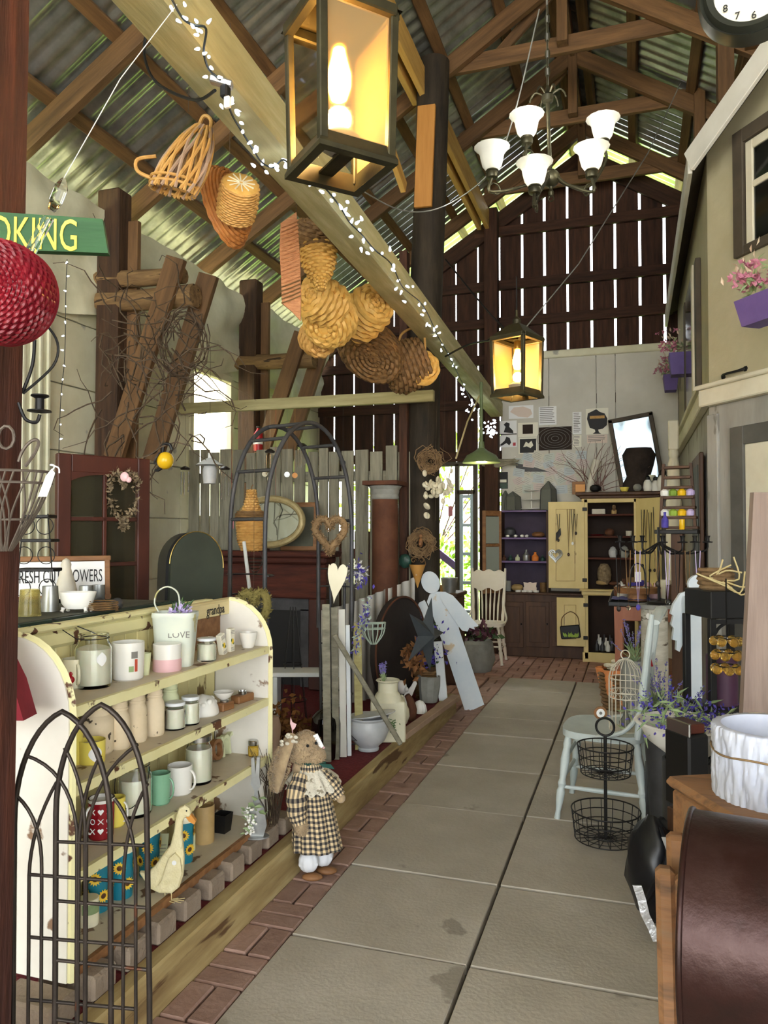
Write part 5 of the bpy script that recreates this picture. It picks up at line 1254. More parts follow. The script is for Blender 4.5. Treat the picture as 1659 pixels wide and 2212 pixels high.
slab('wing', [(950, 1280), (962, 1279), (978, 1286), (998, 1308), (1018, 1334), (1034, 1352), (1028, 1354), (1024, 1354), (1026, 1360), (1014, 1356), (1010, 1364), (998, 1362), (990, 1352), (975, 1330), (955, 1300)], off=-.03, th=.025)
slab('wing', [(917, 1296), (905, 1302), (898, 1322), (912, 1332), (930, 1358), (942, 1376), (944, 1370), (932, 1335), (922, 1305)], off=.02, th=.025)
# iron cone wall pocket, wreaths on the pole
t = thing('wall_pocket', 'rusty cone-shaped wall pocket with a scrolled top on the tarred pole', 'planter', P(900, 1262, y=6.2))
cA, cB, cT = P(884, 1219, y=6.2), P(919, 1219, y=6.2), P(902, 1270, y=6.2)
w = (cB - cA).length / 2; h = cA.z - cT.z
t.location = cT
build('cone', MB().lathe([(.002, 0), (w, h), (w - .003, h), (.002, .01)], 20, arc=PI, ph=PI), mat('ochre_iron', (176, 126, 60), (196, 146, 76), .6, scale=6), t)
build('scroll', MB().tube([(w * (-.5 + .35 * cos(k * .6) * (1 - k / 16)), 0, h + w * .45 + w * .35 * sin(k * .6) * (1 - k / 16)) for k in range(12)], .004, 6).tube([(w * (.5 - .35 * cos(k * .6) * (1 - k / 16)), 0, h + w * .45 + w * .35 * sin(k * .6) * (1 - k / 16)) for k in range(12)], .004, 6).tube([(-w, 0, h), (-w * .8, 0, h + w * .6), (0, 0, h + w * 1.0), (w * .8, 0, h + w * .6), (w, 0, h)], .004, 6, sm=4), 'wicker_dark', t)
build('price_sticker', MB().ball((0, -w * .55, h * .6), (.011, .003, .011), 10, 6), 'paper_w', t)
def twigring(c, r, th, n, label, name='twig_wreath', m='vine', flat=.5):
    q = MB()
    for k in range(n):
        ph = R.uniform(0, 2 * PI); ln = R.uniform(1.2, 3.2); rr = r + R.gauss(0, th); o = R.gauss(0, th * .5); z2 = R.uniform(.85, 1.1)
        q.tube([c + CR * (rr * (1 + R.gauss(0, .14)) * cos(ph + ln * j / 6)) + V(0, 0, rr * z2 * (1 + R.gauss(0, .14)) * sin(ph + ln * j / 6)) + CFW * (o + R.gauss(0, th * .5)) for j in range(7)], R.uniform(.0022, .004), 4)
    t = thing(name, label, 'wreath', c - V(0, 0, r)); o = build('twigs', q, m, t, world=True, smooth=60); o['kind'] = 'stuff'; return t
twigring(P(910, 1175, y=6.15), .082, .02, 120, 'round twig wreath holding a small bird hung on the tarred pole')
one('carved_bird', MB().ball(tuple(P(909, 1172, y=6.1)), (.018, .02, .04), 12, 8).ball(tuple(P(909, 1158, y=6.09)), .016, 10, 7).ball(tuple(P(907, 1176, y=6.08)), (.012, .012, .014), 8, 6), 'walnut', 'small carved brown bird inside the twig wreath', 'ornament')
twigring(P(929, 997, y=6.1), .07, .024, 110, 'nest-like twig ring at the top of the shell chime', m='vine')
# hanging shell chime
t = thing('shell_chime', 'chime of cream shells hanging beside the tarred pole', 'chime', P(945, 1010, y=6.0))
mat('shell', (206, 196, 164), (226, 218, 192), .5, scale=14)
for k in range(38):
    u = 945 + R.uniform(-28, 32); v = 1010 + abs(R.gauss(0, 1)) * 30 + R.uniform(0, 45)
    if v > 1075: u = R.choice((922, 940, 957))
    c = P(u, min(v, 1125), y=6.0 + R.uniform(-.05, .05)); r = R.uniform(.018, .03)
    build('shell', MB().ball((0, 0, 0), (r, r * .55, r * 1.15), 10, 7, T=rotT(c, (R.uniform(-1, 1), R.uniform(-1, 1), R.uniform(0, 3)))), 'shell', t, world=True)
q = MB(); [q.tube([V(P(u, 1000, y=6.0).x, 6.07, 2.58), P(u, 1000, y=6.0), P(u + 1, 1125, y=6.0)], .0012, 4) for u in (922, 940, 957)]; o = build('strings', q, 'twig', t, world=True); o['kind'] = 'stuff'
one('sea_green_glass', MB().ball(tuple(P(875, 1212, y=6.2)), (.055, .03, .06), 12, 9, fn=lambda d: 1 + .12 * noise.noise(d * 3)), mat('teal', (26, 52, 44), (48, 82, 68), .4, scale=30, bump=.3), 'crumpled dark teal ornament on the pole beside the cone', 'ornament')
# yellow teapot and twigs around the post
tc = P(357, 995, d=4.6); s = 4.6 / FPX
t = thing('yellow_teapot', 'bright yellow enamel teapot hanging upside down on its side from a branch', 'teapot', tc, (0, .25, YAW))
build('body', MB().ball((0, 0, 0), (18 * s, 18 * s, 19 * s), 20, 14), mat('teapot_yellow', (222, 172, 20), (232, 190, 40), .25, scale=6), t)
build('opening', MB().lathe([(0, 0), (14 * s, 0), (15 * s, .006), (0, .006)], 20, T=rotT((-15 * s, -3 * s, 0), (0, -PI / 2 + .2, 0))), 'dark_grey_metal', t)
build('handle', MB().tube([(-10 * s, 0, 15 * s), (-12 * s, 0, 32 * s), (0, 0, 36 * s), (8 * s, 0, 26 * s)], .010, 8, sm=4), 'black', t)
build('spout', MB().tube([(-4 * s, 0, -16 * s), (-10 * s, 0, -24 * s), (-16 * s, 0, -26 * s)], [.014, .01, .008], 8), 'black', t)
q = MB()
for k in range(70):
    u, v = R.uniform(215, 420), R.uniform(640, 1000); d = R.uniform(4.6, 5.3); a_ = P(u, v, d=d); pts = [a_]; dr = Vector((R.gauss(0, 1), R.gauss(0, .5), R.gauss(0, 1)))
    for j in range(7): dr = (dr + Vector((R.gauss(0, .5), R.gauss(0, .3), R.gauss(-.05, .5)))).normalized(); a_ = a_ + dr * .09; pts.append(a_)
    q.tube(pts, [.006, .0055, .005, .0045, .004, .003, .0025, .002], 4)
for k in range(16):
    c = P(400, 740, d=4.9); r = R.uniform(.12, .22); q.tube([c + CR * (r * cos(.4 * j + k)) * .8 + V(0, 0, r * 1.2 * sin(.4 * j + k)) + CFW * R.gauss(0, .04) for j in range(9)], .004, 4)
t = thing('vine_branches', 'tangle of bare vine branches wound around the dark barn post', 'branches', P(330, 1000, d=4.9)); o = build('branches', q, 'twig', t, world=True, smooth=60); o['kind'] = 'stuff'
# hanging lamp, chimes and fire extinguisher near the planks
t = thing('hanging_feeder', 'white tin lamp-shaped feeder hanging before the planks', 'feeder', P(453, 1015, d=5.6)); s = 5.6 / FPX
build('cap', MB().lathe([(30 * s, 10 * s), (28 * s, 12 * s), (12 * s, 22 * s), (4 * s, 26 * s), (4 * s, 36 * s), (0, 38 * s)], 24), 'white_paint', t)
build('cup', MB().lathe([(0, -30 * s), (13 * s, -30 * s), (15 * s, -12 * s), (15 * s, 0), (12 * s, 8 * s), (0, 10 * s)], 24), 'enamel', t)
build('hanger', MB().tube([(0, 0, 38 * s), (0, 0, .9)], .0015, 4), 'twig', t)
def chime(u, v, d, n, L, lab, m='steel', pl=True):
    t = thing('wind_chime', lab, 'chime', P(u, v, y=6.07))
    build('crown', MB().lathe([(0, 0), (.04, 0), (.045, .012), (.02, .03), (0, .034)], 16), 'iron', t)
    for k in range(n):
        a_ = 2 * PI * k / n; build('tube', MB().tube([(.035 * cos(a_), .035 * sin(a_), -.02), (.035 * cos(a_), .035 * sin(a_), -.05 - L * (.7 + .3 * k / n))], .005, 6), m, t)
    build('cord', MB().tube([(0, 0, .03), (0, 0, 2.58 - t.location.z)], .001, 4), 'twig', t)
    return t
chime(400, 1015, 5.7, 5, .2, 'silver wind chime at the left end of the planks'); chime(486, 1015, 5.6, 6, .24, 'dark wind chime beside the white tin feeder'); chime(583, 978, 5.6, 6, .16, 'wind chime with long black hanger inside the arch')
chime(652, 965, 5.6, 5, .14, 'wind chime with a glass lantern top at the right of the arch')
for u, v, m, lab in ((572, 1024, 'shell', 'pale crescent sun catcher'), (583, 1035, 'shell', 'round pale sun catcher'), (637, 1027, 'orange', 'orange disc sun catcher'), (620, 1025, 'galv', 'silver strip sun catcher'), (741, 1000, 'black', 'dark triangular sun catcher')):
    c = P(u, v, y=6.07); one('sun_catcher', MB().lathe([(0, -.003), (.024, -.003), (.024, .003), (0, .003)], 18, T=rotT(c, (PI / 2, 0, YAW))).tube([c + V(0, 0, .02), V(c.x, c.y, 2.58)], .001, 4), m, lab + ' hanging before the planks', 'sun catcher')
ex = P(558, 975, y=7.1); t = thing('fire_extinguisher', 'small red fire extinguisher with a white label on the far post', 'extinguisher', ex)
build('cylinder', MB().lathe([(0, 0), (.045, 0), (.048, .02), (.048, .18), (.02, .22), (.016, .24), (0, .24)], 20), 'red', t); build('label', MB().lathe([(.0485, .07), (.0492, .07), (.0492, .12), (.0485, .12)], 20), 'paper_w', t); build('valve', MB().box((0, 0, .25), (.03, .05, .02), .003), 'black', t, smooth=0)
for u, v, d, lab in ((348, 1125, 4.6, 'red tag hanging among the vine branches'), (595, 1137, 5.4, 'red tag hanging in front of the oval mirror'), (500, 1142, 5.5, 'red tag at the left edge of the oval mirror'), (973, 1115, 9.0, 'red tag hanging in the far doorway, upper one'), (943, 1144, 9.0, 'red tag hanging in the far doorway, lower one')):
    c = P(u, v, y=9.6 if d > 8 else 6.07); h_ = 22 * DEP(c) / FPX; one('hanging_tag', MB().box((0, 0, h_ / 2), (h_ * .42, .004, h_), T=rotT(c, (0, 0, YAW))).tube([c + V(0, 0, h_), V(c.x, c.y, 2.36 if d > 8 else 2.58)], .001, 4), 'red', lab, 'tag')
# dim things under the arch
p = P(630, 1440, d=5.3); p.z = .17
t = thing('white_bench', 'small white painted bench in the shade behind the boards', 'bench', p + CR * .1, (0, 0, YAW))
build('seat', MB().box((0, 0, .36), (.5, .22, .03), .004), 'white_paint', t, smooth=0)
for x in (-.2, .2): build('end_leg', MB().box((x, 0, .172), (.03, .2, .345), .004), 'white_paint', t, smooth=0)
p, s = on(590, 1545, .165, 12); p = P(590, 1540, d=4.3); p.z = .165
one('carved_finial', MB().lathe([(0, 0), (.05, 0), (.05, .1), (.035, .14), (.042, .2), (.045, .25), (.03, .3), (0, .31)], 20, T=Matrix.Translation(p)), 'pinkish_wood', 'turned wooden finial standing by the end of the yellow shelf', 'ornament')
p = P(640, 1500, d=4.9); p.z = .17
q = MB()
for k in range(500): q.leaf(p + V(R.gauss(-.12, .12), R.gauss(0, .1), abs(R.gauss(0, .09))), (R.gauss(0, 1), R.gauss(0, 1), R.gauss(0, 1)), .05, .03)
o = one('leaf_heap', q, mat('rust_leaf', (92, 58, 26), (132, 88, 40), .9, scale=20), 'heap of rust coloured leaves on the platform in the shade', 'leaves', smooth=0); o['kind'] = 'stuff'
p = P(690, 1560, d=4.75); p.z = .2
t = thing('wire_basket', 'tipped grey wire basket behind the black jug', 'basket', p, (0, .9, YAW))
for k in range(7): build('hoop', MB().tube([((.05 + .02 * k) * cos(j * PI / 10), (.05 + .02 * k) * sin(j * PI / 10), .035 * k) for j in range(20)], .0022, 5, closed=True), 'dark_grey_metal', t)
for k in range(14): a_ = 2 * PI * k / 14; build('rib', MB().tube([(.05 * cos(a_), .05 * sin(a_), 0), (.17 * cos(a_), .17 * sin(a_), .21)], .0018, 5), 'dark_grey_metal', t)
p = P(633, 1400, d=5.4); p.z = .17
t = thing('obelisk_trellis', 'small black wire obelisk standing before the fireplace', 'trellis', p)
for k in range(6): a_ = 2 * PI * k / 6; build('wire', MB().tube([(.11 * cos(a_), .11 * sin(a_), 0), (.02 * cos(a_), .02 * sin(a_), .8)], .003, 5), 'black_iron', t)
for z, r in ((.15, .095), (.4, .065)): build('ring', MB().tube([(r * cos(j * PI / 8), r * sin(j * PI / 8), z) for j in range(16)], .003, 5, closed=True), 'black_iron', t)
# wire half-basket and flower sprigs on the corrugated sheet
wc = P(807, 1345, d=4.85); s = 4.85 / FPX
t = thing('wire_wall_basket', 'pale green wire half-basket hung on the corrugated sheet', 'basket', wc, (0, 0, YAW + .2))
mat('pale_green', (150, 166, 150), (168, 182, 166), .5, scale=8)
for z, r in ((0, 26), (-12, 25)): build('rim', MB().tube([(r * s * cos(PI + PI * j / 10), r * s * .8 * sin(PI + PI * j / 10), z * s) for j in range(11)] + [(-r * s, 0, z * s)], .005, 6), 'pale_green', t)
for k in range(8): a_ = PI + PI * k / 7; build('rib', MB().tube([(26 * s * cos(a_), 21 * s * sin(a_), 0), (22 * s * cos(a_), 18 * s * sin(a_), -24 * s), (6 * s * cos(a_), 5 * s * sin(a_), -46 * s)], .004, 5, sm=3), 'pale_green', t)
q, q2 = MB(), MB()
for k in range(130):
    f = R.random(); u = 765 + 30 * (1 - f) + R.gauss(0, 5); v = 1300 + 110 * f + R.gauss(0, 6); (q if k % 2 else q2).leaf(P(u, v, d=4.6), (R.gauss(0, 1), R.gauss(0, 1), R.gauss(0, 1)), .03, .014)
t = thing('flower_garland', 'trailing sprig of lilac and pale flowers on the boards', 'flowers', P(765, 1410, d=4.6)); build('blossoms', q, 'violet', t, world=True, smooth=0); build('leaves', q2, 'pale_green', t, world=True, smooth=0)
for o in t.children: o['kind'] = 'stuff'
q, q2 = MB(), MB()
for k in range(160): (q if k % 2 else q2).leaf(P(772 + R.gauss(0, 10), 1238 + R.gauss(0, 12), d=5.0), (R.gauss(0, 1), R.gauss(0, 1), R.gauss(0, 1)), .035, .02)
t = thing('flower_bunch', 'bunch of white and violet flowers hanging beside the cream heart', 'flowers', P(772, 1260, d=5.0)); build('violet_blossoms', q, 'violet', t, world=True, smooth=0); build('white_blossoms', q2, 'plaster_white', t, world=True, smooth=0)
for o in t.children: o['kind'] = 'stuff'
one('glass_icicle', MB().lathe([(0, -.14), (.018, -.11), (.022, -.06), (.014, .04), (.006, .16), (0, .18)], 12, T=Matrix.Translation(P(683, 1280, y=6.05))).tube([P(683, 1280, y=6.05) + V(0, 0, .17), P(683, 1280, y=6.05) + V(0, .02, 1.42)], .001, 4), mat('bottle_green', (70, 100, 80), rough=.1, trans=.6), 'long green glass drop hanging before the fireplace', 'ornament')
# near left: wire basket, glass tube, red wicker, sign, iron candle arm, cushion
bc = P(60, 1180, d=1.62); s = 1.62 / FPX
t = thing('wire_wall_planter', 'brown wire wall basket with scrolled back on the near post', 'basket', bc, (0, 0, YAW))
RT_, zT = 92 * s, 150 * s
mat('brown_wire', (84, 74, 66), (104, 94, 84), .6, .4, scale=20)
def ring(r, z, w=.003): return MB().tube([(-.03 + r * cos(PI + PI * j / 16), r * .8 * sin(PI + PI * j / 16), z) for j in range(17)], w, 6)
o = t; t.location = P(40, 1190, d=1.68)
for r, z in ((112, 175), (104, 150), (62, 70)): build('rim', ring(r * s, z * s), 'brown_wire', t)
for k in range(22):
    a_ = PI + PI * k / 21; b_ = a_ + R.choice((-.5, .5)) * (1 if .2 < k / 21 < .8 else 0); r = lambda q: q * s
    build('wire', MB().tube([(-.03 + r(112) * cos(a_), r(112) * .8 * sin(a_), r(175)), (-.03 + r(75) * cos((a_ + b_) / 2), r(75) * .8 * sin((a_ + b_) / 2), r(90)), (-.03 + r(15) * cos(b_), r(15) * sin(b_), 0)], .0022, 5, sm=4), 'brown_wire', t)
for x0, sg in ((-40, -1), (34, 1)):
    build('scroll', MB().tube([(-.03 + (x0 + sg * (10 + 34 * sin(j * .45) * (1 - j / 22))) * s, .0, (190 + 60 * sin(j * .33)) * s) for j in range(10)], .0035, 6, sm=3), 'brown_wire', t)
build('scroll', MB().tube([(-.03 + 18 * s * cos(j * .6), 0, (255 + 26 * sin(j * .6)) * s) for j in range(12)], .0035, 6), 'brown_wire', t)
tg = thing('price_tag', 'blank pale price tag tied to the wire wall basket', 'tag', P(103, 1010, d=1.6))
build('card', MB().add([P(u, v, d=d) for d in (1.6, 1.602) for u, v in ((82, 1073), (101, 1073), (110, 1050), (119, 1022), (112, 1012), (99, 1028))], [tuple(range(6)), tuple(reversed(range(6, 12)))] + [(i, (i + 1) % 6, (i + 1) % 6 + 6, i + 6) for i in range(6)]), 'paper', tg, world=True, smooth=0)
build('string', MB().tube([P(112, 1018, d=1.599), P(118, 1006, d=1.6), P(108, 1004, d=1.6), P(126, 1010, d=1.6), P(128, 1022, d=1.6)], .0015, 5, sm=3), 'paper_w', tg, world=True)
rc = P(4, 632, d=1.42); s = 1.42 / FPX
t = thing('red_basket', 'round glossy red wicker basket hanging on the near post', 'basket', rc, (0, 0, YAW))
build('bowl', weave(MB(), [(100 * s, -.03), (104 * s, 0), (100 * s, .03), (84 * s, .05), (50 * s, .062), (0, .066)], 44, .003, rotT(rot=(PI / 2 + .05, .35, 0)), 22), 'wicker_red', t, smooth=60)
build('rim', MB().tube([tuple(Euler((PI / 2 + .05, .35, 0)).to_matrix() @ V(103 * s * cos(j * PI / 24), 103 * s * sin(j * PI / 24), -.03)) for j in range(48)], .006, 7, closed=True), 'wicker_red', t)
sa, sb = P(-170, 505, d=1.55), P(236, 508, d=1.6); hh = P(100, 466, d=1.57).z - P(100, 546, d=1.57).z
t = thing('painted_sign', 'green board painted with yellow letters ending in oking above the near post', 'sign', sa.lerp(sb, .5), (0, .0, math.atan2((sb - sa).y, (sb - sa).x)))
L = (sb - sa).length
build('board', MB().prism([(-L / 2, -hh / 2), (L / 2, -hh / 2 + .005), (L / 2 - .012, hh / 2), (-L / 2, hh / 2 + .005)], .02), mat('sign_green', (26, 68, 28), (38, 86, 38), .6, scale=6, st=(.5, 1, 4), bump=.1, chip=((110, 120, 90), .74, 8)), t, smooth=0)
text('lettering', 'SMOKING', .094, mat('sign_yellow', (222, 196, 62), (236, 212, 90), .6, scale=10).name, t, (L / 2 - .058, -.0115, -.004), (PI / 2, 0, 0), align='RIGHT', sx=.57, world=False)
t = thing('glass_hummer', 'clear glass tube ornament hanging from a thread', 'ornament', P(60, 545, d=1.5))
for da in (0, 9): build('tube', MB().tube([P(56 + da, 552 + da * .4, d=1.5), P(100 + da, 470 + da * .2, d=1.5)], .007, 8), 'glass', t, world=True)
build('bulb', MB().tube([P(110, 455, d=1.9), P(120, 435, d=1.9), P(132, 405, d=1.9), P(138, 385, d=1.9)], [.008, .016, .016, .004], 10, sm=4), 'glass', t, world=True)
build('thread', MB().tube([P(138, 385, d=1.9), P(260, 170, d=2.0), P(382, 10, d=2.1)], .0012, 4), 'paper_w', t, world=True)
t = thing('iron_candle_holder', 'black iron candle arm curling out from the near post', 'candle holder', P(85, 880, d=1.75)); s = 1.75 / FPX
build('arm', MB().tube([P(40, 870, d=1.75), P(55, 905, d=1.75), P(78, 912, d=1.75), P(86, 895, d=1.75)], .004, 7, sm=5).tube([P(75, 735, d=1.8), P(70, 790, d=1.8), P(48, 850, d=1.8)], .004, 7, sm=4).tube([P(98, 698, d=1.8), P(124, 740, d=1.8), P(115, 790, d=1.8), P(50, 850, d=1.8)], .003, 6, sm=5), 'black_iron', t, world=True)
build('drip_pan', MB().lathe([(0, 0), (25 * s, .004), (24 * s, .007), (0, .005)], 24, T=Matrix.Translation(P(85, 893, d=1.75))), 'black_iron', t, world=True)
build('cup', MB().lathe([(0, 0), (9 * s, 0), (9 * s, 25 * s), (19 * s, 30 * s), (18 * s, 33 * s), (8 * s, 28 * s), (0, 20 * s)], 20, T=Matrix.Translation(P(86, 886, d=1.75))), 'black_iron', t, world=True)
p = P(20, 1390, d=2.1); one('red_cushion', MB().prism([(-.16, -.2), (.06, -.2), (.03, -.1), (-.02, .0), (-.05, .06), (-.16, .1)], .08, T=rotT(p, (0, 0, YAW))), mat('red_cloth', (120, 26, 40), (142, 40, 52), .9, scale=10, bump=.2), 'dark red cloth bundle beside the near post', 'cloth')
# ================================================================= far end: cupboards, posters, chair
YF = 9.2
def bxp(u0, v0, u1, v1, y, t, m, name, parent, bev=.003):
    """box whose front face spans the photo rectangle on the plane Y=y, thickness t backwards"""
    a, b = P(u0, v1, y=y), P(u1, v0, y=y); um = P((u0 + u1) / 2, v0, y=y)
    zt, zb = P((u0 + u1) / 2, v0, y=y).z, P((u0 + u1) / 2, v1, y=y).z
    return build(name, MB().box(((a.x + b.x) / 2, y + t / 2, (zt + zb) / 2), (b.x - a.x, t, zt - zb), bev), m, parent, world=True, smooth=0)
mat('dark_oak', (62, 40, 26), (88, 60, 40), .6, scale=3, st=(4, 4, .6), bump=.2)
mat('purple_in', (52, 42, 60), (66, 54, 74), .7, scale=5)
mat('butter', (206, 184, 122), (220, 200, 140), .55, scale=4, st=(1, 1, .5), bump=.1, chip=((140, 110, 62), .72, 8))
mat('dark_in', (38, 26, 20), (54, 38, 28), .8, scale=4)
hx0, hx1 = P(1080, 1200, y=YF).x, P(1182, 1200, y=YF).x
hu = thing('dark_hutch', 'dark oak hutch with purple shelves and panelled doors against the poster wall', 'cabinet', (P(1170, 1400, y=YF).x, YF + .15, .02))
lx0, lx1 = P(1076, 1350, y=YF).x, P(1262, 1350, y=YF).x; zc = P(1150, 1284, y=YF).z
build('base_carcass', MB().box(((lx0 + lx1) / 2, YF + .16, zc / 2 + .01), (lx1 - lx0, .3, zc - .02), .006), 'dark_oak', hu, world=True, smooth=0)
build('counter', MB().box(((lx0 + lx1) / 2, YF + .14, zc + .012), (lx1 - lx0 + .04, .34, .025), .006), 'dark_oak', hu, world=True, smooth=0)
for u0, u1 in ((1084, 1130), (1136, 1186), (1192, 1258)):
    d = bxp(u0, 1300, u1, 1398, YF - .012, .02, 'dark_oak', 'door', hu)
    bxp(u0 + 7, 1310, u1 - 7, 1388, YF - .018, .008, 'dark_oak', 'raised_panel', d)
    build('knob', MB().ball(tuple(P(u1 - 4, 1348, y=YF - .03)), .011, 10, 7), 'black_iron', d, world=True)
zt = P(1130, 1103, y=YF).z
build('back_panel', MB().box(((hx0 + hx1) / 2, YF + .29, (zc + zt) / 2), (hx1 - hx0, .02, zt - zc)), 'purple_in', hu, world=True, smooth=0)
for x in (hx0, hx1): build('side', MB().box((x, YF + .16, (zc + zt) / 2 + .012), (.025, .27, zt - zc - .03), .003), 'dark_oak', hu, world=True, smooth=0)
SHV = [1104, 1163, 1214]
for v in SHV: build('shelf', MB().box(((hx0 + hx1) / 2, YF + .15, P(1130, v, y=YF).z), (hx1 - hx0 - .02, .26, .022), .003), 'purple_paint', hu, world=True, smooth=0)
# its glazed door swung open towards the doorway
a, b = P(1080, 1200, y=YF), P(1046, 1200, y=YF - .18); zb_ = P(1062, 1280, y=YF).z
dr = build('glazed_door', MB().beam(V(a.x, a.y, zb_ + .03), V(b.x, b.y, zb_ + .03), .02, .06).beam(V(a.x, a.y, zt - .03), V(b.x, b.y, zt - .03), .02, .06).beam(V(a.x, a.y, zb_), V(a.x, a.y, zt), .04, .02, up=(0, 1, 0)).beam(V(b.x, b.y, zb_), V(b.x, b.y, zt), .04, .02, up=(0, 1, 0)).beam(V(a.x, a.y, (zb_ + zt) / 2 + .08), V(b.x, b.y, (zb_ + zt) / 2 + .08), .02, .03).beam(V(a.x, a.y, zb_ + .2), V(b.x, b.y, zb_ + .2), .02, .03), 'walnut', hu, world=True, smooth=0)
for z0, z1 in ((zb_ + .06, zb_ + .19), (zb_ + .22, (zb_ + zt) / 2 + .06), ((zb_ + zt) / 2 + .1, zt - .07)):
    build('pane', MB().add([V(a.x, a.y, z0), V(b.x, b.y, z0), V(b.x, b.y, z1), V(a.x, a.y, z1)], [(0, 1, 2, 3)]), mat('pane_pale', (150, 156, 146), rough=.1, spec=.6) if 'pane_pale' not in MAT else 'pane_pale', dr, world=True, smooth=0)
# wares in the hutch
sv = lambda v: P(1130, v, y=YF).z + .0115
def tiny(name, label, cat, u, zb, w, h, m, pr=None, y=YF + .1, n=16):
    p = P(u, 1200, y=y); s = DEP(p) / FPX; r, H = w / 2 * s, h * s
    return one(name, MB().lathe([(x * r, z * H) for x, z in (pr or CUP)], n, T=Matrix.Translation((p.x, y, zb))), m, label, cat)
BALL = [(0, 0), (.5, .03), (.9, .25), (1, .5), (.9, .75), (.5, .97), (0, 1)]
BOT = [(0, 0), (.9, 0), (1, .1), (1, .5), (.5, .7), (.35, .8), (.4, 1), (0, 1)]
tiny('glass_dome', 'small glass globe on the upper purple shelf', 'ornament', 1102, sv(1163), 26, 22, 'dark_grey_metal', BALL)
tiny('tin_dish', 'low tan dish on the upper purple shelf', 'dish', 1163, sv(1163), 28, 12, 'walnut', BALL)
for i, u in enumerate((1097, 1114, 1128, 1138)): tiny('white_pebble', 'little white ornament %s on the upper purple shelf' % ('far left', 'left of centre', 'right of centre', 'far right')[i], 'ornament', u, sv(1163), 9, 6, 'plaster_white', BALL, y=YF + .05)
for i, (u, w, h, m, nm) in enumerate(((1089, 10, 12, 'rust', 'rust coloured pot'), (1103, 11, 12, 'teal', 'small teal pot'), (1118, 10, 13, 'chalk_green', 'pale green gnome figure'), (1137, 16, 24, 'galv', 'silver topped jar'), (1156, 15, 19, 'orange_gnome', 'bright orange gnome figure'), (1172, 10, 12, 'teal', 'dark blue vase'))):
    if m == 'orange_gnome': mat(m, (214, 116, 40), (226, 136, 60), .5, scale=10)
    tiny('shelf_figure', nm + ' on the lower purple shelf', 'ornament', u, sv(1214), w, h, m, BOT)
zk = zc + .025
tiny('tin_cup', 'grey cup at the left of the hutch counter', 'cup', 1097, zk, 14, 22, 'pot_grey')
tiny('stone_lump', 'brown stone on the hutch counter', 'stone', 1117, zk, 26, 16, 'log_candle', BALL)
p = P(1145, 1270, y=YF + .06); one('pink_plaque', MB().prism([(-.075, 0), (.075, 0), (.08, .05), (.07, .06), (.08, .115), (.03, .105), (0, .118), (-.03, .105), (-.08, .115), (-.07, .06), (-.08, .05)], .02, T=rotT((p.x, p.y, zk), (-.15, 0, 0))), mat('pink_pale', (222, 204, 188), rough=.6), 'pale pink scalloped plaque leaning on the hutch counter', 'plaque')
for i, u in enumerate((1119, 1132, 1144, 1158)): tiny('soap_dish', 'small white dish %s along the hutch counter edge' % ('first', 'second', 'third', 'fourth')[i], 'dish', u, zk, 12, 4, 'plaster_white', y=YF + .0)
tiny('tin_cup', 'woven brown cup at the right of the hutch counter', 'cup', 1173, zk, 14, 20, 'wicker_dark')
tt = zt + .011
p = P(1148, 1100, y=YF + .14); s = DEP(p) / FPX
t = thing('cake_stand', 'white two-tier cake stand on top of the hutch', 'cake stand', (p.x, p.y, tt))
for z, r in ((.02, 22), (.13, 20), (.24, 16)): build('tray', MB().lathe([(0, 0), (r * s, .012), (r * s, .018), (0, .008)], 24, T=Matrix.Translation((0, 0, z - .02))), 'plaster_white', t)
build('stem', MB().tube([(0, 0, 0), (0, 0, .26)], .008, 8), 'plaster_white', t)
for u, w, h, lab in ((1108, 30, 40, 'squat glass cloche at the left on the hutch top'), (1185, 30, 62, 'tall glass lantern at the right on the hutch top'), (1092, 15, 42, 'narrow glass lantern at the left end of the hutch top')):
    p = P(u, 1100, y=YF + .12); s = DEP(p) / FPX; w *= s; h *= s
    t = thing('glass_lantern', lab, 'lantern', (p.x, p.y, tt), (0, 0, .4))
    build('glass', MB().lathe([(0, 0), (w * .62, 0), (w * .56, h * .7), (.01, h)], 4 if w < .2 else 4), mat('smoke_glass', (150, 152, 142), rough=.1, trans=.6, ior=1.1) if 'smoke_glass' not in MAT else 'smoke_glass', t, smooth=0)
    build('frame', MB().tube([(w * .63, 0, 0), (w * .57, 0, h * .7), (0, 0, h)], .005, 5).tube([(-w * .63, 0, 0), (-w * .57, 0, h * .7), (0, 0, h)], .005, 5).tube([(0, -w * .63, 0), (0, -w * .57, h * .7), (0, 0, h)], .005, 5), 'dark_grey_metal', t)
# ---- butter yellow cupboard
YC = 9.08
cu = thing('yellow_cupboard', 'tall butter yellow cupboard with open doors and brown cornice', 'cupboard', (P(1320, 1400, y=YC).x, YC + .2, .02))
X = lambda u, v=1200, y=YC: P(u, v, y=y).x
Zp = lambda v, u=1320, y=YC: P(u, v, y=y).z
x0, x1 = X(1262), X(1376); zb0, zm, ztp = .02, Zp(1280), Zp(1076)
build('back_panel', MB().box(((x0 + x1) / 2, YC + .4, ztp / 2), (x1 - x0, .02, ztp - .04)), 'dark_in', cu, world=True, smooth=0)
for x in (x0, x1): build('side', MB().box((x, YC + .21, ztp / 2 + .01), (.03, .38, ztp - .03), .003), 'butter', cu, world=True, smooth=0)
build('face_top', MB().box(((x0 + x1) / 2, YC, Zp(1078)), (x1 - x0 + .05, .03, .08), .004), 'butter', cu, world=True, smooth=0)
build('waist_rail', MB().box(((x0 + x1) / 2, YC - .02, Zp(1280)), (x1 - x0 + .06, .08, .07), .012).box(((x0 + x1) / 2, YC - .04, Zp(1275)), (x1 - x0 + .1, .12, .02), .006), 'butter', cu, world=True, smooth=0)
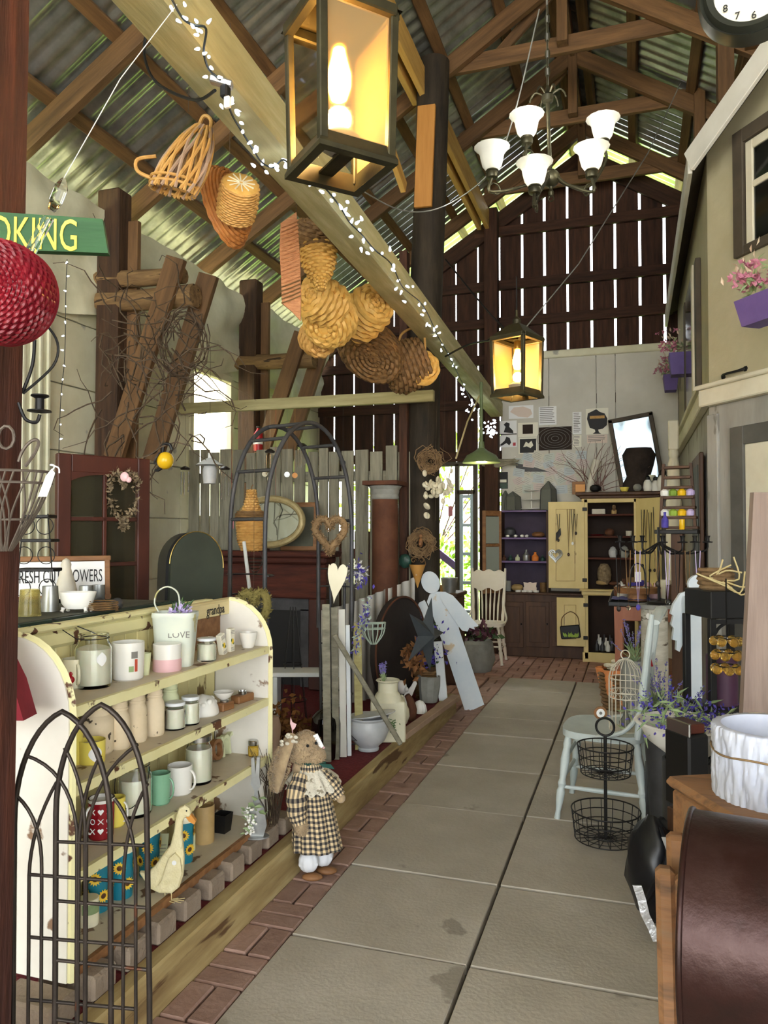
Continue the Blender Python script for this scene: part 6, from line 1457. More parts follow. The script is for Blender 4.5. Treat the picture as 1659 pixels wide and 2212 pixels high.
build('plinth', MB().box(((x0 + x1) / 2, YC, .07), (x1 - x0 + .05, .03, .11), .004), 'butter', cu, world=True, smooth=0)
for u in (1266, 1374): build('face_stile', MB().box((X(u), YC, ztp / 2 + .02), (.04, .03, ztp - .06), .003), 'butter', cu, world=True, smooth=0)
build('cornice', MB().box(((x0 + x1) / 2 + .12, YC + .18, ztp + .05), (x1 - x0 + .42, .5, .04), .01).box(((x0 + x1) / 2 + .1, YC + .18, ztp + .015), (x1 - x0 + .3, .42, .04), .012), 'dark_oak', cu, world=True, smooth=0)
CS = [1112, 1160, 1207]
for v in CS: build('shelf', MB().box(((x0 + x1) / 2, YC + .21, Zp(v)), (x1 - x0 - .03, .34, .022), .003), 'barn_red', cu, world=True, smooth=0)
def cdoor(u0, v0, u1, v1, name='door', y=YC - .03):
    d = bxp(u0, v0, u1, v1, y, .022, 'butter', name, cu)
    q = MB(); w = .006
    for a, b in (((u0 + 16, v0 + 16), (u1 - 20, v0 + 16)), ((u0 + 16, v1 - 16), (u1 - 20, v1 - 16)), ((u0 + 16, v0 + 16), (u0 + 16, v1 - 16)), ((u1 - 20, v0 + 16), (u1 - 20, v1 - 16))): q.beam(P(*a, y=y - .002), P(*b, y=y - .002), w, w)
    build('panel_moulding', q, 'log_candle', d, world=True, smooth=0)
    for v in (v0 + 16, v1 - 18): build('hinge', MB().box(tuple(P(u1 + 1, v, y=y - .008)), (.05, .012, .04), .003), 'black_iron', d, world=True, smooth=0)
    return d
cdoor(1185, 1084, 1262, 1271); cdoor(1203, 1291, 1264, 1396)
a, b = V(x1, YC - .02, 0), V(X(1428, y=YC - .32), YC - .32, 0); zz0, zz1 = Zp(1272), Zp(1078)
build('door', MB().beam(V(a.x, a.y, (zz0 + zz1) / 2), V(b.x, b.y, (zz0 + zz1) / 2), .022, zz1 - zz0, bev=.003), 'butter', cu, world=True, smooth=0)
sz = lambda v: Zp(v) + .0115
yi = YC + .12
def inside(name, label, u, v, w, h, m, pr, cat='ornament', y=None): return tiny(name, label, cat, u, sz(v), w, h, m, pr, y=y or yi)
p = P(1293, 1110, y=yi); one('tin_box', MB().box((0, 0, .03), (.15, .08, .06), .006, T=Matrix.Translation((p.x, yi, sz(1112)))), 'stone_white', 'pale rectangular tin on the top cupboard shelf', 'box')
inside('wood_figure', 'small turned wooden figure on the top cupboard shelf', 1327, 1112, 12, 20, 'log_candle', [(0, 0), (.9, 0), (1, .4), (.5, .55), (.6, .75), (.5, .95), (0, 1)])
inside('red_bowl', 'red lidded bowl on the middle cupboard shelf', 1317, 1160, 20, 16, 'rust', BALL); inside('cream_pot', 'cream pot with dark lid on the middle cupboard shelf', 1359, 1160, 13, 11, 'stone_white', CUP, 'pot')
t = tiny('red_plate', 'red plate on the middle cupboard shelf', 'plate', 1290, sz(1160), 34, 3, 'red', [(0, 0), (.6, 0), (1, 1), (0, .6)])
inside('white_jar', 'white and dark glazed jar on the lower cupboard shelf', 1324, 1207, 18, 24, 'enamel', [(0, 0), (.7, 0), (1, .3), (1, .6), (.6, .8), (.65, .85), (.3, .95), (0, 1)], 'jar'); inside('grey_jar', 'grey glazed jar at the right of the lower cupboard shelf', 1349, 1207, 20, 26, 'pot_grey', [(0, 0), (.7, 0), (1, .3), (1, .6), (.6, .8), (.65, .85), (.3, .95), (0, 1)], 'jar')
zf = Zp(1272) + .03
for u, w, h, m, lab in ((1300, 26, 12, 'log_candle', 'brown knobbly root on the cupboard floor'), (1327, 24, 9, 'rust', 'flat reddish shell on the cupboard floor'), (1305, 30, 48, 'dried', 'dried seed head sculpture inside the cupboard')): tiny('curio', lab, 'ornament', u, zf, w, h, m, BALL, y=yi)
# lower cupboard contents
for i in range(9):
    u = 1288 + 8 * (i % 5) + (4 if i > 4 else 0); tiny('garden_ornament', 'white and grey bird ornament number %s in the bottom of the cupboard' % ('one', 'two', 'three', 'four', 'five', 'six', 'seven', 'eight', 'nine')[i], 'ornament', u, .13, 10, 22 + 5 * (i % 3), 'plaster_white' if i % 2 else 'dark_grey_metal', BOT, y=YC + .1 + .06 * (i % 3), n=10)
    SC.collection.objects[-1]['label'] = 'white or grey ornament crowded in the bottom of the yellow cupboard'; SC.collection.objects[-1]['group'] = 'ornaments in the cupboard bottom'
# necklaces and hangings on the doors
def neck(u, v0, v1, d_, lab, y=YC - .06, pend=None, m='black_iron'):
    t = thing('necklace', lab, 'necklace', P(u, v1, y=y)); build('cord', MB().tube([P(u - 3, v0, y=y), P(u - 1, (v0 + v1) / 2, y=y), P(u, v1, y=y), P(u + 2, (v0 + v1) / 2, y=y), P(u + 3, v0, y=y)], .0035, 5), m, t, world=True)
    build('pendant', MB().ball(tuple(P(u, v1 + 2, y=y - .01)), (.014, .008, .02), 10, 7), pend or 'iron', t, world=True)
neck(1206, 1110, 1165, 0, 'dark necklace with a feather at the left of the yellow cupboard door'); neck(1228, 1100, 1196, 0, 'longest brown necklace on the yellow cupboard door', m='wicker_dark'); neck(1237, 1100, 1172, 0, 'necklace with a white tag on the yellow cupboard door', pend='paper_w'); neck(1244, 1110, 1150, 0, 'short dark necklace nearest the door hinge')
one('feather', MB().leaf(P(1211, 1140, y=YC - .07), (-.35, 0, -1), .17, .06, n=(0, 1, 0), bend=.1), 'black', 'dark feather hanging on the yellow cupboard door', 'feather', smooth=0)
t = thing('wire_heart', 'wire heart hanging at the corner of the yellow cupboard door', 'ornament', P(1200, 1212, y=YC - .06))
c = P(1200, 1199, y=YC - .06)
for f in (1, .8, .55): build('heart_wire', MB().tube([c + V(.075 * f * sin(2 * PI * k / 28) ** 3, 0, .07 * f * (13 * cos(2 * PI * k / 28) - 5 * cos(4 * PI * k / 28) - 2 * cos(6 * PI * k / 28) - cos(8 * PI * k / 28)) / 14) for k in range(28)], .006, 5, closed=True), 'galv', t, world=True)
c = P(1232, 1365, y=YC - .06); s = DEP(c) / FPX
t = thing('beaded_purse', 'black purse with green beadwork hanging on the lower cupboard door', 'purse', c)
build('bag', MB().box((0, 0, 0), (.22, .03, .15), .01, T=rotT(rot=(0, -.12, 0))), 'black', t, smooth=0)
build('handle', MB().tube([(-.1, 0, .06), (-.09, 0, .16), (0, 0, .23), (.08, 0, .18), (.1, 0, .08)], .005, 6, sm=4), 'wicker_dark', t)
q = MB(); [q.leaf((R.uniform(-.09, .09), -.018, -.06), (R.gauss(0, .4), -.05, 1), R.uniform(.03, .07), .02, n=(0, 1, 0), bend=.02) for k in range(26)]; o = build('beadwork', q, 'leaf', t, smooth=0); o['kind'] = 'stuff'
for u in (1388, 1395, 1404, 1414): neck(u, 1095 + (u % 7) * 3, 1190 + (u % 5) * 10, 0, {1388: 'first', 1395: 'second', 1404: 'third', 1414: 'fourth'}[u] + ' necklace from the left on the right cupboard door', y=YC - .26)
# ---- on top of the cupboard
zq = ztp + .072
a, b = P(1352, 1040, y=YC + .1), P(1432, 1040, y=YC + .1)
mw, mh = (P(1420, 960, y=YC + .2).x - P(1335, 960, y=YC + .2).x), P(1380, 895, y=YC + .2).z - zq
t = thing('leaning_mirror', 'tilted dark framed mirror on top of the yellow cupboard', 'mirror', (P(1390, 1040, y=YC + .24).x, YC + .24, zq), (.0, -.16, 0))
mw += .07
q = MB()
for c_, d_ in (((0, 0, mh - .02), (mw, .04, .05)), ((0, 0, .025), (mw, .04, .05)), ((-mw / 2 + .025, 0, mh / 2), (.05, .04, mh)), ((mw / 2 - .025, 0, mh / 2), (.05, .04, mh))): q.box(c_, d_, .008)
build('frame', q, 'dark_trim', t, smooth=0); build('mirror_glass', MB().box((0, -.0, mh / 2), (mw - .08, .006, mh - .08)), mat('old_mirror', (104, 114, 118), rough=.06, metal=1.0), t, smooth=0)
q = MB(); c = P(1380, 1010, y=YC + .1)
one('bark_stump', MB().lathe([(0, 0), (.21, 0), (.2, .1), (.15, .18), (.19, .3), (.2, .42), (.16, .5), (0, .5)], 26, fn=lambda r, z, a, i: r * (1 + .14 * noise.noise(V(cos(a) * 2, sin(a) * 2, z * 6))), T=rotT((c.x, YC + .12, zq), (0, 0, 0), (.85, .5, 1))), mat('bark_black', (30, 22, 20), (54, 44, 38), .95, scale=8, bump=.9), 'rough black bark stump in front of the leaning mirror', 'stump')
def penguin(u, h, lab, y):
    p = P(u, 1045, y=y); s = DEP(p) / FPX; h *= s
    t = thing('penguin_figure', lab, 'figurine', (p.x, y, zq))
    build('body', MB().lathe([(0, 0), (h * .22, 0), (h * .28, h * .25), (h * .22, h * .55), (h * .13, h * .68), (0, h * .7)], 16), 'plaster_white', t); build('head', MB().ball((0, 0, h * .78), (h * .15, h * .15, h * .17), 12, 8), 'black', t)
    build('back', MB().ball((0, h * .1, h * .45), (h * .26, h * .2, h * .32), 12, 8), 'black', t)
penguin(1399, 36, 'black and white penguin figure in front of the planter on the cupboard', YC + .0); penguin(1416, 34, 'second penguin figure beside the planter on the cupboard', YC + .02); penguin(1432, 50, 'tall penguin bottle at the right end of the cupboard top', YC + .0)
tiny('cream_planter', 'round cream planter behind the penguins', 'planter', 1405, zq, 24, 36, 'cream_glaze', CUP, y=YC + .14)
tiny('yellow_dish', 'small yellow dish on the cupboard top', 'dish', 1350, zq, 20, 9, 'yellow_glaze', BOWL, y=YC - .02); tiny('black_stone', 'black rounded stone on the cupboard top', 'stone', 1287, zq, 24, 16, 'black', BALL, y=YC); tiny('grey_stone', 'grey rounded stone beside the stump', 'stone', 1378, zq, 18, 16, 'pot_grey', BALL, y=YC - .04)
p = P(1280, 1045, y=YC + .15)
t = thing('driftwood_branch', 'pale driftwood log and red twigs on the cupboard top', 'branches', (p.x, YC + .15, zq))
build('log', MB().tube([(-.05, 0, 0), (0, 0, .2), (.05, 0, .38)], [.045, .04, .045], 12), 'stone_white', t)
q = MB()
for k in range(26):
    a_ = V(R.uniform(-.1, .15), R.uniform(-.05, .05), .02); pts = [a_]; dr = Vector((R.gauss(.0, .6), R.gauss(-.1, .1), 1)).normalized()
    for j in range(6): dr = (dr + Vector((R.gauss(0, .35), R.gauss(0, .08), R.gauss(0, .2)))).normalized(); a_ = a_ + dr * .1; pts.append(a_)
    q.tube(pts, [.006, .006, .005, .004, .003, .003, .002], 4)
o = build('twigs', q, mat('red_twig', (96, 66, 60), (130, 96, 86), .8, scale=10), t); o['kind'] = 'stuff'
bxp(1236, 1040, 1264, 1068, YC + .05, .02, 'walnut', 'frame', thing('small_plaque', 'small wooden plaque with an orange card beside the cupboard cornice', 'plaque', P(1250, 1068, y=YC + .05)))
bxp(1243, 1046, 1264, 1062, YC + .045, .005, 'orange', 'card', SC.objects['small_plaque'])
# ---- posters and notes on the wall
YP = 9.512
def poster(u0, v0, u1, v1, m, lab, bits=(), cat='poster', tilt=0):
    t = thing('poster', lab, cat, P((u0 + u1) / 2, v1, y=YP))
    bxp(u0, v0, u1, v1, YP - .006, .004, m, 'sheet', t, bev=0)
    for (a, b, c, d, mm, nm) in bits: bxp(a, b, c, d, YP - .0085, .002, mm, nm, t, bev=0)
    return t
def blot(t, pts, m, nm):
    f = [P(u, v, y=YP - .0095) for u, v in pts]; n = len(f); g = [p + V(0, .002, 0) for p in f]
    build(nm, MB().add(f + g, [tuple(range(n)), tuple(reversed(range(n, 2 * n)))] + [(i, i + n, (i + 1) % n + n, (i + 1) % n) for i in range(n)]), m, t, world=True, smooth=0)
t = poster(1075, 909, 1116, 938, 'paper_w', 'upper black ink drawing of a seated figure', ((1075, 937, 1116, 939, 'print_black', 'border'),)); blot(t, [(1088, 934), (1092, 922), (1088, 917), (1094, 912), (1101, 915), (1100, 922), (1108, 930), (1109, 936)], 'print_black', 'ink_figure')
t = poster(1075, 940, 1116, 966, 'paper_w', 'lower black ink drawing of a person with a guitar', ((1108, 956, 1114, 963, 'red', 'red_stamp'),)); blot(t, [(1079, 962), (1090, 952), (1094, 943), (1101, 946), (1104, 956), (1100, 962), (1094, 957), (1084, 963)], 'print_black', 'ink_figure')
poster(1119, 913, 1162, 944, 'paper', 'cream card with a dark square picture', ((1129, 917, 1151, 937, 'dark_in', 'picture'),)); t = poster(1120, 945, 1160, 980, 'paper', 'old group photograph in a cream mount', ((1123, 948, 1158, 978, 'print_black', 'photograph'),)); blot(t, [(1130, 966), (1136, 954), (1142, 958), (1148, 952), (1152, 962), (1146, 968), (1138, 964)], 'paper', 'faces')
t = poster(1164, 922, 1235, 972, 'dark_in', 'dark engraving of a round tunnel')
c = P(1199, 947, y=YP - .0105)
for k in range(1, 6): build('engraved_ring', MB().tube([c + V(.035 * k * 1.25 * cos(j * PI / 16), 0, .035 * k * sin(j * PI / 16) * .8) for j in range(32)], .003, 4, closed=True), 'print_grey', t, world=True)
def textsheet(u0, v0, u1, v1, lab, n, m='paper_w'):
    t = poster(u0, v0, u1, v1, m, lab); st_ = (v1 - v0 - 4) / n
    for k in range(n): bxp(u0 + 2, v0 + 2 + k * st_, u0 + 2 + (u1 - u0 - 4) * R.uniform(.6, 1), v0 + 2 + k * st_ + st_ * .38, YP - .0085, .002, 'print_grey', 'text_line', t, bev=0)
textsheet(1164, 878, 1202, 918, 'white sheet with lines of verse above the tunnel engraving', 9); textsheet(1237, 890, 1256, 938, 'narrow printed column beside the tree poster', 12); textsheet(1238, 940, 1256, 966, 'small printed clipping beside the tunnel engraving', 7, 'paper')
t = poster(1266, 882, 1314, 938, 'paper', 'yellow poster of a dark spreading tree'); blot(t, [(1268, 905), (1270, 893), (1280, 888), (1288, 884), (1296, 890), (1306, 893), (1312, 904), (1311, 918), (1302, 926), (1292, 928), (1294, 934), (1299, 937), (1280, 937), (1286, 933), (1285, 928), (1274, 924)], 'print_black', 'tree_shape'); bxp(1274, 898, 1306, 904, YP - .012, .002, 'wicker', 'banner', t, bev=0)
textsheet(1268, 939, 1312, 957, 'lilac caption sheet under the tree poster', 4, 'pink_pale')
t = poster(1099, 876, 1152, 904, 'paper_w', 'faint map sheet above the ink drawings'); blot(t, [(1102, 890), (1110, 880), (1130, 878), (1146, 884), (1150, 894), (1140, 902), (1120, 900)], 'pink_pale', 'map_area')
t = poster(1112, 985, 1114, 987, 'paper_w', 'grey felt pennant with pale lettering'); blot(t, [(1113, 1000), (1116, 1019), (1187, 1019), (1150, 1008)], 'dark_grey_metal', 'pennant'); t.children[0].scale = (1, 1, 1)
poster(1070, 1020, 1097, 1056, 'print_black', 'dark night photograph beside the corner post', ((1072, 1044, 1096, 1055, 'teal', 'water'), (1074, 1036, 1094, 1042, 'paper', 'lights')))
NC = [mat('note_w', (208, 206, 198)), mat('note_g', (194, 200, 190)), mat('note_b', (190, 198, 200)), mat('note_p', (208, 192, 186)), mat('note_y', (206, 202, 186))]
words = ['white', 'pale green', 'pale blue', 'pink', 'cream']
rowv = [(985, 'top'), (1002, 'second'), (1020, 'third'), (1038, 'fourth'), (1056, 'lowest')]
for j, (v, rw) in enumerate(rowv):
    for i in range(7):
        u = 1108 + i * 23 + R.uniform(-4, 4); k = (i * 2 + j) % 5; vv = v + R.uniform(-4, 4)
        if j > 2 and i > 5 or j < 1 and i < 1: continue
        t = thing('handwritten_note', '%s handwritten note, %s from the left in the %s row of notes' % (words[k], ('first', 'second', 'third', 'fourth', 'fifth', 'sixth', 'seventh')[i], rw), 'note', P(u, vv + 10, y=YP), group='handwritten notes on the wall')
        a_ = R.uniform(-.5, .5); c = P(u + 10, vv, y=YP - .006 - .0015 * ((i + j) % 3)); T = rotT(c, (R.uniform(-.05, .05), a_, 0))
        build('paper', MB().box((0, 0, 0), (.135, .001, .1), T=T), NC[k], t, world=True, smooth=0)
        q = MB()
        for l in range(4): q.box((R.uniform(-.012, .012), -.0014, .032 - l * .021), (R.uniform(.07, .1), .0008, .003), T=T)
        o = build('handwriting', q, 'print_grey', t, world=True, smooth=0); o['kind'] = 'stuff'
# ---- white press-back chair and tin canister
def chair(name, label, base, rz, m, back_h=1.02, seat=.45, w=.42, sp=6, crest=True, tilt=.12):
    t = thing(name, label, 'chair', base, (0, 0, rz))
    ol = []
    for k in range(28):
        a_ = 2 * PI * k / 28; c, s_ = cos(a_), sin(a_); ol.append((w / 2 * (abs(c) ** .6) * (1 if c > 0 else -1), w / 2 * (abs(s_) ** .6) * (1 if s_ > 0 else -1) * .98))
    q = MB(); n = len(ol); q.add([(x, y, seat) for x, y in ol] + [(x, y, seat - .035) for x, y in ol] + [(x * .8, y * .8, seat - .008) for x, y in ol], [tuple(range(n, 2 * n))] + [(i, (i + 1) % n, (i + 1) % n + n, i + n) for i in range(n)] + [(i, i + 2 * n, (i + 1) % n + 2 * n, (i + 1) % n) for i in range(n)] + [tuple(range(2 * n, 3 * n))])
    build('seat', q, m, t, smooth=35)
    lp = [(.016, 0), (.013, .04), (.02, .1), (.022, .14), (.016, .16), (.022, .18), (.016, .2), (.024, .3), (.018, .36), (.022, .38), (.016, seat - .03)]
    for x, y in ((-1, -1), (1, -1), (-1, 1), (1, 1)):
        T = frame(V(x * w * .48, y * w * .5, 0), V(x * w * .36, y * w * .38, seat - .02)) @ rotT(rot=(0, PI / 2, 0))
        build('leg', MB().lathe([(r, z) for r, z in lp], 12, T=T), m, t)
    for a, b, z in (((-.42, -.45), (.42, -.45), .2), ((-.42, .45), (.42, .45), .2), ((-.42, -.43), (-.42, .43), .16), ((.42, -.43), (.42, .43), .16), ((-.4, -.43), (.4, -.43), .3)):
        build('stretcher', MB().tube([(a[0] * w, a[1] * w, z), ((a[0] + b[0]) / 2 * w, (a[1] + b[1]) / 2 * w, z), (b[0] * w, b[1] * w, z)], [.009, .013, .009], 8), m, t)
    bt = back_h - seat
    bp = lambda x, f: V(x * w * (.40 + .06 * f), w * .40 + bt * f * tilt, seat - .01 + bt * f)
    for x in (-1, 1):
        build('back_post', MB().tube([bp(x, k / 8) for k in range(9)], [.017, .02, .014, .02, .018, .016, .019, .016, .012], 10), m, t)
    for k in range(sp):
        x = -.72 + 1.44 * k / (sp - 1); build('spindle', MB().tube([bp(x * .9, 0), bp(x * .9, .3), bp(x, .62)], [.007, .011, .007], 8), m, t)
    if crest:
        vs, fs = [], []
        for i in range(25):
            x = -1 + 2 * i / 24; top = .94 + .05 * (cos(x * 3 * PI) * .35 + (1 - x * x) * .5); bot = .60 + .03 * cos(x * 2 * PI)
            for f, dy in ((bot, -.012), (top, -.012), (top, .012), (bot, .012)): vs.append(bp(x * .98, f) + V(0, dy, 0))
        fs = [(4 * i + j, 4 * i + (j + 1) % 4, 4 * i + 4 + (j + 1) % 4, 4 * i + 4 + j) for i in range(24) for j in range(4)] + [(0, 1, 2, 3), (99, 98, 97, 96)]
        build('crest_rail', MB().add(vs, fs), m, t, smooth=40)
    for x in (-1, 1): build('side_brace', MB().tube([V(x * w * .5, -.02, seat - .01), V(x * w * .52, w * .25, seat + .03), V(x * w * .46, w * .42, seat + .12), bp(x, .35)], .011, 8, sm=4), m, t)
    return t
mat('chair_white', (222, 212, 192), (232, 224, 208), .5, scale=6, bump=.05)
p = P(1058, 1416, z=.02)
chair('dining_chair', 'white press-back wooden chair with spindles standing by the far doorway', (P(1050, 1300, y=8.7).x, 8.7, .02), .05, 'chair_white', back_h=1.06)
t, p, s, r, H = pot('tin_canister', 'tall grey glass jar with dark lid on the bricks before the hutch', 1137, 1414, .02, 28, 40, 'galv', [(0, 0), (.95, 0), (1, .04), (1, .85), (.85, .93), (0, .93)], 'jar')
build('lid', MB().lathe([(0, H * .9), (r * .9, H * .9), (r * .9, H), (0, H)], 20), 'black', t)
p = P(1032, 1452, z=.02)
t = thing('stone_planter', 'rough stone planter with burgundy leaves beside the white angel', 'planter', (p.x - .05, p.y + .1, .02))
build('stone', MB().lathe([(0, 0), (.17, 0), (.21, .12), (.2, .3), (.17, .33), (.15, .3), (0, .28)], 18, fn=lambda r, z, a, i: r * (1 + .08 * noise.noise(V(cos(a) * 2, sin(a) * 2, z * 5)))), 'pot_grey', t)
q, q2 = MB(), MB(); [(q if k % 3 else q2).leaf((R.gauss(0, .1), R.gauss(0, .08), .34 + abs(R.gauss(0, .06))), (R.gauss(0, 1), R.gauss(0, 1), R.gauss(.3, .6)), .1, .06) for k in range(120)]
build('burgundy_leaves', q, mat('burgundy', (74, 36, 52), (104, 56, 72), .6, scale=8), t, smooth=0); build('green_leaves', q2, 'leaf_dark', t, smooth=0)
for o in t.children[-2:]: o['kind'] = 'stuff'
# weathered cabinet, bag and bell by the pole
p = P(965, 1420, y=7.2); t = thing('rustic_chest', 'weathered brown plank chest behind the white angel', 'chest', (p.x - .12, 7.5, .02))
build('body', MB().box((0, 0, .42), (.38, .4, .84), .01), 'dark_oak', t, smooth=0); build('top', MB().box((0, 0, .86), (.42, .46, .04), .008), 'dark_oak', t, smooth=0)
one('tin_watering_can', MB().lathe([(0, 0), (.06, 0), (.085, .16), (.08, .16), (.055, .01), (0, .01)], 16, T=Matrix.Translation((p.x - .02, 7.4, .885))), 'galv', 'small tin bucket on the weathered chest', 'bucket')
tz = P(960, 1195, y=7.45).z
one('straw_hat', MB().lathe([(0, .08), (.07, .075), (.09, .0), (.16, -.005), (.16, .005), (.09, .012)], 24, T=Matrix.Translation((p.x - .18, 7.45, .892))), 'wicker', 'flat straw hat lying on the weathered chest', 'hat')
# dark timber jamb left of the poster wall with string hooks
# ---- driftwood piece on the wall
q = MB(); [q.tube([P(1045 + R.uniform(-5, 5), 1005, y=9.4), P(1075, 1000 + R.uniform(-10, 10), y=9.35), P(1112 + R.uniform(-10, 10), 995 + R.uniform(-6, 10), y=9.4)], [.012, .02, .006], 6, sm=3) for k in range(8)]
one('driftwood', q, mat('driftwood_m', (120, 112, 92), (156, 148, 124), .8, scale=10, bump=.3), 'bundle of pale driftwood hanging behind the green pendant lamp', 'driftwood')
# ================================================================= house front openings and flower boxes
def hb(name, x0, z0, x1, z1, t, m, parent, out=.0, bev=.004):
    """box on the angled bay wall, local x along it"""
    return build(name, MB().box(((x0 + x1) / 2, -out - t / 2, (z0 + z1) / 2), (x1 - x0, t, z1 - z0), bev, T=HM), m, parent, world=True, smooth=0)
def bayx(u):
    """distance along the bay wall at photo column u"""
    r = P(u, 1000, d=1.0); dx, dy = r.x, r.y
    # solve (HX+hd.x*s)/(HY+hd.y*s) = dx/dy
    k = dx / dy; return (k * HY - HX) / (hd.x - k * hd.y)
def bayz(u, v):
    s = bayx(u); q = V(HX, HY, 0) + hd * s; r = P(u, v, d=1.0) - V(0, 0, CAM_H); return CAM_H + r.z * (q.y / r.y)
w2 = struct('window_2', 'dark framed window with a cream sash in the angled house front', HM @ V(bayx(1640), -.02, 2.9))
xa = bayx(1598); xb = xa + .75; za, zb2 = bayz(1598, 560), bayz(1598, 292)
for a in ((xa, za, xa + .09, zb2), (xb - .09, za, xb, zb2), (xa + .09, zb2 - .09, xb - .09, zb2), (xa + .09, za, xb - .09, za + .06)): hb('casing', *a, .035, 'dark_trim', w2)
for a in ((xa + .1, za + .06, xa + .16, zb2 - .1), (xb - .16, za + .06, xb - .1, zb2 - .1), (xa + .16, zb2 - .16, xb - .16, zb2 - .1), (xa + .16, (za + zb2) / 2, xb - .16, (za + zb2) / 2 + .04)): hb('sash', *a, .02, 'house_trim', w2)
hb('pane', xa + .1, za + .06, xb - .1, zb2 - .1, .006, mat('dark_pane', (20, 22, 22), rough=.08, spec=.8), w2)
d2 = struct('door_2', 'grey framed pale door in the angled house front', HM @ V(bayx(1640), -.02, 0))
xa = bayx(1584); xb = xa + .98; zt = bayz(1600, 922)
for a in ((xa, .02, xa + .12, zt), (xb - .12, .02, xb, zt), (xa + .12, zt - .12, xb - .12, zt)): hb('casing', *a, .03, 'grey_trim', d2)
hb('door_leaf', xa + .12, .02, xb - .12, zt - .12, .015, 'house_trim', d2)
w3 = struct('window_3', 'shuttered window in the receding upper house front', (HX, 7.4, 2.7))
for k, (y0, y1, m) in enumerate(((6.3, 6.45, 'dark_trim'), (6.6, 7.4, 'dark_pane'), (7.5, 7.65, 'dark_trim'), (6.46, 6.58, 'house_trim'))): build('casing' if k != 1 else 'pane', MB().box((HX - .02 - .005 * k, (y0 + y1) / 2, 3.1), (.04, y1 - y0, 1.0), .004), m, w3, world=True, smooth=0)
def flowerbox(c, w, h, rz, lab, seedn, fcol, m='box_purple'):
    t = thing('flower_box', lab, 'flower box', c, (0, 0, rz))
    build('box', MB().add([(-w * .36, -.06, -h), (w * .36, -.06, -h), (w * .36, .06, -h), (-w * .36, .06, -h), (-w / 2, -.08, 0), (w / 2, -.08, 0), (w / 2, .08, 0), (-w / 2, .08, 0)], [(3, 2, 1, 0), (4, 5, 6, 7), (0, 1, 5, 4), (1, 2, 6, 5), (2, 3, 7, 6), (3, 0, 4, 7)]), m, t, smooth=0)
    q, q2, q3 = MB(), MB(), MB()
    for k in range(seedn):
        c2 = Vector((R.uniform(-w * .5, w * .5), R.gauss(-.03, .05), .03 + abs(R.gauss(0, .07))))
        if k % 3 == 0:
            for j in range(6): q.leaf(c2 + V(0, -.02, .02), (R.gauss(0, 1), R.gauss(-.6, 1), R.gauss(.2, .8)), .035, .022)
        elif k % 3 == 1: q2.leaf(c2, (R.gauss(0, 1), R.gauss(-.3, 1), R.gauss(0, 1)), .06, .025)
        else: q3.leaf(c2 + V(0, 0, .04), (R.gauss(0, .5), R.gauss(-.3, .5), 1), .05, .02)
    for nm, qq, mm in (('blossoms', q, fcol), ('leaves', q2, 'leaf_pale'), ('buds', q3, 'pale_bud')):
        o = build(nm, qq, mm, t, smooth=0); o['kind'] = 'stuff'
mat('box_purple', (84, 66, 128), (100, 80, 146), .6, scale=6); mat('pink_bloom', (176, 100, 124), (206, 140, 158), .7, scale=12); mat('pale_bud', (190, 160, 140), (214, 196, 170), .7, scale=12)
p = P(1648, 640, d=4.2); flowerbox(p, .26, .15, math.atan2(hd.y, hd.x), 'purple flower box with pink blossoms under the house window', 90, 'pink_bloom')
p = P(1483, 765, d=7.2); flowerbox(V(HX - .1, p.y, p.z), .24, .2, -PI / 2, 'purple flower box with tall mauve flowers, upper of two on the receding wall', 80, 'pink_bloom')
p = P(1458, 812, d=8.6); flowerbox(V(HX - .1, p.y, p.z), .26, .17, -PI / 2, 'purple flower box with dark pink flowers, lower of two on the receding wall', 80, 'pink_bloom')
s = bayx(1590); p = HM @ V(s, -.03, bayz(1590, 806))
t = thing('door_pull', 'black iron pull handle screwed to the cream bay wall', 'handle', p); build('grip', MB().tube([HM @ V(s - .1, -.01, bayz(1590, 806) - .01), HM @ V(s - .06, -.04, bayz(1590, 806)), HM @ V(s + .06, -.04, bayz(1590, 806)), HM @ V(s + .1, -.01, bayz(1590, 806) + .01)], [.012, .008, .008, .012], 8, sm=3), 'black_iron', t, world=True)
for x in (-.1, .1): build('backplate', MB().lathe([(0, 0), (.02, 0), (.015, .008), (0, .01)], 6, T=Matrix.Translation(HM @ V(s + x, -.005, bayz(1590, 806) + x * .1)) @ (hn.to_track_quat('Z', 'Y').to_matrix().to_4x4())), 'black_iron', t, world=True)
# clock
cc = P(1628, -30, d=2.9)
t = thing('wall_clock', 'large dark framed wall clock with cream dial at the top right corner', 'clock', cc, (.0, 0, YAW - .5))
r = 112 * 2.9 / FPX; TT = rotT(rot=(PI / 2, 0, 0))
build('case', MB().lathe([(0, -.05), (r * 1.02, -.05), (r * 1.02, -.01), (r * .97, .02), (r * .9, .0), (r * .84, .03), (r * .72, .02), (r * .7, -.02), (0, -.02)], 56, T=TT), mat('clock_green', (42, 44, 38), (58, 60, 52), .4, scale=6), t)
build('dial', MB().lathe([(0, 0), (r * .74, 0), (r * .74, .004), (0, .004)], 48, T=rotT((0, .008, 0), (PI / 2, 0, 0))), 'paper', t)
for k in range(12):
    a_ = PI / 2 - 2 * PI * (k + 1) / 12; text('numeral', str(k + 1), r * .2, 'print_black', t, (r * .58 * cos(a_), -.006 + .008 - .006, r * .58 * sin(a_)), (PI / 2, 0, 0), world=False)
build('hour_hand', MB().beam((0, -.004, 0), (r * .25, -.004, r * .25), .01, .004), 'black', t); build('minute_hand', MB().beam((0, -.006, 0), (-r * .2, -.006, r * .5), .008, .004), 'black', t)
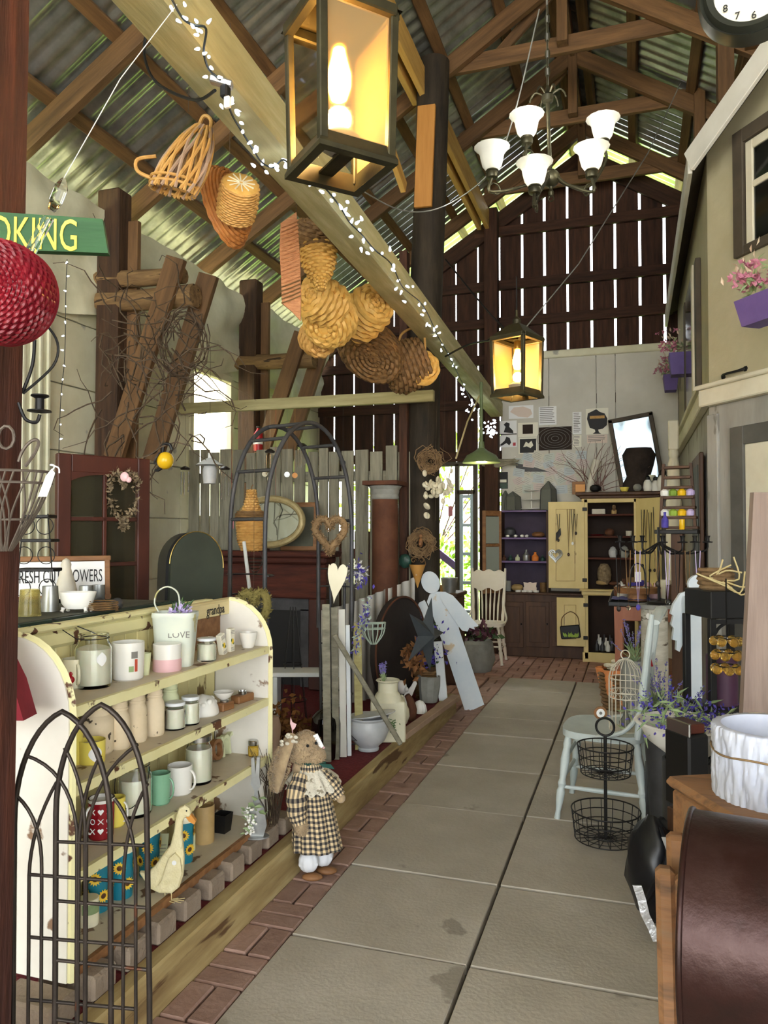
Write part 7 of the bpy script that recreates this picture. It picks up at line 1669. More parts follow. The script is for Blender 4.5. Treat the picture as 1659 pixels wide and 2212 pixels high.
# ================================================================= pale blue chair, birdcage, tiered baskets
mat('chair_blue', (176, 188, 186), (196, 204, 200), .5, scale=6, bump=.08, chip=((150, 132, 96), .70, 8))
chair('dining_chair', 'pale blue-grey spindle chair with worn seat beside the aisle', (-.15, 4.27, .02), -PI / 2 - .1, 'chair_blue', back_h=1.08, w=.44, crest=False, sp=6)
ch = SC.objects['dining_chair.001']
build('crest_rail', MB().tube([(-.2, .42 * .44 + .63 * .12 - .0, 1.03), (0, .44 * .42 + .64 * .12 + .02, 1.08), (.2, .42 * .44 + .63 * .12, 1.03)], .03, 8, sm=5, flat=.5), 'chair_blue', ch)
bc = V(-.05, 4.25, .462); s = 4.15 / FPX
t = thing('bird_cage', 'cream wire birdcage with domed top standing on the pale blue chair', 'birdcage', bc)
mat('cage_wire', (206, 200, 182), rough=.5, metal=.2)
rc = .085; zb_, ze = .0, .27
for z in (.004, .17, .20, ze): build('hoop', MB().tube([(rc * cos(j * PI / 14), rc * sin(j * PI / 14), z) for j in range(28)], .0026, 5, closed=True), 'cage_wire', t)
for k in range(20): a_ = 2 * PI * k / 20; build('bar', MB().tube([(rc * cos(a_), rc * sin(a_), 0), (rc * cos(a_), rc * sin(a_), ze), (rc * .85 * cos(a_), rc * .85 * sin(a_), ze + .05), (rc * .4 * cos(a_), rc * .4 * sin(a_), ze + .09), (.004 * cos(a_), .004 * sin(a_), ze + .1)], .0016, 5), 'cage_wire', t)
for k in range(14): a_, b_ = 2 * PI * k / 14, 2 * PI * (k + .5) / 14; build('lattice', MB().tube([(rc * cos(a_), rc * sin(a_), .17), (rc * cos(b_), rc * sin(b_), .2), (rc * cos(2 * b_ - a_), rc * sin(2 * b_ - a_), .17)], .0014, 4), 'cage_wire', t)
build('ring_handle', MB().tube([(.022 * cos(j * PI / 10), 0, ze + .12 + .024 * sin(j * PI / 10)) for j in range(20)], .003, 6, closed=True), 'cage_wire', t)
build('floor_tray', MB().lathe([(0, 0), (rc, 0), (rc, .006), (0, .006)], 28), 'cage_wire', t)
one('glass_bird_feeder', MB().lathe([(0, 0), (.03, 0), (.034, .03), (.015, .06), (.012, .08), (.03, .085), (.012, .1), (.01, .13), (0, .135)], 18, T=Matrix.Translation(bc + V(.0, 0, .01))), 'smoke_glass', 'small glass perfume bottle inside the birdcage', 'bottle')
pt = P(1297, 1540, d=4.0); t = thing('wooden_tag', 'oval wooden tag with a white disc hanging on the birdcage', 'tag', pt, (0, 0, YAW))
build('oval', MB().lathe([(0, -.003), (.034, -.003), (.034, .003), (0, .003)], 24, T=rotT(rot=(PI / 2, 0, 0), s=(1, 1, 1.4))), 'walnut', t); build('disc', MB().lathe([(0, 0), (.022, 0), (.022, .004), (0, .004)], 20, T=rotT((0, -.001, 0), (PI / 2, 0, 0))), 'paper_w', t); build('mark', MB().lathe([(0, 0), (.008, 0), (.008, .005), (0, .005)], 14, T=rotT((0, -.002, 0), (PI / 2, 0, 0))), 'print_grey', t)
p, s = on(1309, 1838, .02, 60)
t = thing('tiered_basket', 'black wire two-tier basket stand with ring handle on the floor', 'basket', p)
def wirebowl(z, rt, rb, h, n=18):
    for f in (0, .33, .66, 1): build('hoop', MB().tube([((rb + (rt - rb) * f) * cos(j * PI / 16), (rb + (rt - rb) * f) * sin(j * PI / 16), z + h * f) for j in range(32)], .0036 if f == 1 else .0026, 6, closed=True), 'black_iron', t)
    for k in range(n): a_ = 2 * PI * k / n; build('wire', MB().tube([(rt * cos(a_), rt * sin(a_), z + h), (rb * cos(a_), rb * sin(a_), z), (0, 0, z + .002)], .0022, 5), 'black_iron', t)
    for f in (.35, .7): build('floor_ring', MB().tube([(rb * f * cos(j * PI / 12), rb * f * sin(j * PI / 12), z) for j in range(24)], .0022, 5, closed=True), 'black_iron', t)
wirebowl(.012, 75 * s, 68 * s, 62 * s); wirebowl(150 * s, 61 * s, 54 * s, 60 * s)
build('pole', MB().tube([(0, 0, .004), (0, 0, 232 * s)], .008, 10), 'black_iron', t); build('ring_handle', MB().tube([(.042 * cos(j * PI / 12), 0, 232 * s + .042 + .042 * sin(j * PI / 12)) for j in range(24)], .006, 8, closed=True), 'black_iron', t)
# ================================================================= near right: crate, planter, rusty drum, plank
mat('old_pine', (98, 74, 54), (136, 108, 80), .65, scale=3, st=(.8, 6, 6), bump=.25, c3=(146, 104, 68), chip=((70, 44, 28), .68, 3))
ca = P(1449, 1700, d=2.25); cdir = (P(1700, 1850, d=1.75) - P(1447, 1680, d=2.25)); cdir.z = 0; cdir.normalize()
cn = V(-cdir.y, cdir.x, 0)
zt_ = P(1447, 1676, d=2.25).z
t = thing('wooden_crate', 'old pine tool crate carrying the white planter in the near right corner', 'crate', V(ca.x, ca.y, 0) + cdir * .5 + cn * .2)
def cb(name, s0, s1, n0, n1, z0, z1, m='old_pine', bev=.012):
    T = Matrix(((cdir.x, cn.x, 0, ca.x), (cdir.y, cn.y, 0, ca.y), (0, 0, 1, 0), (0, 0, 0, 1)))
    return build(name, MB().box(((s0 + s1) / 2, (n0 + n1) / 2, (z0 + z1) / 2), (s1 - s0, n1 - n0, z1 - z0), bev, T=T), m, t, world=True, smooth=0)
cb('top_board', -.01, 1.0, -.015, .42, zt_ - .03, zt_); cb('front_board', 0, 1.0, 0, .03, zt_ - .21, zt_ - .03); cb('end_board', 0, .03, .03, .4, zt_ - .21, zt_ - .03)
cb('lower_board', .03, 1.0, .04, .07, zt_ - .46, zt_ - .22); cb('foot', .0, .1, .03, .12, .02, zt_ - .2); cb('foot', .0, .1, .3, .4, .02, zt_ - .2); cb('foot', .9, 1.0, .03, .12, .02, zt_ - .2)
# wooden post pair in front
pa, pb2 = P(1416, 1880, d=1.95), P(1476, 1880, d=1.9)
t2 = thing('bench_end', 'pair of worn upright timbers of a wooden bench at the lower right edge', 'bench', V(pa.x + .03, pa.y, 0))
for (u, vt, d, w) in ((1436, 1872, 1.96, .048), (1478, 1890, 1.92, .045), (1460, 1800, 2.06, .05)):
    q = P(u, vt, d=d); build('upright', MB().beam(V(q.x + .01, q.y - .03, .02), q, w, .05, up=(0, 1, 0), bev=.012), 'old_pine', t2, world=True, smooth=0)
# rusty metal drum
mat('drum', (40, 26, 23), (64, 44, 40), .36, .5, scale=9, bump=.2, c3=(52, 29, 25), detail=8)
da = P(1492, 1990, d=1.62); db = da + V(.75, -.12, 0); rr = (P(1492, 1790, d=1.62).z - P(1492, 2250, d=1.62).z) / 2
ax = (db - da).normalized()
t = thing('metal_drum', 'dark reddish rusted metal cylinder lying at the lower right corner', 'drum', V(da.x + .3, da.y, da.z - rr))
T = frame(da, db) @ rotT(rot=(0, PI / 2, 0))
build('shell', MB().lathe([(rr, 0), (rr, .75), (rr - .006, .75), (rr - .006, 0)], 64, T=T), 'drum', t, world=True, smooth=50)
build('rolled_edge', MB().tube([T @ V(rr * cos(2 * PI * k / 64), rr * sin(2 * PI * k / 64), 0) for k in range(64)], .006, 8, closed=True), 'drum', t, world=True, smooth=60)
cb2 = MB(); bz = da.z - rr
build('cradle', MB().box((da.x + .1, da.y - .02, bz / 2 + .01), (.06, .2, bz), .008).box((da.x + .55, da.y - .09, bz / 2 + .01), (.06, .2, bz), .008), 'old_pine', t, world=True, smooth=0)
# white bark planter
pp = V(ca.x, ca.y, zt_) + cdir * .205 + cn * .19
sP = DEP(pp) / FPX; rP = .155
t = thing('bark_planter', 'white ceramic planter with tree bark texture and a twine band', 'planter', pp)
Hh = P(1560, 1545, d=DEP(pp)).z - zt_ + .0
Hh = .185
def barkr(r, z, a, i):
    if i > 19: return r
    return r + .0055 * noise.noise(V(cos(a) * 9, sin(a) * 9, z * 12)) + .009 * (.5 - abs(noise.noise(V(cos(a) * 24 + 5, sin(a) * 24, z * 14))) * 1.4)
pr = [(rP, 0)] + [(rP, Hh * k / 18) for k in range(1, 19)] + [(rP - .003, Hh + .003), (rP - .02, Hh + .003), (rP - .026, Hh * .9), (rP - .026, .03), (0, .03)]
build('vessel', MB().lathe(pr, 220, fn=barkr), mat('white_bark', (182, 186, 202), (200, 204, 216), .6, scale=10), t, smooth=60)
build('twine', MB().tube([((rP + .006) * cos(2 * PI * k / 60), (rP + .006) * sin(2 * PI * k / 60), Hh * .66 + .004 * sin(k * .5)) for k in range(60)], .0028, 6, closed=True), 'vine', t)
# leaning pinkish plank at right edge
a, b = P(1592, 1560, d=2.55), P(1668, 640, d=2.55)
a = P(1600, 1560, d=2.7); b = P(1650, 960, d=2.75)
one('leaning_plank', MB().prism([(0, -.62), (.34, -.62), (.36, .98), (.06, .98), (.03, .5), (.012, .2), (.0, -.05)], .03, T=rotT(V(P(1592, 1400, d=2.75).x, P(1592, 1400, d=2.75).y, .66), (0, 0, YAW))), mat('mauve_wood', (122, 104, 94), (148, 130, 118), .8, scale=4, st=(6, 6, .5), bump=.25), 'tall mauve-brown weathered plank leaning at the right edge', 'plank', smooth=0)
# candle jar, lavender, basin, black wares around the crate
jp = P(1530, 1610, d=2.6)
jp = V(ca.x, ca.y, zt_) + cdir * .0 + cn * .3
t = thing('candle_jar', 'pale yellow candle jar with round label behind the bark planter', 'jar', jp)
build('glass', MB().lathe([(0, 0), (.05, 0), (.055, .02), (.055, .12), (.05, .13), (.05, .15), (.047, .15), (.05, .12), (.05, .02), (0, .012)], 24), 'amber_glass', t)
build('wax', MB().lathe([(0, .01), (.049, .012), (.049, .09), (0, .09)], 24), 'cream_glaze', t); build('lid', MB().lathe([(0, .145), (.058, .145), (.06, .15), (.058, .16), (0, .16)], 24), 'cream_tin', t)
build('label', MB().ball((-.03, -.046, .07), (.02, .004, .024), 12, 8, T=rotT(rot=(0, 0, -.2))), 'lilac', t)
p = P(1440, 1560, d=3.3)
t = thing('enamel_basin', 'white enamel basin with trailing violet flowers beside the chair', 'basin', V(p.x + .08, p.y, .55), (0, 0, YAW))
build('bowl', MB().lathe([(0, 0), (.08, 0), (.16, .06), (.2, .13), (.215, .135), (.2, .14), (.15, .07), (.07, .012), (0, .012)], 32), 'plaster_white', t)
build('stand', MB().lathe([(.1, -.53), (.1, -.02), (.09, -.02), (.09, -.53)], 16), 'dark_grey_metal', t)
q, q2 = MB(), MB()
for k in range(420):
    c = V(R.gauss(-.02, .1), R.gauss(-.05, .08), .12 + abs(R.gauss(0, .06)))
    (q if k % 4 else q2).leaf(c, (R.gauss(0, 1), R.gauss(0, 1), R.gauss(.2, .8)), .022 if k % 4 else .08, .012)
build('violet_blossoms', q, 'violet', t, smooth=0); build('leaves', q2, 'leaf_pale', t, smooth=0)
for o in t.children[-2:]: o['kind'] = 'stuff'
p = P(1430, 1570, d=3.9); t = thing('wire_bin', 'black wire bin with white lining behind the pale blue chair', 'bin', V(p.x + .06, p.y, .02))
for z in (.02, .2, .35, .42, .47): build('hoop', MB().tube([(.12 * cos(j * PI / 12), .12 * sin(j * PI / 12), z) for j in range(24)], .0035, 5, closed=True), 'black_iron', t)
for k in range(16): a_ = 2 * PI * k / 16; build('wire', MB().tube([(.12 * cos(a_), .12 * sin(a_), .01), (.12 * cos(a_), .12 * sin(a_), .47)], .0025, 5), 'black_iron', t)
build('lining', MB().lathe([(0, .0), (.1, .0), (.1, .3), (.095, .3), (.095, .01), (0, .01)], 20), 'paper_w', t)
t = thing('black_case', 'black lacquer box with a shiny metal edge next to the bark planter', 'box', P(1500, 1640, d=2.78) - V(0, 0, .2), (0, 0, YAW + .3))
build('body', MB().box((.03, .08, .14), (.09, .14, .28), .008), 'black', t, smooth=0); build('lid', MB().box((.03, .08, .30), (.07, .12, .035), .004), 'red_wood', t, smooth=0); build('metal_edge', MB().box((-.012, .07, .30), (.01, .13, .05), .003), 'steel', t, smooth=0)
build('support', MB().box((.03, .08, -.34), (.08, .13, .65), .004), 'dark_oak', t, smooth=0)
b0 = P(1418, 1880, d=2.85)
t = thing('black_bag', 'crumpled black bag with silver tape edges lying against the crate', 'bag', V(b0.x, b0.y, .02), (0, 0, YAW))
build('body', MB().ball((.02, .08, .2), (.10, .12, .19), 20, 14, fn=lambda d: 1 + .18 * noise.noise(d * 2.2)), mat('black_vinyl', (16, 17, 22), rough=.35), t, smooth=70)
build('collar', MB().tube([(-.06, -.02, .1), (-.02, -.06, .2), (.03, -.05, .3), (.02, .0, .38)], [.02, .035, .03, .02], 8, sm=3, flat=.4), 'black_vinyl', t)
def tape(pts, w):
    q = MB(); vs = []
    for x, y, z in pts: vs += [(x - w, y, z), (x + w, y, z), (x + w, y + .004, z), (x - w, y + .004, z)]
    n = len(pts); return q.add(vs, [(4 * i + j, 4 * i + (j + 1) % 4, 4 * i + 4 + (j + 1) % 4, 4 * i + 4 + j) for i in range(n - 1) for j in range(4)] + [(0, 1, 2, 3), (4 * n - 1, 4 * n - 2, 4 * n - 3, 4 * n - 4)])
mat('foil', (216, 216, 216), (236, 236, 236), .3, .6, scale=20, bump=.4)
build('silver_tape', tape([(-.095, -.07, .20), (-.08, -.075, .15), (-.07, -.08, .1), (-.045, -.085, .05), (-.03, -.09, .01)], .016), 'foil', t, smooth=0); build('silver_tape', tape([(-.0, -.09, .38), (.02, -.085, .33), (.045, -.08, .28)], .012), 'foil', t, smooth=0); build('silver_tape', tape([(-.0, -.1, .25), (.045, -.1, .262)], .01), 'foil', t, smooth=0)
# ================================================================= display tables further down on the right
p = P(1350, 1440, z=.02); tb = thing('display_table', 'red-brown wooden table crowded with jewellery and trinkets', 'table', (.12, 7.2, .02))
mat('table_wood', (136, 76, 46), (160, 98, 62), .5, scale=3, st=(4, 4, .6), bump=.1)
zt_t = P(1340, 1305, y=6.6).z
build('top', MB().box((.12, 7.25, zt_t), (.66, 1.3, .04), .006), 'black', tb, world=True, smooth=0); build('apron', MB().box((.12, 7.25, zt_t - .08), (.56, 1.2, .12), .004), 'table_wood', tb, world=True, smooth=0)
for x in (-.13, .37):
    for y in (6.68, 7.82): build('leg', MB().add([(x - .035, y - .035, zt_t - .02), (x + .035, y - .035, zt_t - .02), (x + .035, y + .035, zt_t - .02), (x - .035, y + .035, zt_t - .02), (x - .022, y - .022, .02), (x + .022, y - .022, .02), (x + .022, y + .022, .02), (x - .022, y + .022, .02)], [(0, 1, 2, 3), (7, 6, 5, 4), (0, 4, 5, 1), (1, 5, 6, 2), (2, 6, 7, 3), (3, 7, 4, 0)]), 'table_wood', tb, world=True, smooth=0)
build('lower_shelf', MB().box((.12, 7.25, .32), (.5, 1.1, .03), .004), 'table_wood', tb, world=True, smooth=0)
zz = zt_t + .021
one('blue_scarf', MB().grid(lambda u, v: (-.2 + .32 * u, 6.62 + .3 * v, zz + .012 + .018 * abs(noise.noise(V(u * 5, v * 5, 1))) + (-.05 if u == 0 else 0)), 20, 16), mat('scarf', (72, 72, 130), (120, 120, 170), .8, scale=30, st=(1, 4, 1)), 'blue patterned scarf spread at the near end of the jewellery table', 'scarf', smooth=70)
for i in range(16):
    x, y = -.12 + .13 * (i % 4) + R.uniform(-.03, .03), 6.98 + .22 * (i // 4) + R.uniform(-.04, .04); m = ('white_glaze', 'wicker_dark', 'pink_wax', 'cream_glaze', 'rust', 'violet', 'brass', 'glass')[i % 8]
    w = ('near', 'second', 'third', 'far')[i // 4]; cl = ('left', 'left middle', 'right middle', 'right')[i % 4]
    one('trinket_dish' if i % 2 else 'trinket_jar', MB().lathe([(a * .05, b * R.uniform(.05, .16)) for a, b in (BOWL if i % 2 else BOT)], 16, T=Matrix.Translation((x, y, zz))), m, '%s trinket %s in the %s row of the jewellery table' % ({'white_glaze': 'white', 'wicker_dark': 'brown', 'pink_wax': 'pink', 'cream_glaze': 'cream', 'rust': 'rust-red', 'violet': 'violet', 'brass': 'brass', 'glass': 'glass'}[m], 'dish on the %s' % cl if i % 2 else 'jar on the %s' % cl, w), 'dish' if i % 2 else 'jar')
# basket tray with handle, pillar candle
t = thing('trinket_tray', 'shallow wooden tray with hoop handle full of shells', 'tray', (.02, 6.75, zz + .06), (0, 0, .1))
build('tray', MB().lathe([(0, 0), (.16, 0), (.19, .05), (.18, .05), (.15, .01), (0, .01)], 24, T=Matrix.Diagonal((1, .7, 1, 1))), 'walnut', t); build('handle', MB().tube([(-.06, -.05, .05), (-.05, -.05, .2), (0, -.05, .25), (.05, -.05, .2), (.06, -.05, .05)], .006, 6, sm=4), 'black_iron', t); build('paper_label', MB().box((0, -.06, .14), (.05, .004, .08)), 'paper_w', t, smooth=0)
build('foot', MB().lathe([(0, -.06), (.08, -.06), (.08, 0), (0, 0)], 12), 'walnut', t)
for k in range(14): build('shell', MB().ball((R.uniform(-.12, .12), R.uniform(-.08, .08), .035), (.025, .018, .014), 9, 6), 'shell', t)
tiny('pillar_candle', 'dusky pink pillar candle on the jewellery table', 'candle', 1463, zz + .12, 18, 26, 'pink_wax', [(0, 0), (1, 0), (1, .95), (.9, 1), (0, .97)], y=7.0)
one('candle_plinth', MB().lathe([(0, 0), (.1, 0), (.1, .12), (0, .12)], 20, T=Matrix.Translation((P(1463, 1200, y=7.0).x, 7.0, zz))), 'dark_oak', 'dark round plinth under the pink pillar candle', 'plinth')
# orange cloth and basket below
p = P(1318, 1400, y=6.5)
t = thing('orange_bag', 'orange gauze draped basket of shells by the table leg', 'basket', (p.x + .06, 6.75, .02))
build('basket', weave(MB(), [(0, 0), (.12, 0), (.16, .3), (.15, .3)], 14, .005, None, 14), 'wicker_dark', t, smooth=60)
build('gauze', MB().grid(lambda u, v: ((.17 + .02 * sin(u * 40)) * cos(2 * PI * u) * (1 - .15 * v), (.17 + .02 * sin(u * 40)) * sin(2 * PI * u) * (1 - .15 * v), .34 - .22 * v * (1 + .5 * sin(2 * PI * u + 2))), 60, 8), mat('gauze', (212, 128, 72), (228, 150, 92), .8, scale=20), t, smooth=70)
for k in range(12): build('shell', MB().ball((R.uniform(-.1, .1), R.uniform(-.1, .1), .33 + R.uniform(0, .05)), (.035, .025, .02), 9, 6), 'shell', t)
# birch log
p = P(1415, 1500, d=5.0)
zl = P(1415, 1312, d=5.0).z
t = thing('birch_log', 'upright birch log pedestal with peeling grey bark', 'log', (p.x, p.y, .02))
rB = 28 * 5.0 / FPX
build('trunk', MB().lathe([(rB * 1.05, 0), (rB, .3), (rB * .98, zl - .02), (rB * .9, zl - .025), (0, zl - .025)], 36, fn=lambda r, z, a, i: r * (1 + .03 * noise.noise(V(cos(a) * 2, sin(a) * 2, z * 3)))), mat('birch', (166, 160, 144), (200, 196, 182), .85, scale=5, st=(1, 1, 4), bump=.4, chip=((86, 74, 60), .62, 4)), t)
build('slate_top', MB().lathe([(0, zl - .025), (rB * 1.3, zl - .025), (rB * 1.3, zl + .0), (0, zl + .0)], 24), 'pot_grey', t)
# candelabra stand on it
cp = V(p.x, p.y, zl + .022); s = 5.0 / FPX
t = thing('candelabra', 'tall black iron candelabra hung with necklaces on the birch log', 'candelabra', cp)
hT = P(1415, 1172, d=5.0).z - cp.z
build('stem', MB().tube([(.03, 0, 0), (.03, 0, hT + .1)], .009, 8), 'black_iron', t); build('foot', MB().lathe([(0, 0), (.09, 0), (.07, .015), (.02, .02), (0, .03)], 20, T=Matrix.Translation((.03, 0, 0))), 'black_iron', t)
for k, (x, y) in enumerate(((-.24, -.02), (-.16, -.08), (-.1, .08), (.14, -.1), (.22, 0), (.3, .05), (.02, -.14))):
    a = build('arm', MB().tube([(.03, 0, hT), (.03 + (x) * .5, y * .5, hT - .07), (.03 + x * .95, y * .95, hT - .05), (.03 + x, y, hT)], .006, 6, sm=4), 'black_iron', t)
    build('cup', MB().lathe([(0, 0), (.03, .0), (.032, .006), (.012, .01), (.012, .03), (.018, .045), (.014, .045), (.0, .02)], 14, T=Matrix.Translation((.03 + x, y, hT))), 'black_iron', a)
for k in range(9):
    x = -.22 + .06 * k; L_ = R.uniform(.2, .42); n = thing('necklace', '%s hanging necklace from the left on the black candelabra' % ('first', 'second', 'third', 'fourth', 'fifth', 'sixth', 'seventh', 'eighth', 'ninth')[k], 'necklace', cp + V(x, -.09, hT - .05 - L_))
    build('cord', MB().tube([(-.015, 0, L_), (-.008, 0, L_ * .4), (0, 0, 0), (.008, 0, L_ * .4), (.015, 0, L_)], .003, 5), ('black_iron', 'wicker_dark', 'lilac')[k % 3], n); build('pendant', MB().ball((0, -.005, -.01), (.014, .008, .02), 10, 7), ('iron', 'glass', 'violet', 'white_glaze')[k % 4], n)
# tall slatted rack, newel post, chalkboard
t = thing('slat_rack', 'brown slatted rack of small trinkets standing against the house', 'rack', (P(1464, 1140, y=6.0).x, 6.0, 1.1), (0, 0, -.25))
za, zb3 = P(1470, 1140, y=6.0).z, P(1460, 1010, y=6.0).z; t.location.z = za
for k in range(7): build('slat', MB().box((.01 * (6 - k) * .4, 0, (zb3 - za) * k / 6), (.24 - .01 * k, .07, .02), .003), 'dark_oak', t, smooth=0)
for x in (-.11, .11): build('upright', MB().beam((x * 1.1, 0, 0), (x * .86, 0, zb3 - za + .03), .02, .02, up=(0, 1, 0)), 'dark_oak', t, smooth=0)
build('base_board', MB().box((0, 0, -.03), (.3, .14, .03), .004), 'black', t, smooth=0); build('post', MB().beam((0, 0, -(za - .02)), (0, 0, -.04), .08, .08, up=(0, 1, 0)), 'dark_oak', t, smooth=0)
for k in range(8): build('trinket', MB().lathe([(a * .03, b * .07) for a, b in BOT], 10, T=Matrix.Translation((-.09 + .06 * (k % 4), -.0, (zb3 - za) * (1 + k // 4 * 2) / 6 + .014))), ('plaster_white', 'leaf', 'teapot_yellow', 'lilac')[k % 4], t)
tiny('purple_bottle', 'purple glass bottle beside the slatted rack', 'bottle', 1437, za, 15, 34, 'violet', BOT, y=5.95); tiny('yellow_tumbler', 'bright yellow tumbler at the foot of the slatted rack', 'tumbler', 1474, za - .013, 12, 22, 'teapot_yellow', CUP, y=5.95)
p = P(1455, 1010, y=7.6); zt4 = P(1462, 908, y=7.6).z
t = thing('newel_post', 'turned pale newel post standing against the house front', 'post', (p.x, 7.6, .02)); k_ = zt4 - .02
build('baluster', MB().lathe([(.07, 0), (.07, k_ * .7), (.05, k_ * .72), (.06, k_ * .76), (.05, k_ * .84), (.035, k_ * .86), (.045, k_ * .875), (.04, k_ * .89)], 20), 'house_trim', t); build('block', MB().box((0, 0, k_ * .945), (.09, .09, k_ * .11), .01), 'house_trim', t, smooth=0)
t = thing('framed_slate', 'dark framed slate leaning on the house corner', 'picture', (HX - .035, 6.35, 1.2), (0, 0, 0))
build('frame', MB().box((0, 0, .4), (.03, .75, .95), .006), 'dark_oak', t, smooth=0); build('slate', MB().box((-.018, 0, .4), (.006, .58, .78)), 'dark_green', t, smooth=0)
# second angel, black lantern, raffia basket
def outl(name, label, cat, pts, d, m, th=.025):
    f = [P(u, v, d=d) for u, v in pts]; g = [q + CFW * th for q in f]; n = len(f)
    return one(name, MB().add(f + g, [tuple(range(n)), tuple(reversed(range(n, 2 * n)))] + [(i, (i + 1) % n, (i + 1) % n + n, i + n) for i in range(n)]), m, label, cat, smooth=0)
ang = thing('wooden_angel', 'smaller white wooden angel cut-out with scalloped wing beside the black lantern', 'angel', V(P(1490, 1460, d=4.4).x, P(1490, 1460, d=4.4).y, .02))
def slab2(name, pts, d, m='angel_white', th=.025):
    f = [P(u, v, d=d) for u, v in pts]; g = [q + CFW * th for q in f]; n = len(f)
    build(name, MB().add(f + g, [tuple(range(n)), tuple(reversed(range(n, 2 * n)))] + [(i, (i + 1) % n, (i + 1) % n + n, i + n) for i in range(n)]), m, ang, world=True, smooth=0)
slab2('head', [(1513 + 26 * cos(2 * PI * k / 20), 1262 + 21 * sin(2 * PI * k / 20)) for k in range(20)], 4.4)
slab2('wing', [(1490, 1276), (1470, 1282), (1455, 1305), (1449, 1326), (1455, 1330), (1450, 1350), (1456, 1357), (1453, 1382), (1462, 1384), (1461, 1404), (1468, 1408), (1480, 1380), (1490, 1330)], 4.43)
slab2('robe', [(1482, 1288), (1515, 1288), (1518, 1640), (1478, 1640), (1480, 1400)], 4.38)
lp_ = P(1560, 1500, d=3.6); s = 3.6 / FPX
t = thing('garden_lantern', 'large black iron lantern with a purple candle at the right', 'lantern', V(lp_.x, lp_.y, .02), (0, 0, YAW + .12))
zr, zb4 = P(1560, 1330, d=3.6).z - .02, P(1560, 1520, d=3.6).z - .02; wL = 52 * s
build('roof', MB().box((0, 0, zr + 28 * s), (wL * 2.1, wL * 2.1, 58 * s), .004), 'black', t, smooth=0)
for x in (-1, 1):
    for y in (-1, 1): build('corner_post', MB().box((x * wL, y * wL, (zr + zb4) / 2), (.03, .03, zr - zb4), .003), 'black', t, smooth=0)
build('arched_frieze', MB().box((0, -wL, zr - .1), (wL * 2, .015, .02)).box((0, -wL, zr - .015), (wL * 2, .015, .02)).tube([(wL * .9 * cos(PI * k / 12), -wL, zr - .09 + .075 * sin(PI * k / 12)) for k in range(13)], .008, 6), 'black', t, smooth=0)
build('base', MB().box((0, 0, zb4 / 2), (wL * 2.2, wL * 2.2, zb4), .006), 'black', t, smooth=0)
build('candle', MB().lathe([(0, zb4), (wL * .62, zb4), (wL * .62, zb4 + (zr - zb4) * .55), (wL * .5, zb4 + (zr - zb4) * .57), (0, zb4 + (zr - zb4) * .55)], 24), mat('purple_candle', (70, 40, 62), (84, 52, 76), .5, scale=6), t)
rp_ = P(1548, 1235, d=3.55)
t = thing('raffia_basket', 'small straw basket tied with a raffia bow on the black lantern', 'basket', V(rp_.x, rp_.y + .05, zr + .02 + 57 * s))
build('basket', weave(MB(), [(0, 0), (.06, 0), (.075, .05), (.07, .09), (.06, .09)], 16, .003, None, 8), 'vine', t, smooth=60)
q = MB()
for k in range(9): q.tube([(R.gauss(0, .02), -.06, .05), (R.uniform(-.12, .12), -.09, R.uniform(-.02, .1)), (R.uniform(-.12, .14), -.08, R.uniform(-.06, .16))], .004, 5, sm=4)
build('raffia_bow', q, 'straw', t)
# amber glass hanging, potted lavender, twig vines, bucket
t = thing('amber_chandelier', 'hanging wire cluster of amber glass drops before the black lantern', 'ornament', P(1570, 1410, d=3.3))
for k in range(3): build('hoop', MB().tube([(.05 * cos(j * PI / 8), .05 * sin(j * PI / 8), .065 - .06 * k) for j in range(16)], .003, 5, closed=True), 'black_iron', t)
for k in range(18): a_ = 2 * PI * (k % 6) / 6 + .3 * (k // 6); build('glass_drop', MB().ball((.05 * cos(a_), .05 * sin(a_), .05 - .06 * (k // 6)), .021, 10, 7), mat('amber', (226, 190, 104), rough=.06, trans=.8, ior=1.3) if 'amber' not in MAT else 'amber', t)
build('cord', MB().tube([(0, 0, .07), (0, 0, P(1570, 1250, d=3.3).z - t.location.z)], .003, 5), 'black_iron', t)
for u, v, d, n, lab, m in ((1425, 1500, 4.2, 7, 'pot of lavender in the shade behind the chair', 'lavender'), (1445, 1560, 3.6, 10, 'pot of deep violet lavender in front of the black lantern', 'violet'), (1372, 1400, 5.6, 6, 'pot of pale lavender under the jewellery table', 'lavender')):
    c = P(u, v, d=d); t = thing('lavender_pot', lab, 'plant', V(c.x, c.y, .02))
    hp_ = max(.15, c.z - .1); build('pot', MB().lathe([(0, 0), (.08, 0), (.11, hp_), (.1, hp_), (.07, .02), (0, .02)], 18), 'pot_grey' if n < 9 else 'dark_grey_metal', t); lavender(t, V(0, 0, hp_ * .95), n * 2, .3, .35, m)
c = P(1475, 1490, d=3.9); t = thing('grey_bucket', 'weathered grey metal bucket beside the black lantern', 'bucket', V(c.x, c.y, .02))
build('body', MB().lathe([(0, 0), (.09, 0), (.13, .5), (.135, .51), (.12, .5), (.085, .02), (0, .02)], 24), 'pot_grey', t); build('bail', MB().tube([(-.12, 0, .5), (-.1, -.12, .44), (0, -.16, .42), (.1, -.12, .44), (.12, 0, .5)], .004, 6, sm=4), 'black_iron', t)
c = P(1425, 1500, d=3.8); one('black_funnel', MB().lathe([(0, 0), (.05, 0), (.13, .22), (.14, .24), (.125, .22), (.045, .02), (0, .02)], 5, T=rotT(V(c.x, c.y, .36), (.3, .2, 0))), 'black', 'black folded tin planter behind the chair back', 'planter', smooth=0)
one('tin_stand', MB().lathe([(0, 0), (.08, 0), (.07, .34), (0, .34)], 12, T=Matrix.Translation((c.x, c.y, .02))), 'dark_grey_metal', 'dark drum stool under the folded tin planter', 'stool')
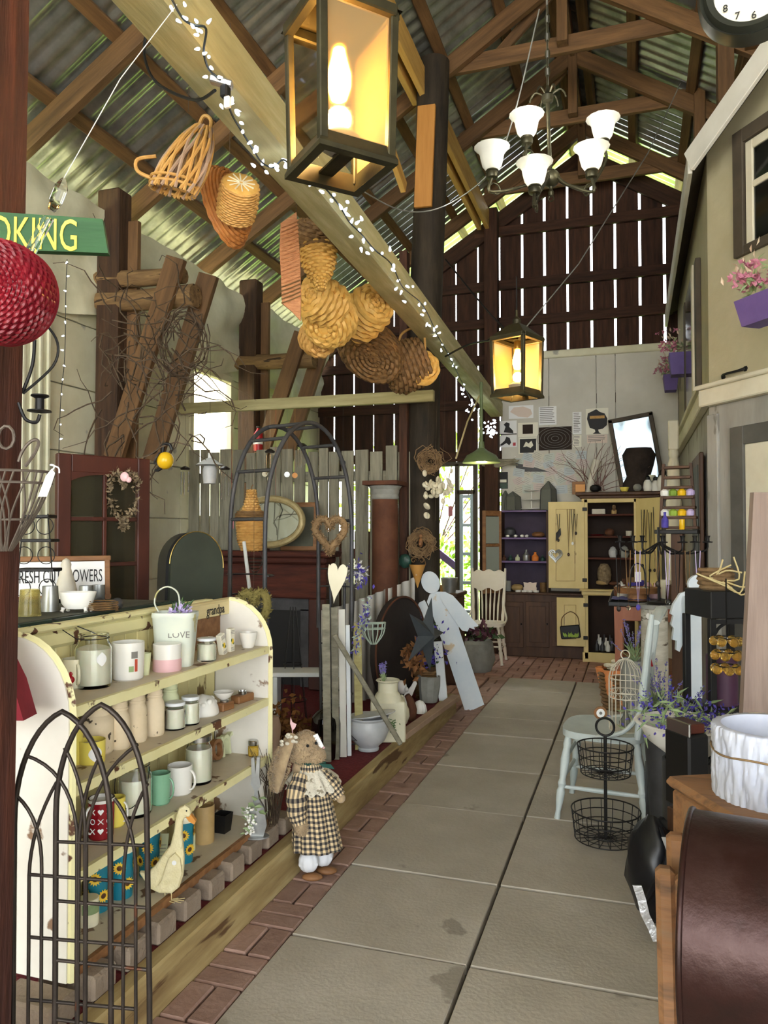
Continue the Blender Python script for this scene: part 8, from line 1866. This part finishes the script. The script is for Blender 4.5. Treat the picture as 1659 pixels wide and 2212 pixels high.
c = P(1400, 1430, d=4.08); t = thing('snowman_ornament', 'small white snowman with a red scarf hanging on the chair back', 'ornament', c)
build('body', MB().ball((0, 0, 0), (.022, .016, .03), 12, 8).ball((0, 0, .035), .017, 10, 7), 'plaster_white', t); build('scarf', MB().tube([(-.015, -.012, .02), (.012, -.014, .015), (.02, -.012, -.02)], .006, 6), 'red', t); build('cord', MB().tube([(0, 0, .05), (.02, .03, .26)], .001, 4), 'twig', t)
# ================================================================= lamps, chandelier, string lights, hanging baskets
def lampmat(name, col, es): return mat(name, col, rough=.4, emis=col, es=es)
lampmat('filament', (255, 190, 84), 26); lampmat('bulb_white', (255, 250, 240), 5); lampmat('mini_bulb', (222, 234, 255), 3.5); lampmat('led_red', (255, 30, 40), 5)
mat('lantern_glass', (255, 236, 206), rough=.06, trans=1.0, ior=1.05)
mat('lantern_dusty', (232, 196, 140), rough=.35, trans=.75, ior=1.05)
mat('frosted', (240, 240, 232), rough=.35, trans=.55, ior=1.2, emis=(255, 250, 236), es=.03)
mat('green_bronze', (46, 42, 28), (72, 66, 42), .5, .5, scale=10, bump=.1)
def plight(name, loc, e, col, rad=.03):
    l = bpy.data.lights.new(name, 'POINT'); l.energy = e; l.color = col; l.shadow_soft_size = rad; o = bpy.data.objects.new(name, l); COL.objects.link(o); o.location = loc; return o
def lantern(name, label, c, w, h, rz, m, e, chain=1.2):
    """square glazed lantern: c is the middle of its open base"""
    t = thing(name, label, 'lantern', c, (0, 0, rz)); b = w / 2
    for i, (x, y) in enumerate(((-1, -1), (1, -1), (1, 1), (-1, 1))):
        build('corner_post', MB().beam((x * b * .86, y * b * .86, .02), (x * b * .92, y * b * .92, h), .022, .022, up=(0, 1, 0), bev=.003), m, t, smooth=0)
        x2, y2 = ((1, -1), (1, 1), (-1, 1), (-1, -1))[i]
        build('base_rail', MB().add([(x * b, y * b, 0), (x2 * b, y2 * b, 0), (x2 * b * .78, y2 * b * .78, 0), (x * b * .78, y * b * .78, 0), (x * b, y * b, .012), (x2 * b, y2 * b, .012), (x2 * b * .84, y2 * b * .84, .05), (x * b * .84, y * b * .84, .05)], [(0, 1, 2, 3), (4, 7, 6, 5), (0, 4, 5, 1), (2, 6, 7, 3), (1, 5, 6, 2), (0, 3, 7, 4)]), m, t, smooth=0)
        build('top_rail', MB().beam((x * b * .95, y * b * .95, h), (x2 * b * .95, y2 * b * .95, h), .03, .03, bev=.004), m, t, smooth=0)
        build('pane', MB().add([(x * b * .85, y * b * .85, .045), (x2 * b * .85, y2 * b * .85, .045), (x2 * b * .9, y2 * b * .9, h - .01), (x * b * .9, y * b * .9, h - .01)], [(0, 1, 2, 3)]), 'lantern_dusty' if i in (1, 2) else 'lantern_glass', t, smooth=0)
    rf = build('roof', MB().add([(-b * 1.08, -b * 1.08, h), (b * 1.08, -b * 1.08, h), (b * 1.08, b * 1.08, h), (-b * 1.08, b * 1.08, h), (-b * .3, -b * .3, h + w * .38), (b * .3, -b * .3, h + w * .38), (b * .3, b * .3, h + w * .38), (-b * .3, b * .3, h + w * .38)], [(0, 1, 5, 4), (1, 2, 6, 5), (2, 3, 7, 6), (3, 0, 4, 7), (4, 5, 6, 7)]), m, t, smooth=0)
    build('finial', MB().lathe([(b * .2, 0), (b * .22, .03), (.008, .05), (.008, .09)], 14, T=Matrix.Translation((0, 0, h + w * .38))), m, rf)
    build('socket', MB().lathe([(.016, h * .98), (.02, h * .96), (.02, h * .84), (.014, h * .83)], 14), 'brass', t)
    build('bulb', MB().lathe([(0, h * .48), (.02, h * .5), (.03, h * .58), (.03, h * .66), (.018, h * .78), (.013, h * .85)], 18), 'filament', t)
    build('bowl', MB().lathe([(0, .04), (.02, .04), (.05, h * .16), (.055, h * .22), (.04, h * .26), (0, h * .25)], 20), 'pot_grey', t)
    build('cross_strap', MB().box((0, 0, .03), (w * .8, .04, .006)), m, t, smooth=0)
    build('chain', MB().tube([(0, 0, h + w * .38 + .08), (0, 0, h + w * .38 + chain)], .004, 6), 'black_iron', t)
    pl = plight('lantern_light', tuple(t.matrix_basis @ V(0, 0, h * .6)), e, (1, .66, .30), .03); pl.location = t.matrix_basis @ V(0, 0, h * .36)
    return t
c = P(735, 372, d=1.95); s = 1.95 / FPX
lantern('hanging_lantern', 'large glass lantern with a glowing filament bulb hanging in the foreground', c, .215, .385, YAW - 1.05, 'green_bronze', 5, chain=2.6)
c = P(1117, 860, d=4.7)
lantern('hanging_lantern', 'smaller glowing glass lantern hanging over the far part of the aisle', c, .24, .36, YAW + .85, 'green_bronze', 9, chain=.3)
o1 = P(1117, 730, d=4.7)
one('guy_wire', MB().tube([o1, P(1250, 570, d=5.2), P(1400, 330, d=5.8), P(1470, 180, d=6.2)], .004, 5), 'galv', 'thin wire running from the small lantern up to the right rafters', 'wire')
one('guy_wire', MB().tube([o1, P(1060, 680, d=4.9), P(962, 560, d=5.4)], .006, 5, sm=3), 'black_iron', 'dark wire running from the small lantern to the tarred pole', 'wire')
one('power_cord', MB().tube([P(962, 770, d=5.5), P(1010, 745, d=5.2), P(1060, 735, d=4.9), o1], .007, 5, sm=4), 'black_iron', 'black power cord from the pale beam to the small lantern', 'cord')
one('loop_wire', MB().tube([P(770, 405, d=4.2), P(870, 455, d=4.6), P(960, 445, d=4.8), P(1060, 370, d=4.6), P(1110, 250, d=4.4), P(1165, 20, d=4.3)], .004, 5, sm=6), 'galv', 'thin cable looping from the rafters to the chandelier chain', 'cable')
# chandelier
cc = P(1190, 385, d=4.3); s = 4.3 / FPX
ch_ = thing('chandelier', 'bronze five-arm chandelier with frosted bell shades', 'chandelier', cc)
mat('bronze', (56, 54, 42), (84, 80, 60), .4, .7, scale=14)
build('hub_ball', MB().ball((0, 0, 0), .05, 18, 12), 'bronze', ch_); build('drop_finial', MB().lathe([(0, -.11), (.012, -.1), (.016, -.08), (.008, -.06), (.012, -.045)], 12).tube([(.014 * cos(j * PI / 6), 0, -.115 + .016 * sin(j * PI / 6)) for j in range(12)], .004, 5, closed=True), 'bronze', ch_)
topz = P(1183, 220, d=4.3).z - cc.z
build('stem', MB().tube([(0, 0, 0), (-.01, 0, topz * .5), (-.015, 0, topz)], .011, 8), 'bronze', ch_)
build('crown', MB().lathe([(0, 0), (.03, .01), (.035, .04), (.015, .07), (.008, .1), (0, .1)], 14, T=Matrix.Translation((-.015, 0, topz))), 'bronze', ch_)
for k in range(6): a_ = PI * k / 3; build('crown_scroll', MB().tube([(-.015, 0, topz + .03), (-.015 + .06 * cos(a_), .06 * sin(a_), topz + .07), (-.015 + .09 * cos(a_), .09 * sin(a_), topz + .05), (-.015 + .1 * cos(a_), .1 * sin(a_), topz + .02)], .005, 6, sm=3), 'bronze', ch_)
for k in range(9): build('chain_link', MB().tube([(.012 * cos(j * PI / 5) if k % 2 else 0, 0 if k % 2 else .012 * cos(j * PI / 5), .03 * sin(j * PI / 5)) for j in range(10)], .004, 5, closed=True, T=Matrix.Translation((-.015, 0, topz + .13 + .05 * k))), 'bronze', ch_)
build('cord', MB().tube([(-.015, 0, topz + .1), (-.02, 0, topz + 1.9)], .006, 6), 'galv', ch_)
for u, v, dd, on_ in ((1138, 306, -.06, 1), (1303, 312, .12, 1), (1063, 378, -.16, 0), (1155, 412, -.28, 1), (1278, 378, -.18, 1)):
    e = P(u, v, d=4.3 + dd) - cc; e2 = e.copy(); hz = V(e.x, e.y, 0); hzn = hz.normalized()
    arm = build('arm', MB().tube([hzn * .04, hz * .35 + V(0, 0, -.05 + e.z * .1), hz * .75 + V(0, 0, -.1 + e.z * .4), hz * 1.05 + V(0, 0, e.z - .09), e + V(0, 0, -.01)], .009, 8, sm=6), 'bronze', ch_)
    build('scroll', MB().tube([e + V(0, 0, -.03) - hzn * .02 + (hzn * .045 * cos(j * .55) + V(0, 0, .045 * sin(j * .55))) * (1 - j / 16) + V(0, 0, -.05) for j in range(12)], .005, 6), 'bronze', arm)
    build('holder', MB().lathe([(0, -.02), (.03, -.015), (.034, .0), (.03, .015), (.036, .02), (.03, .03), (0, .03)], 16, T=Matrix.Translation(e)), 'bronze', arm)
    build('bell_shade', MB().lathe([(.034, .025), (.052, .05), (.062, .09), (.066, .115), (.082, .14), (.096, .15), (.093, .152), (.078, .143), (.062, .116), (.058, .09), (.048, .052), (.03, .03)], 28, T=Matrix.Translation(e), fn=lambda r, z, a, i: r * (1 + .012 * cos(14 * a))), 'frosted', arm)
    if on_:
        build('bulb', MB().ball(tuple(e + V(0, 0, .075)), (.028, .028, .04), 12, 8), 'bulb_white', arm); plight('chandelier_light', cc + e + V(0, 0, .15), 1.6, (1, .95, .85), .04)
# green pendant
c = P(1040, 1000, y=7.3); s = DEP(c) / FPX
t = thing('pendant_lamp', 'green enamel pendant lamp hanging near the far doorway', 'lamp', c)
mat('enamel_green', (96, 110, 70), (116, 130, 88), .45, scale=6)
build('shade', MB().lathe([(41 * s, 0), (40 * s, 3 * s), (32 * s, 16 * s), (14 * s, 26 * s), (7 * s, 32 * s), (6 * s, 46 * s), (5 * s, 46 * s), (6 * s, 30 * s), (13 * s, 24 * s), (31 * s, 14 * s), (39 * s, 1 * s)], 36), 'enamel_green', t)
mat('shade_white', (232, 230, 170), rough=.5)
build('liner', MB().lathe([(39.5 * s, .5 * s), (30.5 * s, 13 * s), (12 * s, 22 * s), (0, 24 * s)], 36), 'shade_white', t)
build('bulb', MB().ball((0, 0, 10 * s), 7 * s, 12, 8), 'filament', t); build('stem', MB().tube([(0, 0, 46 * s), (0, 0, 175 * s)], .016, 8), 'enamel_green', t)
plight('pendant_light', c + V(0, 0, -.0), 10, (1, .85, .45), .05)
one('rope_tie', MB().tube([P(985, 990, y=6.4), P(1010, 910, y=6.9), P(1040, 845, y=7.4)], .008, 6), 'straw', 'knotted rope running from the tarred pole to the pendant lamp', 'rope')
# string lights along the pale beam
st = thing('string_lights', 'string of white cone mini lights winding along the pale beam', 'lights', P(1055, 930, d=8.3))
path = [(372, 0), (395, 40), (420, 55), (445, 62), (440, 110), (452, 150), (485, 182), (490, 210), (500, 245), (520, 280), (545, 320), (565, 350), (590, 362), (612, 345), (640, 368), (690, 395), (730, 440), (755, 480), (780, 505), (810, 540), (845, 570), (870, 620), (905, 650), (925, 680), (945, 725), (965, 760), (985, 800), (1010, 850), (1030, 885), (1060, 930), (1072, 915)]
def bd(u, v):
    f = min(1, max(0, (v) / 890)); return 1.0 / ((1 - f) / 2.12 + f / 8.9) - .16
wp = [P(u, v, d=bd(u, v)) for u, v in path]
build('cable', MB().tube(wp, .0035, 5, sm=5), mat('cable_green', (26, 34, 28), rough=.6), st, world=True)
cone = MB(); cone.lathe([(0, 0), (.005, .002), (.0065, .008), (.004, .02), (0, .027)], 8)
cme = bpy.data.meshes.new('bulb'); cme.from_pydata(cone.v, [], cone.f); cme.shade_smooth(); cme.materials.append(MAT['mini_bulb'])
def minib(p, sc=1.0, par=st):
    o = bpy.data.objects.new('bulb', cme); COL.objects.link(o); o.parent = par
    m = Matrix.Translation(p) @ Euler((R.uniform(0, 6), R.uniform(0, 6), 0)).to_matrix().to_4x4() @ Matrix.Scale(sc, 4); o.matrix_basis = root(par).inverted() @ m
for i in range(len(wp) - 1):
    n = 3 if 14 < i < 28 else 2
    for k in range(n + 1):
        q = wp[i].lerp(wp[i + 1], k / (n + 1)); sc = DEP(q) / 3.0; sc = max(.6, min(1.1, sc)); minib(q + Vector((R.gauss(0, .02), R.gauss(0, .02), R.gauss(-.005, .02))) * sc, sc)
for k in range(26): minib(P(1058 + R.gauss(0, 9), 938 - abs(R.gauss(0, 10)) , d=8.2) + Vector((0, R.gauss(0, .04), R.gauss(0, .03))), 1.7)
for k in range(16): minib(P(1012 + R.uniform(-16, 16), 800 + 10 * k * .7 + R.uniform(-10, 10), d=8.0), 1.6)
# smaller fairy lights down the left wall
s2 = thing('fairy_lights', 'thin strand of fairy lights down the whitewashed wall', 'lights', P(135, 1000, d=4.6)); wp2 = [P(145, 560, d=4.6), P(142, 640, d=4.6), P(140, 770, d=4.6), P(132, 850, d=4.6), P(128, 940, d=4.6), P(127, 990, d=4.6)]
build('cable', MB().tube(wp2, .002, 4, sm=3), 'cable_green', s2, world=True)
for k in range(14): minib(P(146 - k * 1.4, 565 + 32 * k, d=4.58), .7, s2)
# outlet box and cords on the beam
c = P(478, 178, d=2.35); t = thing('outlet_box', 'grey outlet box with plugs on the pale beam', 'outlet', c); build('box', MB().box((0, 0, 0), (.07, .05, .02), .004, T=rotT(rot=(.3, .2, .5))), 'galv', t, smooth=0); build('plug', MB().box((.02, -.01, -.04), (.025, .03, .04), .005), 'black', t, smooth=0); build('adapter', MB().box((.03, -.015, -.075), (.02, .014, .035), .003), 'paper_w', t, smooth=0)
one('extension_cord', MB().tube([P(318, 60, d=2.6), P(312, 120, d=2.6), P(340, 180, d=2.55), P(420, 216, d=2.45), P(465, 195, d=2.35)], .005, 6, sm=6), 'black', 'black cord looping from the rafter to the outlet box', 'cord')
# ---- hanging baskets
def hang(t, top, m='twig'): build('string', MB().tube([top, top + V(0, 0, .6)], .0012, 4), m, t, world=True)
c = P(372, 415, d=2.95); s = 2.95 / FPX
t = thing('willow_basket', 'chunky peeled willow basket hanging on its end under the roof', 'basket', c, (0, .2, YAW))
for k in range(30):
    a_ = 2 * PI * k / 30; b_ = a_ + .5 * (1 if k % 2 else -1); f = lambda a, r, z: (r * 1.1 * cos(a) + z * .25, r * .7 * sin(a), z)
    build('willow_rod', MB().tube([f(a_, 44 * s, 0), f((a_ + b_) / 2, 46 * s, 55 * s), f(b_, 34 * s, 115 * s), f(b_, 16 * s, 152 * s)], .0068, 6, sm=4), 'wicker' if k % 3 else 'pinkish_wood', t)
build('base_weave', MB().tube([(46 * s * 1.1 * cos(.5 * j), 46 * s * .7 * sin(.5 * j), (4 + 1.0 * j) * s) for j in range(26)], .006, 6, sm=2), 'wicker', t)
build('handle', MB().tube([(-44 * s, 0, 20 * s), (-82 * s, 0, 30 * s), (-88 * s, 0, 55 * s), (-50 * s, 0, 70 * s)], .0075, 7, sm=5), 'wicker', t); build('handle', MB().tube([(26 * s, 0, 140 * s), (32 * s, 0, 175 * s), (50 * s, 0, 170 * s), (52 * s, 0, 130 * s)], .0075, 7, sm=5), 'wicker', t)
hang(t, c + CR * .06 + V(0, 0, 175 * s))
c = P(496, 440, d=3.25); s = 3.25 / FPX
t = thing('tray_basket', 'wide oval brown basket tray hanging on its side', 'basket', c + V(0, 0, -.17), (0, 0, YAW))
M_ = rotT((0, 0, .17), (PI / 2 - .25, -.16, 1.05), (1, 1, 1))
build('tray', weave(MB(), [(0, .04), (30 * s, .04), (70 * s, .03), (88 * s, -.02), (92 * s, -.04), (88 * s, -.04), (70 * s, .015), (0, .028)], 40, .002, M_ @ Matrix.Diagonal((.62, 1, 1, 1)), 26), 'rust_wicker' if mat('rust_wicker', (150, 92, 42), (186, 124, 64), .55, scale=20, bump=.2) else 0, t, smooth=60)
hang(t, c + V(0, 0, 90 * s))
c2 = P(518, 412, d=3.1)
t = thing('round_basket', 'round coiled basket with a star-patterned base hanging against the oval tray', 'basket', c2, (0, 0, YAW))
M_ = rotT((0, 0, 0), (PI / 2 - .55, 0, .35))
build('sides', weave(MB(), [(38 * s, -.12), (40 * s, -.06), (39 * s, 0), (36 * s, .03)], 36, .0018, M_, 14), 'wicker', t, smooth=60)
build('base', MB().lathe([(0, .036), (30 * s, .036), (36 * s, .03)], 36, T=M_), 'wicker_gold', t)
for k in range(12): a_ = 2 * PI * k / 12; build('star_ray', MB().tube([M_ @ V(4 * s * cos(a_), 4 * s * sin(a_), .038), M_ @ V(28 * s * cos(a_), 28 * s * sin(a_), .038)], .003, 5), 'cream_wood', t)
c = P(627, 575, d=3.85); s = 3.85 / FPX
def mat_pt(u, v): return P(u, v, d=3.85)
t = thing('woven_fan', 'long reddish woven mat hanging flat beside the baskets', 'mat', P(627, 690, d=3.85))
ol = [(606, 482), (640, 458), (648, 560), (650, 640), (649, 692), (630, 672), (609, 655), (607, 600), (604, 540)]
f = [mat_pt(u, v) for u, v in ol]; g = [q + CFW * .02 for q in f]; n = len(f)
mat('red_weave', (172, 112, 72), (204, 146, 102), .7, scale=30, st=(1, 1, 4), bump=.5)
build('panel', MB().add(f + g, [tuple(range(n)), tuple(reversed(range(n, 2 * n)))] + [(i, (i + 1) % n, (i + 1) % n + n, i + n) for i in range(n)]), 'red_weave', t, world=True, smooth=0)
for k in range(20):
    v = 476 + k * 8.6; u0, u1 = 608, 645 + k * .25; build('weave_cord', MB().tube([mat_pt(u0, v + 16) - CFW * .004, mat_pt((u0 + u1) / 2, v + 9) - CFW * .006, mat_pt(u1, v) - CFW * .004], .0035, 5), 'red_weave' if k < 15 else 'wicker_dark', t, world=True)
hang(t, mat_pt(640, 458))
def bas(name, lab, u, v, d, prpx, m, rot, nv=22, rows=16, amp=.006, rim=None, sq_=0, sc=(1, 1, 1)):
    c = P(u, v, d=d); s = d / FPX; t = thing(name, lab, 'basket', c, (0, 0, YAW)); M_ = rotT(rot=rot, s=sc)
    pr = [(r * s, z * s) for r, z in prpx]; q = MB(); weave(q, pr, nv, amp, M_ if not sq_ else M_, rows); build('body', q, m, t, smooth=60)
    if rim: build('rim', MB().tube([M_ @ V(rim[0] * s * cos(j * PI / 20), rim[0] * s * sin(j * PI / 20), rim[1] * s) for j in range(40)], rim[2], 7, closed=True), rim[3] if len(rim) > 3 else m, t)
    return t
bas('dark_basket', 'dark brown twig basket hanging behind the golden cone basket', 672, 515, 4.2, [(0, 30), (30, 30), (38, 10), (40, -20), (36, -22), (0, 24)], 'wicker_dark', (.5, .3, 0), rim=(40, -20, .01))
t = bas('cone_basket', 'golden pointed wicker basket tapering to a stem', 688, 560, 4.1, [(0, -72), (6, -70), (10, -50), (22, -38), (34, -10), (38, 22), (35, 24), (30, -6), (0, -30)], 'wicker_gold', (-.1, -.1, 0), nv=20, rows=26, amp=.007, rim=(38, 22, .010, 'wicker_dark'))
bas('bamboo_basket', 'broad bamboo basket bowl tilted towards the aisle', 715, 690, 4.55, [(0, -45), (36, -44), (50, -30), (54, 14), (51, 16), (47, -26), (0, -38)], 'wicker_gold', (-.75, .55, .1), nv=20, rows=18, amp=.006, rim=(54, 14, .009))
bas('bamboo_basket', 'drum-shaped bamboo basket with diagonal weave nested above the broad bowl', 697, 650, 4.4, [(0, 36), (40, 36), (44, 30), (44, -34), (40, -34), (38, 26), (0, 28)], 'wicker_gold', (1.35, -.1, -.7), nv=18, rows=16, amp=.006)
bas('bamboo_basket', 'small bamboo basket hanging below the broad bowl', 688, 735, 4.7, [(0, -26), (28, -26), (32, 10), (36, 26), (32, 26), (26, -18), (0, -20)], 'wicker', (-1.0, -.5, .1), nv=18, rows=16)
t = bas('square_basket', 'square-cornered yellow basket with a dark patterned rim', 788, 678, 4.9, [(0, 42), (36, 42), (44, 34), (46, -36), (42, -38), (38, 30), (0, 34)], 'wicker_gold', (1.2, -.35, .75), nv=18, rows=18, amp=.006, rim=(46, -36, .012, 'wicker_dark'))
bas('long_basket', 'long dark rectangular basket hanging at a slant', 800, 760, 5.35, [(0, -40), (60, -40), (72, -20), (76, 22), (72, 24), (62, -20), (0, -30)], 'wicker_dark', (-.85, .5, .55), nv=30, rows=22, amp=.008, rim=(76, 22, .016), sc=(1, .72, 1))
t = bas('handled_basket', 'shaggy dark basket with a hoop handle above the cross beam', 880, 790, 5.6, [(0, -44), (40, -44), (52, -24), (50, 20), (44, 40), (40, 38), (44, -20), (0, -34)], 'wicker_dark', (.2, 1.2, .3), nv=28, rows=24, amp=.008)
s = 5.6 / FPX; build('handle', MB().tube([(-18 * s, 0, 30 * s), (-14 * s, 0, 66 * s), (14 * s, 0, 82 * s), (36 * s, 0, 66 * s), (38 * s, 0, 20 * s)], .009, 7, sm=5), 'wicker', t)
bas('lid_basket', 'round yellow basket lid beside the handled basket', 912, 795, 5.55, [(0, 12), (20, 11), (34, 4), (36, -4), (30, -4), (0, 4)], 'wicker_gold', (1.3, .9, 0), nv=18, rows=8)
t = thing('led_clock', 'small grey box with a red digital display on the cross beam', 'device', P(870, 840, y=6.02)); build('case', MB().box((0, 0, .012), (.11, .05, .024), .003), 'galv', t, smooth=0); build('display', MB().box((.015, -.026, .012), (.055, .004, .014)), 'led_red', t, smooth=0)
